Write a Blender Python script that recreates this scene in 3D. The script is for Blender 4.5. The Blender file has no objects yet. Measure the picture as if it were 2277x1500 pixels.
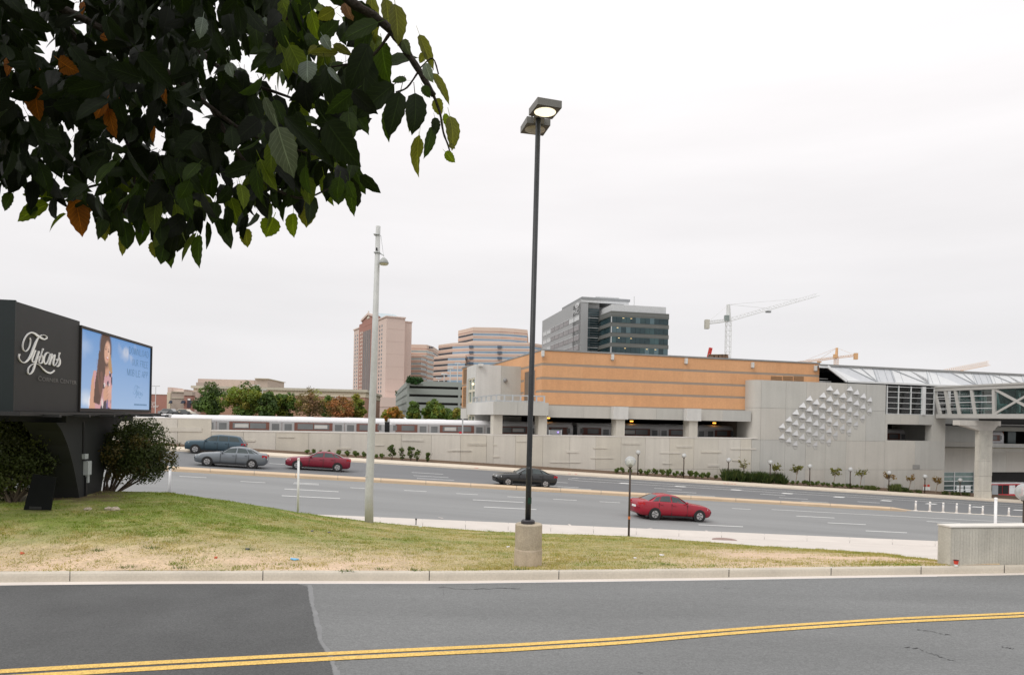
import bpy, math, random
import numpy as np
from mathutils import Vector, Matrix

random.seed(7); np.random.seed(7)
SC = bpy.context.scene
COL = SC.collection
# ------------------------------------------------------------------ camera
F, CX, HY = 1518.0, 1138.5, 930.0        # focal length, principal column, horizon row of the photograph
RHO = math.radians(1.2); CR, SR = math.cos(RHO), math.sin(RHO)
cd = bpy.data.cameras.new('camera'); cam = bpy.data.objects.new('camera', cd); COL.objects.link(cam)
cd.sensor_fit = 'HORIZONTAL'; cd.sensor_width = 36.0; cd.lens = F / 2277 * 36
cd.shift_y = (HY - 750) / 2277; cd.clip_start = 0.05; cd.clip_end = 9000
cam.matrix_world = Matrix(((CR, -SR, 0, 0), (0, 0, -1, 0), (SR, CR, 0, 0), (0, 0, 0, 1)))
SC.camera = cam
# ------------------------------------------------------------------ sky and sun (overcast)
SUN_EL, SUN_AZ = math.radians(48), math.radians(-138)   # high, behind the left shoulder
W = bpy.data.worlds.new('World'); SC.world = W; W.use_nodes = True
nt = W.node_tree; nt.nodes.clear()
def wn(t, **k):
    n = nt.nodes.new(t)
    for a, b in k.items(): setattr(n, a, b)
    return n
sky = wn('ShaderNodeTexSky', sky_type='NISHITA', sun_disc=False, sun_elevation=SUN_EL, sun_rotation=SUN_AZ)
bg1 = wn('ShaderNodeBackground'); bg1.inputs[1].default_value = 0.10
nt.links.new(sky.outputs[0], bg1.inputs[0])
tc = wn('ShaderNodeTexCoord'); sp = wn('ShaderNodeSeparateXYZ'); nt.links.new(tc.outputs['Generated'], sp.inputs[0])
rp = wn('ShaderNodeValToRGB'); nt.links.new(sp.outputs[2], rp.inputs[0])
el = rp.color_ramp.elements
el[0].position = 0.0; el[0].color = (.848, .830, .842, 1)
el[1].position = 1.0; el[1].color = (1.62, 1.60, 1.60, 1)
for p, c in ((.05, (.852, .834, .846)), (.12, (.875, .857, .865)), (.22, (.945, .92, .924)), (.38, (1.0, .97, .972)), (.6, (1.2, 1.18, 1.18))):
    e = el.new(p); e.color = (*c, 1)
mp = wn('ShaderNodeMapping'); mp.inputs['Scale'].default_value = (1.2, 1.2, 7.0); nt.links.new(tc.outputs['Generated'], mp.inputs[0])
ns = wn('ShaderNodeTexNoise'); ns.inputs['Scale'].default_value = 1.6; ns.inputs['Detail'].default_value = 5; nt.links.new(mp.outputs[0], ns.inputs[0])
mr = wn('ShaderNodeMapRange'); mr.inputs[1].default_value = .3; mr.inputs[2].default_value = .7; mr.inputs[3].default_value = .95; mr.inputs[4].default_value = 1.045
nt.links.new(ns.outputs[0], mr.inputs[0])
mul = wn('ShaderNodeVectorMath', operation='SCALE'); nt.links.new(rp.outputs[0], mul.inputs[0]); nt.links.new(mr.outputs[0], mul.inputs['Scale'])
bg2 = wn('ShaderNodeBackground'); bg2.inputs[1].default_value = 1.0; nt.links.new(mul.outputs[0], bg2.inputs[0])
mx = wn('ShaderNodeMixShader'); mx.inputs[0].default_value = .96
nt.links.new(bg1.outputs[0], mx.inputs[1]); nt.links.new(bg2.outputs[0], mx.inputs[2])
wo = wn('ShaderNodeOutputWorld'); nt.links.new(mx.outputs[0], wo.inputs[0])
sl = bpy.data.lights.new('sun', 'SUN'); sl.energy = 1.25; sl.angle = math.radians(28); sl.color = (1, .97, .92)
so = bpy.data.objects.new('sun', sl); COL.objects.link(so)
sd = Vector((math.sin(SUN_AZ) * math.cos(SUN_EL), math.cos(SUN_AZ) * math.cos(SUN_EL), math.sin(SUN_EL)))
so.rotation_euler = sd.to_track_quat('Z', 'Y').to_euler(); so.location = (0, -10, 60)
VS = SC.view_settings; VS.view_transform = 'Standard'; VS.look = 'None'; VS.exposure = 0.0; VS.gamma = 1.0; VS.use_curve_mapping = False
# ------------------------------------------------------------------ geometry of the photograph
def ray(px, py):
    a, b = (px - CX) / F, (HY - py) / F
    return (a * CR - b * SR, a * SR + b * CR)
def at(px, py, Y):
    a, b = ray(px, py); return Vector((a * Y, Y, b * Y))
def hor(px): return HY + math.tan(RHO) * (px - CX)
class Frame:
    """a vertical plane: s runs along it to the right, d goes away from the camera, z up"""
    def __init__(f, o, e):
        f.o = Vector((o[0], o[1])); f.e = Vector((e[0], e[1])).normalized(); f.n = Vector((-f.e.y, f.e.x))
    def pt(f, s, d, z):
        p = f.o + f.e * s + f.n * d; return Vector((p.x, p.y, z))
    def px(f, px, py, d=0.0):
        a, b = ray(px, py); D = Vector((a, 1.0)); t = ((f.o + f.n * d).dot(f.n)) / D.dot(f.n)
        return ((D * t - f.o).dot(f.e), b * t)
    def side(f, px, py, s=0.0):
        a, b = ray(px, py); D = Vector((a, 1.0)); t = ((f.o + f.e * s).dot(f.e)) / D.dot(f.e)
        return ((D * t - f.o).dot(f.n), b * t)
def lerp(a, b, t): return a + (b - a) * t
# ------------------------------------------------------------------ objects
ORG = {}
def setp(o, label=None, cat=None, group=None, kind=None):
    if label: o['label'] = label
    if cat: o['category'] = cat
    if group: o['group'] = group
    if kind: o['kind'] = kind
    return o
def empty(name, loc, label=None, cat=None, group=None, kind=None):
    o = bpy.data.objects.new(name, None); COL.objects.link(o); o.location = loc; o.empty_display_size = .3
    ORG[o.name] = Vector(loc); return setp(o, label, cat, group, kind)
class MB:
    def __init__(m): m.v = []; m.f = []; m.mi = []; m.cur = 0
    def add(m, vs, fs):
        b = len(m.v); m.v += [tuple(p) for p in vs]
        for f in fs: m.f.append(tuple(i + b for i in f)); m.mi.append(m.cur)
        return m
    def hexa(m, p):   # 8 corners: bottom ring 0-3, top ring 4-7
        return m.add(p, [(3, 2, 1, 0), (4, 5, 6, 7), (0, 1, 5, 4), (1, 2, 6, 5), (2, 3, 7, 6), (3, 0, 4, 7)])
    def box(m, x0, x1, y0, y1, z0, z1):
        return m.hexa([(x0, y0, z0), (x1, y0, z0), (x1, y1, z0), (x0, y1, z0), (x0, y0, z1), (x1, y0, z1), (x1, y1, z1), (x0, y1, z1)])
    def fbox(m, f, s0, s1, d0, d1, z0, z1):
        q = [f.pt(s, d, z) for z in (z0, z1) for s, d in ((s0, d0), (s1, d0), (s1, d1), (s0, d1))]
        return m.hexa(q)
    def prism(m, pts, z0, z1):   # plan polygon, counter-clockwise
        n = len(pts); vs = [(p[0], p[1], z0) for p in pts] + [(p[0], p[1], z1) for p in pts]
        return m.add(vs, [tuple(range(n - 1, -1, -1)), tuple(range(n, 2 * n))] + [(i, (i + 1) % n, n + (i + 1) % n, n + i) for i in range(n)])
    def extrude(m, ring, vec):   # planar polygon in space pushed along vec
        n = len(ring); vec = Vector(vec); vs = [Vector(p) for p in ring] + [Vector(p) + vec for p in ring]
        return m.add(vs, [tuple(range(n - 1, -1, -1)), tuple(range(n, 2 * n))] + [(i, (i + 1) % n, n + (i + 1) % n, n + i) for i in range(n)])
    def bar(m, a, b, w, h=None):   # rectangular bar between two points
        a, b = Vector(a), Vector(b); d = (b - a).normalized(); h = h or w
        u = d.cross(Vector((0, 0, 1)));
        if u.length < 1e-3: u = Vector((1, 0, 0))
        u.normalize(); k = u.cross(d).normalized(); u = u * w / 2; k = k * h / 2
        return m.hexa([a - u - k, a + u - k, b + u - k, b - u - k, a - u + k, a + u + k, b + u + k, b - u + k])
    def tube(m, pts, rad, n=8, cap=True):
        pts = [Vector(p) for p in pts]; k = len(pts)
        if not hasattr(rad, '__len__'): rad = [rad] * k
        vs = []; up = None
        for i in range(k):
            d = (pts[min(i + 1, k - 1)] - pts[max(i - 1, 0)]).normalized()
            if up is None:
                up = d.cross(Vector((0, 1, 0)))
                if up.length < .1: up = d.cross(Vector((1, 0, 0)))
            up = (up - d * up.dot(d)).normalized(); w = d.cross(up)
            for j in range(n):
                a = 2 * math.pi * j / n; vs.append(pts[i] + (up * math.cos(a) + w * math.sin(a)) * rad[i])
        fs = [(i * n + j, i * n + (j + 1) % n, (i + 1) * n + (j + 1) % n, (i + 1) * n + j) for i in range(k - 1) for j in range(n)]
        if cap: fs += [tuple(range(n - 1, -1, -1)), tuple(range((k - 1) * n, k * n))]
        return m.add(vs, fs)
    def lathe(m, c, prof, n=16):   # profile of (radius, z) about a vertical axis
        vs = [(c[0] + r * math.cos(2 * math.pi * j / n), c[1] + r * math.sin(2 * math.pi * j / n), c[2] + z) for r, z in prof for j in range(n)]
        k = len(prof)
        fs = [(i * n + j, i * n + (j + 1) % n, (i + 1) * n + (j + 1) % n, (i + 1) * n + j) for i in range(k - 1) for j in range(n)]
        return m.add(vs, fs + [tuple(range(n - 1, -1, -1)), tuple(range((k - 1) * n, k * n))])
    def ball(m, c, r, nu=16, nv=10, sz=1.0):
        return m.lathe(c, [(max(1e-4, r * math.sin(math.pi * i / nv)), -r * sz * math.cos(math.pi * i / nv)) for i in range(nv + 1)], nu)
    def build(m, name, mat, parent=None, smooth=False, label=None, cat=None, group=None, kind=None, tint=None, origin=None):
        me = bpy.data.meshes.new(name); o = bpy.data.objects.new(name, me); COL.objects.link(o)
        og = ORG[parent.name] if parent is not None else (Vector(origin) if origin is not None else Vector((0, 0, 0)))
        va = np.array(m.v, dtype=float).reshape(-1, 3) - np.array(og)
        me.from_pydata(va.tolist(), [], m.f); 
        mats = mat if isinstance(mat, (list, tuple)) else [mat]
        for q in mats: me.materials.append(q)
        if len(mats) > 1: me.polygons.foreach_set('material_index', m.mi)
        if smooth: me.polygons.foreach_set('use_smooth', [True] * len(me.polygons))
        if tint is not None:
            a = me.color_attributes.new('tint', 'FLOAT_COLOR', 'POINT')
            t = np.ones((len(m.v), 4)); t[:, :3] = tint; a.data.foreach_set('color', t.ravel())
        me.update()
        if parent is not None: o.parent = parent; ORG[o.name] = og
        else:
            o.location = og; ORG[o.name] = og
        return setp(o, label, cat, group, kind)
def copy_tree(o, parent=None, loc=None, rz=None):
    c = o.copy(); COL.objects.link(c); c.parent = parent
    if loc is not None: c.location = loc
    if rz is not None: c.rotation_euler = (0, 0, rz)
    for ch in list(o.children): copy_tree(ch, c)
    return c
# ------------------------------------------------------------------ materials
MC = {}
def node(nt, t, **k):
    n = nt.nodes.new(t)
    for a, b in k.items(): setattr(n, a, b)
    return n
def M(name, col, rough=.75, metal=0.0, var=.10, scale=2.0, fine=.06, fscale=40.0, bump=0.0, streak=0.0, spec=.4, stretch=None, tint=False, speck=0.0, emit=0.0):
    if name in MC: return MC[name]
    m = bpy.data.materials.new(name); m.use_nodes = True; t = m.node_tree; L = t.links.new
    b = t.nodes['Principled BSDF']; b.inputs['Roughness'].default_value = rough; b.inputs['Metallic'].default_value = metal
    b.inputs['Specular IOR Level'].default_value = spec
    tc = node(t, 'ShaderNodeTexCoord'); mp = node(t, 'ShaderNodeMapping'); L(tc.outputs['Object'], mp.inputs[0])
    if stretch: mp.inputs['Scale'].default_value = stretch
    n1 = node(t, 'ShaderNodeTexNoise'); n1.inputs['Scale'].default_value = scale; n1.inputs['Detail'].default_value = 6; L(mp.outputs[0], n1.inputs[0])
    n2 = node(t, 'ShaderNodeTexNoise'); n2.inputs['Scale'].default_value = fscale; n2.inputs['Detail'].default_value = 3; L(mp.outputs[0], n2.inputs[0])
    def rng(src, a):
        r = node(t, 'ShaderNodeMapRange'); r.inputs[1].default_value = .25; r.inputs[2].default_value = .75
        r.inputs[3].default_value = 1 - a; r.inputs[4].default_value = 1 + a; L(src, r.inputs[0]); return r.outputs[0]
    k = node(t, 'ShaderNodeMath', operation='MULTIPLY'); L(rng(n1.outputs[0], var), k.inputs[0]); L(rng(n2.outputs[0], fine), k.inputs[1]); k = k.outputs[0]
    if streak:
        m2 = node(t, 'ShaderNodeMapping'); m2.inputs['Scale'].default_value = (1.6, 1.6, .08); L(tc.outputs['Object'], m2.inputs[0])
        n3 = node(t, 'ShaderNodeTexNoise'); n3.inputs['Scale'].default_value = 1.5; n3.inputs['Detail'].default_value = 5; L(m2.outputs[0], n3.inputs[0])
        q = node(t, 'ShaderNodeMath', operation='MULTIPLY'); L(k, q.inputs[0]); L(rng(n3.outputs[0], streak), q.inputs[1]); k = q.outputs[0]
    if speck:
        n4 = node(t, 'ShaderNodeTexVoronoi'); n4.inputs['Scale'].default_value = 55; L(tc.outputs['Object'], n4.inputs[0])
        s = node(t, 'ShaderNodeSeparateColor'); L(n4.outputs['Color'], s.inputs[0])
        r = node(t, 'ShaderNodeMapRange'); r.inputs[1].default_value = 0; r.inputs[2].default_value = 1; r.inputs[3].default_value = 1 - speck; r.inputs[4].default_value = 1 + speck; L(s.outputs[0], r.inputs[0])
        q = node(t, 'ShaderNodeMath', operation='MULTIPLY'); L(k, q.inputs[0]); L(r.outputs[0], q.inputs[1]); k = q.outputs[0]
    sc = node(t, 'ShaderNodeVectorMath', operation='SCALE'); L(k, sc.inputs['Scale'])
    if tint:
        at_ = node(t, 'ShaderNodeAttribute', attribute_name='tint')
        mu = node(t, 'ShaderNodeVectorMath', operation='MULTIPLY'); L(at_.outputs['Color'], mu.inputs[0]); mu.inputs[1].default_value = col; L(mu.outputs[0], sc.inputs[0])
    else: sc.inputs[0].default_value = col
    L(sc.outputs[0], b.inputs['Base Color'])
    if bump:
        bp = node(t, 'ShaderNodeBump'); bp.inputs['Strength'].default_value = bump; bp.inputs['Distance'].default_value = .02
        L(n2.outputs[0], bp.inputs['Height']); L(bp.outputs[0], b.inputs['Normal'])
    if emit:
        L(sc.outputs[0], b.inputs['Emission Color']); b.inputs['Emission Strength'].default_value = emit
    MC[name] = m; return m
def leafmat(name, col, trans=.35, tint=True, veins=False, rough=.5, glow=1.0):
    if name in MC: return MC[name]
    m = bpy.data.materials.new(name); m.use_nodes = True; t = m.node_tree; L = t.links.new
    b = t.nodes['Principled BSDF']; b.inputs['Roughness'].default_value = rough; b.inputs['Specular IOR Level'].default_value = .22
    out = t.nodes['Material Output']
    src = None
    if tint:
        a = node(t, 'ShaderNodeAttribute', attribute_name='tint'); mu = node(t, 'ShaderNodeVectorMath', operation='MULTIPLY')
        L(a.outputs['Color'], mu.inputs[0]); mu.inputs[1].default_value = col; src = mu.outputs[0]
    else:
        rgb = node(t, 'ShaderNodeRGB'); rgb.outputs[0].default_value = (*col, 1); src = rgb.outputs[0]
    if veins:
        uv = node(t, 'ShaderNodeUVMap'); s = node(t, 'ShaderNodeSeparateXYZ'); L(uv.outputs[0], s.inputs[0])
        def mt(op, a, b_=None):
            n = node(t, 'ShaderNodeMath', operation=op)
            for i, q in enumerate((a, b_)):
                if q is None: continue
                if isinstance(q, (int, float)): n.inputs[i].default_value = q
                else: L(q, n.inputs[i])
            return n.outputs[0]
        av = mt('ABSOLUTE', mt('SUBTRACT', s.outputs[1], .5))
        fr = mt('FRACT', mt('MULTIPLY', mt('SUBTRACT', s.outputs[0], mt('MULTIPLY', av, .5)), 9.0))
        v1 = mt('LESS_THAN', fr, .14); v2 = mt('LESS_THAN', av, .025)
        vv = mt('MAXIMUM', v1, mt('MULTIPLY', v2, 2.0))
        g = mt('ADD', 1.0, mt('MULTIPLY', vv, .5))
        nz = node(t, 'ShaderNodeTexNoise'); nz.inputs['Scale'].default_value = 3.5; L(uv.outputs[0], nz.inputs[0])
        g = mt('MULTIPLY', g, mt('ADD', .65, mt('MULTIPLY', nz.outputs[0], .7)))
        sc = node(t, 'ShaderNodeVectorMath', operation='SCALE'); L(src, sc.inputs[0]); L(g, sc.inputs['Scale']); src = sc.outputs[0]
        bp = node(t, 'ShaderNodeBump'); bp.inputs['Strength'].default_value = .35; bp.inputs['Distance'].default_value = .004; L(fr, bp.inputs['Height']); L(bp.outputs[0], b.inputs['Normal'])
    L(src, b.inputs['Base Color'])
    if trans:
        tr = node(t, 'ShaderNodeBsdfTranslucent'); ts = node(t, 'ShaderNodeVectorMath', operation='MULTIPLY'); L(src, ts.inputs[0]); ts.inputs[1].default_value = (1.5 * glow, 1.6 * glow, .55); L(ts.outputs[0], tr.inputs[0])
        ms = node(t, 'ShaderNodeMixShader'); ms.inputs[0].default_value = trans; L(b.outputs[0], ms.inputs[1]); L(tr.outputs[0], ms.inputs[2]); L(ms.outputs[0], out.inputs[0])
    MC[name] = m; return m
def glassmat(name, tint=(.9, .95, .95), clear=.8, rough=.03):
    if name in MC: return MC[name]
    m = bpy.data.materials.new(name); m.use_nodes = True; t = m.node_tree; L = t.links.new; t.nodes.clear()
    tr = node(t, 'ShaderNodeBsdfTransparent'); tr.inputs[0].default_value = (*tint, 1)
    gl = node(t, 'ShaderNodeBsdfGlossy'); gl.inputs['Roughness'].default_value = rough
    df = node(t, 'ShaderNodeBsdfDiffuse'); df.inputs[0].default_value = (.7, .72, .72, 1)
    fr = node(t, 'ShaderNodeFresnel'); fr.inputs[0].default_value = 1.5
    a = node(t, 'ShaderNodeMixShader'); a.inputs[0].default_value = 1 - clear; L(tr.outputs[0], a.inputs[1]); L(df.outputs[0], a.inputs[2])
    b = node(t, 'ShaderNodeMixShader'); L(fr.outputs[0], b.inputs[0]); L(a.outputs[0], b.inputs[1]); L(gl.outputs[0], b.inputs[2])
    o = node(t, 'ShaderNodeOutputMaterial'); L(b.outputs[0], o.inputs[0]); MC[name] = m; return m
def emitmat(name, col, s):
    if name in MC: return MC[name]
    m = bpy.data.materials.new(name); m.use_nodes = True; b = m.node_tree.nodes['Principled BSDF']
    b.inputs['Base Color'].default_value = (*col, 1); b.inputs['Emission Color'].default_value = (*col, 1); b.inputs['Emission Strength'].default_value = s
    MC[name] = m; return m
# value noise on arrays
_lat = np.random.rand(256, 256)
def vnoise(x, y, s):
    x = np.asarray(x) * s; y = np.asarray(y) * s; xi = np.floor(x).astype(int); yi = np.floor(y).astype(int); fx = x - xi; fy = y - yi
    fx = fx * fx * (3 - 2 * fx); fy = fy * fy * (3 - 2 * fy); g = lambda a, b: _lat[a & 255, b & 255]
    return (g(xi, yi) * (1 - fx) + g(xi + 1, yi) * fx) * (1 - fy) + (g(xi, yi + 1) * (1 - fx) + g(xi + 1, yi + 1) * fx) * fy
def fbm(x, y, s): return (vnoise(x, y, s) + .5 * vnoise(x, y, s * 2.1) + .25 * vnoise(x, y, s * 4.3)) / 1.75
def text_mesh(body, size=1.0, extrude=0.0, shear=0.0):
    c = bpy.data.curves.new('lettering', 'FONT'); c.body = body; c.size = size; c.extrude = extrude; c.shear = shear; c.resolution_u = 3
    o = bpy.data.objects.new('lettering', c); COL.objects.link(o); bpy.context.view_layer.update()
    me = bpy.data.meshes.new_from_object(o.evaluated_get(bpy.context.evaluated_depsgraph_get()))
    v = np.zeros(len(me.vertices) * 3); me.vertices.foreach_get('co', v); v = v.reshape(-1, 3)
    fs = [tuple(p.vertices) for p in me.polygons]
    bpy.data.objects.remove(o); bpy.data.meshes.remove(me); bpy.data.curves.remove(c); return v, fs
# ================================================================== ROADS, LAWN, TERRAIN
ZF = -3.35                                   # foreground road level (camera is the origin)
def ZR(x): return -5.07 - .06 * x            # highway: falls six per cent to the right
BR = .25                                     # the highway recedes a little to the right
def LY(A, t, b=BR): return A / (1 - b * t)
A2, A3, A4, A5, A6 = 32.3, 49.0, 50.3, 65.0, 68.3
def curve(pts, z):   # a pixel curve lying on level z -> depth as a function of the column
    xs = [p[0] for p in pts]; ys = [-z * F / (p[1] - hor(p[0])) for p in pts]
    return lambda p: float(np.interp(p, xs, ys))
def smoothc(pts, z):
    f = curve(pts, z); return lambda p: (f(p - 60) + f(p - 30) + f(p) + f(p + 30) + f(p + 60)) / 5
gut = smoothc([(-2600, 1365), (-900, 1325), (0, 1301), (300, 1298), (600, 1297), (1000, 1297), (1300, 1293), (1628, 1288.5), (2050, 1281.5), (2277, 1278), (3000, 1258), (4600, 1225)], ZF)
def KB(p): return gut(p) + .30               # kerb face
def KT(p): return gut(p) + .30 + .18         # back of kerb
_e = [(-2600, 17.5), (-300, 23), (250, 23.2), (400, 23.5), (520, 24.5), (660, 26), (780, 27.6), (900, 28.8), (1000, 29.3), (1400, 30.9), (1550, 29.5), (1700, 26), (1850, 24.6), (1980, 22.6), (2050, 19.9), (2095, 18.3), (2125, 16.6), (2200, 16.2), (4600, 22)]
_c = [(-2600, 985), (-300, 1070), (0, 1087), (250, 1091), (380, 1094), (450, 1104), (520, 1114), (600, 1127), (660, 1137), (740, 1148), (820, 1158), (900, 1166), (1000, 1174), (1100, 1181), (1205, 1185), (1400, 1191.5), (1550, 1202), (1700, 1214), (1850, 1222), (1980, 1231), (2050, 1243), (2095, 1249), (2125, 1252), (2200, 1256), (4600, 1200)]
def EY(p): return max(float(np.interp(p, [a for a, _ in _e], [b for _, b in _e])), KT(p) + .15)
def EZ(p):
    y = float(np.interp(p, [a for a, _ in _c], [b for _, b in _c])); return max(-(y - hor(p)) / F * EY(p), -5.3)
def S1(p):
    t = (p - CX) / F; return max(LY(A2, t) - 2.2, EY(p) + .1)
def zg(x, y):
    """height of the ground at a point"""
    t = x / max(y, 1.0); p = CX + F * t; l2 = LY(A2, t)
    if y >= l2:
        if y < LY(A3, t): return ZR(x)
        if y < LY(A4, t): return ZR(x) + .15
        if y < LY(A5, t): return ZR(x)
        return ZR(x) + .15 + max(0, y - LY(A6, t)) * .02
    g = gut(p)
    if y < g: return ZF
    if y < g + .3: return ZF - .01
    k = KT(p)
    if y < k: return ZF + .15
    e = EY(p); ez = EZ(p)
    if y <= e:
        f = (y - k) / (e - k); return lerp(ZF + .15, ez, f) + .05 * math.sin(f * math.pi)
    s = S1(p); xs = t * s; zs = ZR(xs) + .15
    if y <= s: return lerp(ez, zs, (y - e) / (s - e))
    return lerp(zs, ZR(t * l2) + .15, (y - s) / max(1e-3, l2 - s))
def onground(px, py, y0=8.0, y1=95.0):
    a, b = ray(px, py); lo, y = y0, y0
    while y < y1:
        if b * y < zg(a * y, y): break
        lo = y; y += .25
    hi = y
    for _ in range(18):
        m = (lo + hi) / 2
        if b * m < zg(a * m, m): hi = m
        else: lo = m
    return Vector((a * hi, hi, zg(a * hi, hi)))
def strip(cols, rows):   # grid from a list of rows, each a function column -> point
    m = MB(); n = len(cols)
    vs = [r(c) for r in rows for c in cols]
    m.add(vs, [(i * n + j, i * n + j + 1, (i + 1) * n + j + 1, (i + 1) * n + j) for i in range(len(rows) - 1) for j in range(n - 1)]); return m
COLS = [float(p) for p in list(range(-2600, -200, 200)) + list(range(-200, 2500, 30)) + list(range(2500, 4601, 200))]
def T(p): return (p - CX) / F
def roadrow(A, dz=0.0, b=BR): return lambda p: (T(p) * LY(A, T(p), b), LY(A, T(p), b), ZR(T(p) * LY(A, T(p), b)) + dz)
asph = M('asphalt', (.160, .163, .162), .85, var=.13, scale=.8, stretch=(.22, 1, 1), fine=.10, fscale=38, bump=.35, speck=.17)
asphN = M('asphalt_dark', (.082, .083, .083), .85, var=.16, scale=.8, fine=.12, fscale=38, bump=.4, speck=.2)
asphH = M('asphalt_highway', (.225, .227, .226), .85, var=.11, scale=.30, fine=.06, fscale=20, stretch=(.16, 1.4, 1), speck=.05)
asphF = M('asphalt_far', (.150, .153, .158), .85, var=.08, scale=.25, fine=.06, fscale=20, stretch=(.16, 1.4, 1), speck=.05)
conc = M('kerb_concrete', (.50, .45, .375), .85, var=.10, scale=1.3, fine=.08, fscale=25, bump=.15)
concL = M('gutter_concrete', (.63, .57, .515), .85, var=.07, scale=1.1, fine=.06, fscale=30)
walk = M('sidewalk_concrete', (.58, .53, .485), .85, var=.06, scale=.8, fine=.05, fscale=30)
tan = M('median_concrete', (.55, .42, .29), .85, var=.08, scale=.7, fine=.06, fscale=20)
soil = M('mulch', (.13, .085, .055), .95, var=.25, scale=2, fine=.3, fscale=22, bump=.5)
white = M('white_paint', (.72, .72, .70), .7, var=.08, scale=3, fine=.12, fscale=14)
yellow = M('yellow_paint', (.66, .43, .115), .7, var=.10, scale=1.2, fine=.14, fscale=30, speck=.22)
orangeline = M('faded_yellow_paint', (.58, .33, .07), .7)
# foreground road, dark patch, gutter
gc = lambda z: (lambda p: (T(p) * gut(p), gut(p), z))
def lev(y, z): return lambda p: (T(p) * y, y, z)
setp(strip(COLS, [lev(2.2, ZF), lev(5, ZF), lev(8, ZF), gc(ZF)]).build('road', asph), kind='structure')
pe = [(683, 1299), (688, 1335), (692, 1352), (701, 1395), (709, 1425), (722, 1447), (733, 1470), (738, 1490), (752, 1560), (790, 1700), (900, 2000)]
def at_z(px, py, z):
    a, b = ray(px, py); y = z / b; return Vector((a * y, y, z))
jit = []
for (x0, y0), (x1, y1) in zip(pe[:-1], pe[1:]):
    for k in range(9):
        jit.append(at_z(lerp(x0, x1, k / 9) + random.uniform(-1.3, 1.3), lerp(y0, y1, k / 9), ZF + .004))
m = MB(); left = []
for q in jit:
    left.append((-26.0, q.y, q.z))
# the patch runs along the gutter on its far side
fr = [(T(p) * (gut(p) - .006), gut(p) - .006, ZF + .004) for p in range(-1400, 684, 30)]
ring = fr + [tuple(q) for q in jit[1:]] + [(-20, 4.3, ZF + .004), (fr[0][0], 4.3, ZF + .004)]
from mathutils.geometry import tessellate_polygon
m.add(ring, [tuple(t) if (Vector(ring[t[1]]) - Vector(ring[t[0]])).cross(Vector(ring[t[2]]) - Vector(ring[t[0]])).z > 0 else tuple(t)[::-1] for t in tessellate_polygon([[Vector(q) for q in ring]])]); setp(m.build('asphalt_patch', asphN), kind='structure')
seal = M('seal_band', (.198, .200, .202), .8, var=.12, scale=3)
m = MB(); n = len(jit); vs = []
for k, q in enumerate(jit):
    w = .085 + .015 * math.sin(k * .31) + random.uniform(-.012, .012); vs += [(q.x + .012, q.y, ZF + .003), (q.x + w, q.y, ZF + .003)]
m.add(vs, [(2 * i, 2 * i + 1, 2 * i + 3, 2 * i + 2) for i in range(n - 1)]); setp(m.build('seal_band', seal), kind='structure')
setp(strip(COLS, [gc(ZF + .004), lambda p: (T(p) * (KB(p) + .02), KB(p) + .02, ZF - .012)]).build('gutter', concL), kind='structure')
# two yellow centre lines
yl = smoothc([(-900, 1555), (0, 1489.5), (500, 1462), (1138, 1432), (1400, 1416.5), (1700, 1392), (2000, 1373), (2277, 1361.5), (2900, 1330), (4000, 1285)], ZF)
YC = [float(p) for p in range(-900, 3400, 40)]
for i, (o0, o1) in enumerate(((0.0, -.13), (-.20, -.34))):
    setp(strip(YC, [lambda p: (T(p) * (yl(p) + o1), yl(p) + o1, ZF + .010), lambda p: (T(p) * (yl(p) + o0), yl(p) + o0, ZF + .010)]).build('centre_line', yellow), kind='structure')
# kerb: cast segments with open joints
kerb = empty('kerb', (0, 14, ZF), kind='structure')
joints = [-2600, -1900, -1300, -800, -300, 163, 592, 962, 1250, 1628, 1855, 2055, 2240, 2700, 3300, 4600]
for a, b in zip(joints[:-1], joints[1:]):
    cs = list(np.linspace(a, b, max(4, int((b - a) / 45)))); sh = .006 * 1518 / max(gut(a), 5)
    cs[0] += sh / 2 + .6; cs[-1] -= sh / 2 + .6
    prof = [(-.03, -.03), (.0, .095), (.02, .135), (.055, .15), (.19, .15), (.19, -.05)]
    dz = random.uniform(-.004, .004)
    mb = strip(cs, [(lambda q: (lambda p: (T(p) * (KB(p) + q[0]), KB(p) + q[0], ZF + q[1] + dz)))(q) for q in prof])
    nc = len(cs)
    mb.f.append(tuple(i * nc for i in range(len(prof)))[::-1]); mb.mi.append(0); mb.f.append(tuple(i * nc + nc - 1 for i in range(len(prof)))); mb.mi.append(0)
    mb.build('kerb_segment', conc, kerb)
setp(strip(COLS, [lambda p: (T(p) * (KB(p) + .03), KB(p) + .03, ZF - .03), lambda p: (T(p) * (KB(p) + .03), KB(p) + .03, ZF + .10), lambda p: (T(p) * (KT(p) - .01), KT(p) - .01, ZF + .125)]).build('kerb_joint_backing', asphN), kind='structure')  # dark strip added behind the open kerb joints to keep them from showing bright
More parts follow.
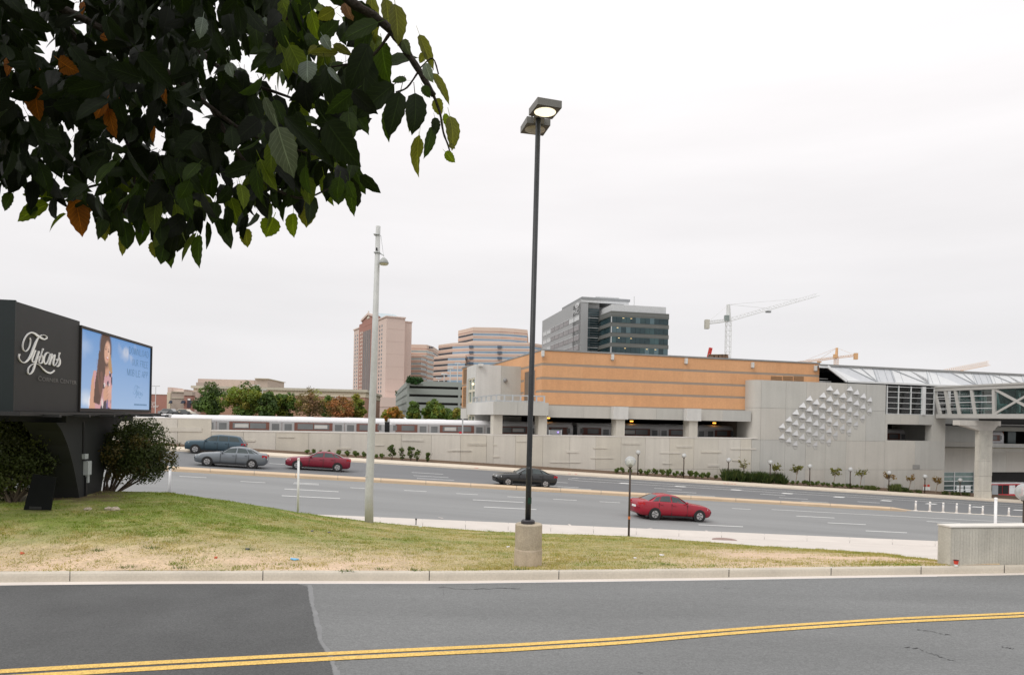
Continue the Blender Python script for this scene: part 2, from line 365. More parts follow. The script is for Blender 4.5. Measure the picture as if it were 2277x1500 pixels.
# lawn
LC = [float(p) for p in np.linspace(-1500, 2230, 190)]
def lawnrow(f):
    def r(p):
        k, e = KT(p), EY(p); y = lerp(k, e, f); x = T(p) * y
        return (x, y, zg(x, y) + .035 * (fbm(x, y, .9) - .5) + (.03 * (1 - abs(2 * f - 1)) * (fbm(x + 40, y, .35) - .4)))
    return r
fs_ = np.linspace(0, 1, 46)
def cover(x, y):
    """share of green, straw and bare soil over the lawn"""
    x = np.atleast_1d(np.asarray(x, float)); y = np.atleast_1d(np.asarray(y, float)); p = CX + F * x / y
    k = np.array([KT(q) for q in p]); e = np.array([EY(q) for q in p]); f = np.clip((y - k) / (e - k), 0, 1)
    n = fbm(x + 9, y * 1.6, .55); n2 = fbm(x, y * 1.3, 1.9)
    g = np.interp(p, [-400, 200, 500, 750, 1000, 1500, 2200], [.95, .95, 1.0, .55, .34, .34, .30]) * np.interp(f, [0, .12, .3, .45, .7, 1], [.12, .2, .45, .8, 1.0, 1.0])
    g = g * (1 - .75 * np.clip((p - 1450) / 300, 0, 1) * np.clip(1 - f / .9, 0, 1)) + .55 * np.interp(p, [950, 1100, 2150], [0, .8, .9]) * np.exp(-((f - .06) / .05) ** 2) + .45 * np.exp(-((f - 1) / .06) ** 2)
    g = np.clip(g + (n - .5) * 1.3 + (n2 - .5) * .9, 0, 1)
    pat = np.clip((p - 1470) / 200, 0, 1) * np.exp(-((f - .36) / .26) ** 2); g = g * (1 - .75 * pat)
    s = np.interp(p, [-400, 900, 1000, 1100, 1400, 1550, 2100], [1, 1, .6, .25, .35, 1.0, 1.0]) * np.interp(f, [0, .10, .22, .42], [1.0, .85, .45, 0])
    s = np.maximum(s, 1.15 * pat)
    s = np.clip(s + (n2 - .5) * 1.0 + (n - .5) * .5 - .08, 0, 1) * np.clip(1.25 - g, 0, 1)
    n3 = vnoise(x * 1.1, y * 1.7, 4.2); g = np.clip(g + (n3 - .5) * .55, 0, 1)
    shade = np.clip((330 - p) / 90, 0, 1) * np.clip((f - .70) / .10, 0, 1)   # leaf litter and mulch round the shrubs, plus painted shade under the sign
    return g, s, shade
GREEN = np.array((.150, .195, .026)); STRAW = np.array((.37, .305, .145)); SAND = np.array((.57, .42, .295)); MULCH_SHADE = np.array((.10, .062, .035))
def covercol(x, y):
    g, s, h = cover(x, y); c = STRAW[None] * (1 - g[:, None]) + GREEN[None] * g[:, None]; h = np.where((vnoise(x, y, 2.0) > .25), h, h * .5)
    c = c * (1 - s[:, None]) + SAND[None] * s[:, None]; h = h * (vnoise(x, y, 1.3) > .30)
    return c * (1 - .85 * h[:, None]) + MULCH_SHADE[None] * .85 * h[:, None]
lm = strip(LC, [lawnrow(f) for f in fs_]); va = np.array(lm.v)
lawnmat = M('lawn_soil', (1, 1, 1), .95, var=.14, scale=1.8, fine=.28, fscale=16, bump=.7, tint=True)
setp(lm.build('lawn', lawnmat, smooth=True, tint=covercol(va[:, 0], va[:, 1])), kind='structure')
# blades of short grass
def grass(count, seed):
    rs = np.random.RandomState(seed)
    p = rs.uniform(-500, 2140, count); u = rs.rand(count)
    k = np.array([KT(q) for q in p]); e = np.array([EY(q) for q in p]); y = k - .03 + (e - k + .12) * u ** 1.25; x = (p - CX) / F * y
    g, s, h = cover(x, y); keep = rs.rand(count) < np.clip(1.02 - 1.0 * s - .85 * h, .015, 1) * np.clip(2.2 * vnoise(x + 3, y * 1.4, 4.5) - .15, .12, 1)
    x, y, g = x[keep], y[keep], g[keep]; n = len(x)
    z = np.array([zg(a, b) for a, b in zip(x, y)]) - .012
    hgt = rs.uniform(.018, .055, n) * (1 + 1.1 * np.clip(vnoise(x, y * 1.2, 2.3) - .55, 0, 1) * 2.2); ang = rs.rand(n) * 6.283; lean = rs.normal(0, .6, (n, 2)) * hgt[:, None]; wd = rs.uniform(.006, .014, n)
    v = np.zeros((n, 3, 3)); v[:, 0] = np.c_[x - wd * np.cos(ang), y - wd * np.sin(ang), z]; v[:, 1] = np.c_[x + wd * np.cos(ang), y + wd * np.sin(ang), z]
    v[:, 2] = np.c_[x + lean[:, 0], y + lean[:, 1], z + hgt]
    gg = np.clip(g + rs.normal(0, .2, n) + (vnoise(x, y * 1.5, 5.0) - .5) * .9, 0, 1); c = np.array((.40, .33, .145))[None] * (1 - gg[:, None]) + np.array((.155, .215, .024))[None] * gg[:, None]; c *= rs.uniform(.75, 1.25, (n, 1))
    return v.reshape(-1, 3), np.repeat(c, 3, 0)
gv, gcol = grass(330000, 3)
m = MB(); m.v = gv.tolist(); m.f = [(3 * i, 3 * i + 1, 3 * i + 2) for i in range(len(gv) // 3)]; m.mi = [0] * len(m.f)
gm = m.build('grass', leafmat('grass_blade', (1, 1, 1), .3), tint=gcol); setp(gm, 'short patchy grass, green to straw, over the lawn', 'grass', kind='stuff')
# bank below the sign, pavement, highway
PC = [p for p in COLS]
setp(strip(PC, [lambda p: (T(p) * (EY(p) - .02), EY(p) - .02, zg(T(p) * (EY(p) - .02), EY(p) - .02) - .02), lambda p: (T(p) * lerp(EY(p), S1(p), .5), lerp(EY(p), S1(p), .5), lerp(EZ(p), ZR(T(p) * S1(p)) + .15, .5)), lambda p: (T(p) * S1(p), S1(p), ZR(T(p) * S1(p)) + .148)])
     .build('verge', walk), kind='structure')
side = empty('pavement', (0, 30, -5), kind='structure')
px_ = [-2600, -1500, -700] + list(range(-100, 3000, 95)) + [3600, 4600]
for a, b in zip(px_[:-1], px_[1:]):
    cs = list(np.linspace(a, b, 4)); cs[0] += .35; cs[-1] -= .35
    strip(cs, [lambda p: (T(p) * S1(p), S1(p), ZR(T(p) * S1(p)) + .15), roadrow(A2 - .02, .15), roadrow(A2, .12), roadrow(A2 + .02, -.05)]).build('pavement_slab', walk, side)
setp(strip(COLS, [roadrow(A2 - .4, .0), roadrow(A2 + .45, .012)]).build('near_gutter', concL), kind='structure')
setp(strip(COLS, [roadrow(A2 + .45, 0), roadrow(37), roadrow(43), roadrow(A3 + .3, 0)]).build('near_carriageway', asphH), kind='structure')
setp(strip(COLS, [roadrow(A4 - .3, 0), roadrow(55), roadrow(60), roadrow(A5 + .05, 0)]).build('far_carriageway', asphF), kind='structure')
def dline(A, w, p0, p1, mat, name='lane_line', dz=.006):
    cs = list(np.linspace(p0, p1, max(2, int((p1 - p0) / 60) + 2)))
    setp(strip(cs, [roadrow(A, dz), roadrow(A + w, dz)]).build(name, mat), kind='structure')
def Aof(px, py):   # which lengthwise line of the highway passes through this pixel
    a, b = ray(px, py); t = a; y = -5.07 / (b + .06 * a); return y * (1 - BR * t)
dline(A3 - .42, .16, -200, 2020, orangeline, 'edge_line')
for a, b, y in ((402, 462, 1058.5), (538, 593, 1070), (655, 712, 1075), (782, 815, 1084), (902, 952, 1090), (1018, 1066, 1097), (1132, 1180, 1104), (1234, 1286, 1109.5), (1337, 1383, 1115), (1632, 1673, 1130)):
    dline(Aof(a, y), .13, a, b, white)
for x0, y0, x1 in ((657, 1073, 712), (636, 1087, 756), (630, 1102, 760), (1055, 1111, 1168), (1080, 1127, 1197), (1775, 1147, 1860), (1845, 1162, 1930), (1930, 1180, 2022), (1558, 1166.5, 1657), (2065, 1159, 2140), (270, 1063, 300), (930, 1155, 975), (985, 1158, 1028)):
    dline(Aof(x0, y0), .16, x0, x1, white)
dline(Aof(1720, 1132.5), .12, 1720, 2600, white)
for x0, y0, x1 in ((918, 1050, 988), (922, 1057, 1000), (930, 1063, 1013), (1235, 1071.5, 1265), (1190, 1078, 1290), (1243, 1084, 1318), (1458, 1085, 1520), (1487, 1092, 1552), (1530, 1100, 1594), (1694, 1098, 1750), (1736, 1106, 1800), (1786, 1114, 1846), (1910, 1115, 1960), (470, 1020, 560), (600, 1030, 690)):
    dline(Aof(x0, y0), .16, x0, x1, white)
# gore: two lines opening to the right with thick bars
dline(Aof(1290, 1063.5), .14, 1275, 2600, white); dline(Aof(1300, 1069), .14, 1290, 2600, white)
AG0, AG1 = Aof(1290, 1063.5), Aof(1300, 1069); gcs = list(np.linspace(1266, 1292, 10)); gq = lambda p: max(0.0, (p - 1266) / 26) ** .5; am = (AG0 + AG1) / 2
for Ag in (AG0, AG1):
    setp(strip(gcs, [lambda p: roadrow(lerp(am, Ag, gq(p)), .006)(p), lambda p: roadrow(lerp(am, Ag, gq(p)) + .14, .006)(p)]).build('gore_nose', white), kind='structure')
if 0: setp(strip(list(np.linspace(1268, 1290, 8)), [lambda p: (T(p) * LY(lerp(62.6, Aof(1300, 1069), ((p - 1268) / 22) ** .5), T(p)), LY(lerp(62.6, Aof(1300, 1069), ((p - 1268) / 22) ** .5), T(p)), ZR(T(p) * 62) + .05), lambda p: (T(p) * (.25 + LY(lerp(62.6, Aof(1290, 1063.5), ((p - 1268) / 22) ** .5), T(p))), .25 + LY(lerp(62.6, Aof(1290, 1063.5), ((p - 1268) / 22) ** .5), T(p)), ZR(T(p) * 62) + .05)]).build('gore_nose', white), kind='structure')
for px, py in ((1395, 1074.5), (1518, 1081.5), (1642, 1089), (1757, 1097), (1872, 1105), (1977, 1113), (2077, 1120), (2180, 1127), (2272, 1134)):
    A = Aof(px, py); m = MB()
    for q in range(2):
        pass
    pts = [roadrow(A - .35, .008)(px - 17), roadrow(A - .35, .008)(px + 6), roadrow(A + .4, .008)(px + 12), roadrow(A + .4, .008)(px - 11)]
    m.add(pts, [(0, 1, 2, 3)]); setp(m.build('gore_bar', white), kind='structure')
# faint utility paint marks
um = M('marking_chalk', (.55, .50, .47), .8, fine=.3, fscale=12)
for x0, y0, x1, y1 in ((1518, 1180, 1545, 1186), (1548, 1181, 1580, 1187), (1405, 1174, 1450, 1174), (1420, 1178, 1440, 1182), (1740, 1193, 1762, 1199), (2015, 1203, 2050, 1208), (1265, 1165, 1282, 1172), (1276, 1168, 1286, 1171), (975, 1150, 985, 1152), (1570, 1179, 1585, 1187)):
    a, b = onground(x0, y0), onground(x1, y1); d = (b - a); u = Vector((-d.y, d.x, 0)).normalized() * .06
    m = MB(); m.add([Vector((q.x, q.y, ZR(q.x) + .012)) for q in (a - u, a + u, b + u, b - u)], [(0, 1, 2, 3)]); setp(m.build('utility_mark', um), kind='structure')
# median
med = empty('median', (0, 49.6, -5), kind='structure')
mc = [-2600, -1500, -700, -200, 90, 380, 470, 568, 660, 754, 850, 950, 1050, 1152, 1250, 1340, 1440, 1540, 1640, 1740, 1850, 1985]
for a, b in zip(mc[:-1], mc[1:]):
    cs = list(np.linspace(a, b, 6)); cs[0] += .5; cs[-1] -= .5
    strip(cs, [roadrow(A3, -.03), roadrow(A3 + .02, .13), roadrow(A3 + .07, .155), roadrow(A4 - .07, .155), roadrow(A4, .13), roadrow(A4 + .02, -.05)]).build('median_segment', tan, med)
cs = list(np.linspace(1985.5, 2030, 8)); kf = lambda p: 1 - (p - 1985.5) / 47
strip(cs, [lambda p: roadrow(A3 + .6 * (1 - kf(p)), -.03)(p), lambda p: roadrow(A3 + .03 + .6 * (1 - kf(p)), .02 + .13 * kf(p))(p), lambda p: roadrow(A4 - .03 - .55 * (1 - kf(p)), .02 + .13 * kf(p))(p), lambda p: roadrow(A4 - .5 * (1 - kf(p)), -.03)(p)]).build('median_nose', tan, med)
dline(A3 + .40, .50, 2020, 2700, M('cream_line', (.66, .60, .52), .8), 'separator_line', .008)
# far pavement, planting bed, terrain behind the wall
setp(strip(COLS, [roadrow(A5, .0), roadrow(A5 + .03, .15), roadrow(A5 + .25, .155), roadrow(A6, .165), roadrow(A6 + .02, .0)]).build('far_pavement', M('far_pavement_concrete', (.62, .54, .44), .85, var=.06)), kind='structure')
setp(strip(COLS, [roadrow(A6 - .03, .12), lambda p: (T(p) * (LY(71, T(p), .275) + .3), LY(71, T(p), .275) + .3, ZR(T(p) * LY(71, T(p), .275)) + .3)]).build('planting_bed', soil), kind='structure')
WF = Frame((0, 71), (1, .275))                # the station wall runs along this plane
BACK = [WF.pt(s, d, z) for d, z in ((.9, -2.6), (20, -2.4), (60, -1.6), (400, -1.0), (5000, -1.0)) for s in (-3000, -400, -90, 160, 500, 3500)]
m = MB(); m.add(BACK, [(i * 6 + j, i * 6 + j + 1, (i + 1) * 6 + j + 1, (i + 1) * 6 + j) for i in range(4) for j in range(5)])
setp(m.build('ground', M('far_ground', (.16, .15, .11), .95, var=.25, scale=.05, fine=.1, fscale=1.0)), kind='structure')
# ground on the photographer's side
m = MB(); xs_ = (-400, -60, -20, 0, 20, 60, 400)
m.add([(x, y, z) for y, z in ((2.4, ZF - .02), (1.4, ZF + .25), (-.5, -1.75), (-6, -1.6), (-400, -1.4)) for x in xs_], [(i * 7 + j + 1, i * 7 + j, (i + 1) * 7 + j, (i + 1) * 7 + j + 1) for i in range(4) for j in range(6)])
setp(m.build('near_bank', M('bank_grass', (.09, .105, .035), .95, var=.3, scale=.8, fine=.3, fscale=20)), kind='structure')
# cracks in the asphalt
ckm = M('crack_tar', (.045, .045, .046), .9)
for cp in ([(2010, 1437), (2040, 1440), (2062, 1449), (2085, 1456), (2110, 1466), (2128, 1470)], [(2040, 1398), (2070, 1402), (2100, 1409), (2125, 1414)], [(2228, 1437), (2245, 1440), (2258, 1442)], [(975, 1305), (1040, 1308), (1120, 1307), (1165, 1309)], [(1610, 1306), (1625, 1307)], [(1420, 1493), (1432, 1496)], [(985, 1299), (988, 1322), (981, 1345)]):
    m = MB(); P_ = []
    for (x0, y0), (x1, y1) in zip(cp[:-1], cp[1:]):
        for k in range(5): P_.append(at_z(lerp(x0, x1, k / 5) + random.uniform(-1.5, 1.5), lerp(y0, y1, k / 5) + random.uniform(-1.6, 1.6), ZF + .006))
    for a, b in zip(P_[:-1], P_[1:]):
        w = random.uniform(.004, .014); m.add([(a.x, a.y - w, a.z), (b.x, b.y - w, b.z), (b.x, b.y + w, b.z), (a.x, a.y + w, a.z)], [(0, 1, 2, 3)])
    setp(m.build('crack', ckm), kind='structure')
# concrete barrier at the right
bm_ = M('barrier_concrete', (.46, .44, .385), .85, var=.12, scale=1.5, fine=.1, fscale=22, bump=.2, streak=.12)
b0 = at_z(2113, 1256, ZF + .15); b1 = at_z(2277, 1253, ZF + .15); BF = Frame((b0.x, b0.y), (b1.x - b0.x, b1.y - b0.y))
bar = empty('concrete_barrier', BF.pt(0, .2, ZF + .15), 'low grey board-marked concrete barrier at the road edge on the right', 'barrier')
ht = BF.px(2113, 1172.5)[1]; zb = ZF - .3
m = MB(); prof = [(0, 0, zb), (0, 0, ht - .02), (0, .02, ht), (0, .36, ht), (0, .38, ht - .02), (0, .38, zb)]
m.extrude([BF.pt(s, d, z) for s, d, z in prof], BF.e.to_3d() * 9.0); m.build('barrier_core', bm_, bar)
k = 0; s = .03
while s < 8.9:     # board-marked ribs on the face
    wv = random.uniform(.055, .085); mm = MB(); mm.fbox(BF, s, s + wv, -.004 - random.uniform(0, .005), .0, zb, ht - .05); s += wv + .006
    if s < 5: mm.build('rib', bm_, bar)
m = MB(); m.fbox(BF, -.012, 9.0, -.02, .40, ht, ht + .035); m.build('coping', M('coping_concrete', (.64, .61, .56), .85, var=.08), bar)
# ================================================================== STATION, WALL, TRAIN
cw = M('wall_concrete', (.55, .52, .46), .85, var=.07, scale=.35, fine=.04, fscale=9, streak=.045)
cwd = M('joint_shadow_concrete', (.26, .25, .23), .9)
cg = M('grey_concrete', (.465, .455, .42), .85, var=.07, scale=.3, fine=.04, fscale=8, streak=.045)
cgl = M('light_grey_concrete', (.58, .57, .545), .85, var=.06, scale=.4, fine=.04, fscale=8, streak=.06)
CONCS = [cw, M('wall_concrete_warm', (.555, .52, .45), .85, var=.07, scale=.4, fine=.04, fscale=9, streak=.045), M('wall_concrete_pale', (.575, .545, .49), .85, var=.06, scale=.35, fine=.04, fscale=9, streak=.06)]
GREYS = [cg, M('grey_concrete_warm', (.48, .46, .42), .85, var=.07, scale=.3, fine=.04, fscale=8, streak=.045), M('grey_concrete_cool', (.445, .44, .415), .85, var=.07, scale=.3, fine=.04, fscale=8, streak=.045)]
steel = M('galvanised_steel', (.46, .48, .49), .5, metal=.3, var=.08)
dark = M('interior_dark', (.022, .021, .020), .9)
wsteel = M('white_steel', (.62, .63, .63), .5, var=.04)
blackm = M('black_metal', (.02, .02, .021), .45, var=.2)
ZT = -1.77                                     # top of the low wall
rw = empty('retaining_wall', WF.pt(0, 0, -5), 'long pale concrete panel wall below the train with thin raised bars', 'wall')
m = MB(); m.fbox(WF, -130, WF.px(1690, 1000)[0], .06, .9, -16, ZT - .06)
m.fbox(WF, -130, WF.px(469, 940)[0] - .03, .06, .9, -12, -.72); m.build('wall_core', cwd, rw)
jx = [-330, -240, -150, -60, 30, 120, 210, 300, 394, 469, 541, 613, 686, 756, 824, 892, 959, 1024, 1082, 1097, 1146, 1207, 1267, 1325, 1381, 1435, 1489, 1543, 1597, 1647, 1671]
for i, (a, b) in enumerate(zip(jx[:-1], jx[1:])):
    s0, s1 = WF.px(a, 990)[0] + .012, WF.px(b, 990)[0] - .012; top = -.66 if b <= 469 else ZT
    zj = -5.25; mid = WF.pt(s0, 0, 0)
    lo = ZR(mid.x) - .8
    prou = -.03 if a == 1082 else 0
    if b > 1330:
        m = MB(); m.fbox(WF, s0, s1, 0, .06, lo - .6, zj - .012); m.build('panel', CONCS[i * 7 % 3], rw)
        m = MB(); m.fbox(WF, s0, s1, 0, .06, zj + .012, top); m.build('panel', CONCS[i * 5 % 3], rw)
    else:
        m = MB(); m.fbox(WF, s0, s1, prou, .06, lo, top); m.build('panel', CONCS[i * 5 % 3], rw)
m = MB(); m.fbox(WF, WF.px(469, 950)[0], WF.px(1684, 975)[0], -.03, .9, ZT + .004, ZT + .12); m.build('coping', M('coping_pale', (.66, .63, .585), .8, var=.05), rw)
m = MB(); m.fbox(WF, -130, WF.px(469, 940)[0], -.02, .9, -.655, -.58); m.build('coping', MC['coping_pale'], rw)
# thin raised and sunk bars cast in the panels
def z7(x, y): return (1000 + x / 3.253, 900 + y / 3.253)
def z3(x, y): return (320 + x / 2.996, 640 + y / 2.996)
bars = [(z7, 482, 560, 262, 5), (z7, 20, 160, 331, 4), (z7, 5, 95, 416, 5), (z7, 132, 262, 281, 16), (z7, 312, 340, 288, 6), (z7, 312, 360, 375, 5), (z7, 725, 948, 413, 7), (z7, 1022, 1185, 383, 6), (z7, 1040, 1138, 311, 6), (z7, 845, 932, 337, 16), (z7, 1248, 1377, 276, 14), (z7, 1520, 1668, 346, 6), (z7, 1540, 1610, 423, 6), (z7, 1640, 1752, 298, 14), (z7, 1822, 1965, 339, 12), (z7, 2033, 2218, 316, 8), (z7, 1865, 1950, 436, 15), (z7, 2045, 2112, 400, 9), (z7, 660, 662, 440, 3),
        (z3, 130, 385, 940, 28), (z3, 893, 1003, 992, 6), (z3, 650, 740, 1015, 14), (z3, 1283, 1378, 1068, 12), (z3, 1540, 1600, 1046, 5), (z3, 1720, 1862, 1012, 13), (z3, 2162, 2277, 1040, 14), (z3, 2022, 2182, 1084, 7), (z3, 2045, 2122, 1161, 6), (z3, 180, 246, 1024, 4), (z3, 1090, 1150, 1120, 4)]
for zf, a, b, y, h in bars:
    (xa, ya), (xb, _) = zf(a, y), zf(b, y); s0, z0 = WF.px(xa, ya, -.05); s1, _ = WF.px(xb, ya + (xb - xa) * .012, -.05); hh = max(.09, h / 3.1 / F * (WF.pt(s0, 0, 0).y))
    if s1 - s0 < .3: continue
    m = MB(); m.fbox(WF, s0, s1, -.055, -.001, z0 - hh / 2, z0 + hh / 2); m.build('ledge', random.choice(CONCS), rw)
# ---------------------------------------------------------------- the train
TF = Frame((0, 77), (1, .275)); ZTR = -.30
s_a, s_b = TF.px(867, 945)[0], TF.px(1284, 955)[0]; CARL = s_b - s_a
alu = M('brushed_aluminium', (.47, .465, .47), .32, metal=.3, var=.05, stretch=(.2, .2, 8), fine=.05)
roofw = M('white_roof', (.72, .71, .72), .5, var=.04)
brown = M('brown_band', (.20, .085, .065), .5, var=.08)
wglass = M('train_glass', (.19, .195, .20), .18, var=.25, scale=.5)
lroll = M('plate_light', (.60, .58, .56), .5)
seatm = M('interior_red', (.28, .10, .085), .8)
def railcar(loc, s0):
    r = empty('train_car', TF.pt(s0, 0, -3.6), 'silver commuter train car with brown window band', 'train car', 'cars of the passing commuter train')
    L = CARL - .55; zb, zt = -3.5, ZTR
    sec = [(.06, zb), (.0, zb + .25), (.0, zt - .62), (.10, zt - .30), (.32, zt - .07), (.75, zt), (2.35, zt), (2.78, zt - .07), (3.0, zt - .30), (3.1, zt - .62), (3.1, zb + .25), (3.04, zb)]
    k = 4
    m = MB(); m.extrude([TF.pt(s0, d, z) for d, z in sec[:3] + sec[9:]], TF.e.to_3d() * L); m.build('body', alu, r)
    m = MB(); m.extrude([TF.pt(s0 + .01, d, z) for d, z in sec[2:10]], TF.e.to_3d() * (L - .02)); m.build('roof', roofw, r)
    m = MB(); m.fbox(TF, s0 + .6, s0 + L - .6, -.015, .0, zt - 1.42, zt - .58); m.build('brown_band', brown, r)
    m = MB(); m.fbox(TF, s0 + .1, s0 + L - .1, -.02, -.0, zt - .52, zt - .47); m.fbox(TF, s0 + .1, s0 + L - .1, -.02, 0, zt - 1.62, zt - 1.57); m.build('rub_rail', alu, r)
    dw = [L * .20, L * .5, L * .80]
    for c in dw:
        for q in (-.62, .62):
            m = MB(); m.fbox(TF, s0 + c + q - .6, s0 + c + q + .6, -.03, .0, zb + .3, zt - .58); d_ = m.build('door', alu, r)
            m = MB(); m.fbox(TF, s0 + c + q - .36, s0 + c + q + .36, -.038, -.02, zt - 1.40, zt - .74); m.build('pane', wglass, d_)
    edges = [1.2, dw[0] - 1.5, dw[0] + 1.5, dw[1] - 1.5, dw[1] + 1.5, dw[2] - 1.5, dw[2] + 1.5, L - 1.2]
    for a, b in zip(edges[::2], edges[1::2]):
        n = max(1, int(round((b - a) / 1.55)))
        for i in range(n):
            w0, w1 = a + (b - a) * i / n + .05, a + (b - a) * (i + 1) / n - .05
            m = MB(); m.fbox(TF, s0 + w0, s0 + w1, -.03, -.0, zt - 1.28, zt - .70); m.build('window', wglass, r)
    for c in (dw[0] + 2.4, dw[2] - 2.4):
        m = MB(); m.fbox(TF, s0 + c - .65, s0 + c + .65, -.045, -.01, zt - 1.18, zt - .82); m.build('destination_plate', lroll, r)
    for q in (.35, L - .75):
        m = MB(); m.fbox(TF, s0 + q, s0 + q + .4, -.02, -.0, zt - 1.25, zt - .68); m.build('cab_window', wglass, r)
    for q in (3.2, L - 3.2):
        for w in (-1.1, 1.1):
            m = MB(); m.tube([TF.pt(s0 + q + w, .3, zb - .1), TF.pt(s0 + q + w, .45, zb - .1)], .42, 14); m.build('wheel', blackm, r)
    m = MB(); m.fbox(TF, s0 + L, s0 + L + .55, .5, 2.6, zb + .3, zt - .35); m.build('gangway', blackm, r)
    m = MB(); 
    for q in (.25, .6, .85): m.fbox(TF, s0 + L * q - 1.0, s0 + L * q + 1.0, 1.0, 2.1, zt - .02, zt + .03)
    m.build('roof_vent', roofw, r)
    return r
tl = ['train car behind the left end of the wall, partly hidden by the sign', 'train car passing above the wall left of the pale utility pole', 'train car entering the station behind the first concrete columns', 'train car under the orange station hall, seen between the columns', 'last train car in the dark openings at the right of the orange hall', 'train car glimpsed in the dark slot below the station glazing']
first = railcar(None, s_a)
for k, i in enumerate((-2, -1, 0, 1, 2, 3)):
    if i == 0: first['label'] = tl[k]; continue
    c = copy_tree(first, None); c.location = TF.pt(s_a + CARL * i, 0, -3.6); c['label'] = tl[k]
m = MB(); m.fbox(TF, -160, 190, -1.2, 14, -4.6, -4.45); setp(m.build('track_bed', M('ballast', (.14, .13, .12), .95, var=.2, fine=.3, fscale=8)), kind='structure')
# ---------------------------------------------------------------- orange hall
orange = [M('ochre_block', (.62, .335, .170), .85, var=.05, scale=.5, fine=.06, fscale=5, streak=.04), M('ochre_block_pale', (.63, .345, .178), .85, var=.05, scale=.5, fine=.06, fscale=5, streak=.04), M('ochre_block_deep', (.605, .322, .162), .85, var=.05, scale=.5, fine=.06, fscale=5, streak=.05)]
stripe = M('brown_grey_course', (.31, .255, .205), .85, var=.05)
OD = 1.5; sL = WF.px(1206, 780, OD)[0]; sR = WF.px(1822, 812, OD)[0]; sM = WF.px(1673, 900, OD)[0]
zs_ = [1.62, 3.02, 4.43, 5.92, 7.38]
hall = empty('station_hall', WF.pt(sL, OD, ZT), 'long orange block-faced station hall with grey stripes above concrete columns', 'building')
m = MB(); m.fbox(WF, sL + .3, sR - .1, OD + .3, OD + 24.5, 1.5, 7.3); m.build('hall_core', orange[2], hall)
vj = [sL, WF.px(1212, 840, OD)[0] + .9] + [lerp(sL + 1.6, sR, q / 11) for q in range(1, 12)]
for bnd in range(4):
    z0, z1 = zs_[bnd] + (.13 if bnd else .0), zs_[bnd + 1] - (.13 if bnd < 3 else .02)
    for i, (a, b) in enumerate(zip(vj[:-1], vj[1:])):
        m = MB(); m.fbox(WF, a + (.002 if i else 0), b - .002, OD, OD + .3, z0, z1); m.build('block_panel', orange[(i * 3 + bnd * 2 + (i // 2)) % 3], hall)
for z in zs_[1:4]:
    m = MB(); m.fbox(WF, sL + .01, sR, OD + .012, OD + .3, z - .13, z + .13); m.build('stripe', stripe, hall)
m = MB(); m.fbox(WF, sL, sR, OD - .06, OD + .3, zs_[0] - .16, zs_[0]); m.build('stripe', stripe, hall)
m = MB(); m.fbox(WF, sL - .05, sR + .05, OD - .08, OD + 24, zs_[4], zs_[4] + .16); m.build('roof_coping', M('roof_edge_metal', (.27, .27, .265), .5, metal=.3), hall)
# left flank, running away from the camera
for bnd in range(4):
    z0, z1 = zs_[bnd] + (.13 if bnd else .0), zs_[bnd + 1] - (.13 if bnd < 3 else .02)
    m = MB(); m.fbox(WF, sL - .0, sL + .3, OD + .31, OD + 24, z0, z1); m.build('block_panel', orange[(bnd + 1) % 3], hall)
for z in zs_[1:4]:
    m = MB(); m.fbox(WF, sL + .012, sL + .3, OD + .31, OD + 24, z - .13, z + .13); m.build('stripe', stripe, hall)
m = MB(); m.fbox(WF, sL - .03, sL + .02, OD + 2.3, OD + 6.4, 1.62, 5.4); m.build('door', M('door_bronze', (.17, .13, .10), .6), hall)
m = MB(); m.fbox(WF, sL - .06, sL + .02, OD + 2.1, OD + 2.3, 1.62, 5.6); m.fbox(WF, sL - .06, sL + .02, OD + 6.4, OD + 6.6, 1.62, 5.6); m.fbox(WF, sL - .06, sL + .02, OD + 2.3, OD + 6.4, 5.4, 5.6); m.build('door_frame', orange[2], hall)
lou = M('louvre_bronze', (.24, .14, .07), .6)
for a, b in ((1714, 1739), (1741, 1763), (1765, 1787)):
    s0, z1 = WF.px(a, 837, OD); s1, _ = WF.px(b, 838, OD); m = MB()
    for q in range(7): m.fbox(WF, s0, s1, OD - .03, OD, z1 - .05 - q * .16, z1 + .06 - q * .16)
    m.build('louvre', lou, hall)
flm = M('floodlight_grey', (.60, .60, .58), .5)
for px, py in ((1208, 780), (1363, 788), (1527, 797), (1675, 806), (1815, 813)):
    s, z = WF.px(px, py + 3, OD - .3); m = MB(); m.fbox(WF, s - .13, s + .13, OD - .34, OD - .02, z - .40, z + .2); f_ = m.build('floodlight', flm, hall)
    m = MB(); m.fbox(WF, s - .10, s + .10, OD - .32, OD - .10, z - .52, z - .40); m.build('lens', glassmat('lamp_glass'), f_)
# fascia beam, columns and dark platform hall
zb0, zb1 = .22, 1.46
fj = [WF.px(q, 915)[0] for q in (1221, 1300, 1358, 1392, 1462, 1520, 1554, 1610, 1673)]
for a, b in zip(fj[:-1], fj[1:]):
    m = MB(); m.fbox(WF, a + .008, b - .008, .25, 1.6, zb0, zb1); m.build('fascia_panel', random.choice(GREYS), hall)
for i, (a, b) in enumerate(((1097, 1117), (1197, 1216), (1370, 1389), (1532, 1551))):
    s0, s1 = WF.px(a, 945)[0], WF.px(b, 945)[0]; m = MB(); m.fbox(WF, s0, s1, -.04, 1.3, ZT + .13, zb0 + (.0 if i > 1 else .12)); m.build('column', cw, hall)
    if i > 1:
        m = MB(); m.fbox(WF, s0 - .5, s1 + .25, -.35, .26, .16, 1.52); m.build('bracket', cgl, hall)
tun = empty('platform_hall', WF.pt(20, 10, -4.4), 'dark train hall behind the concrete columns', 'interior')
m = MB(); m.fbox(WF, sL - 3.4, 90, 1.7, 22, .24, .5); m.build('ceiling', dark, tun)
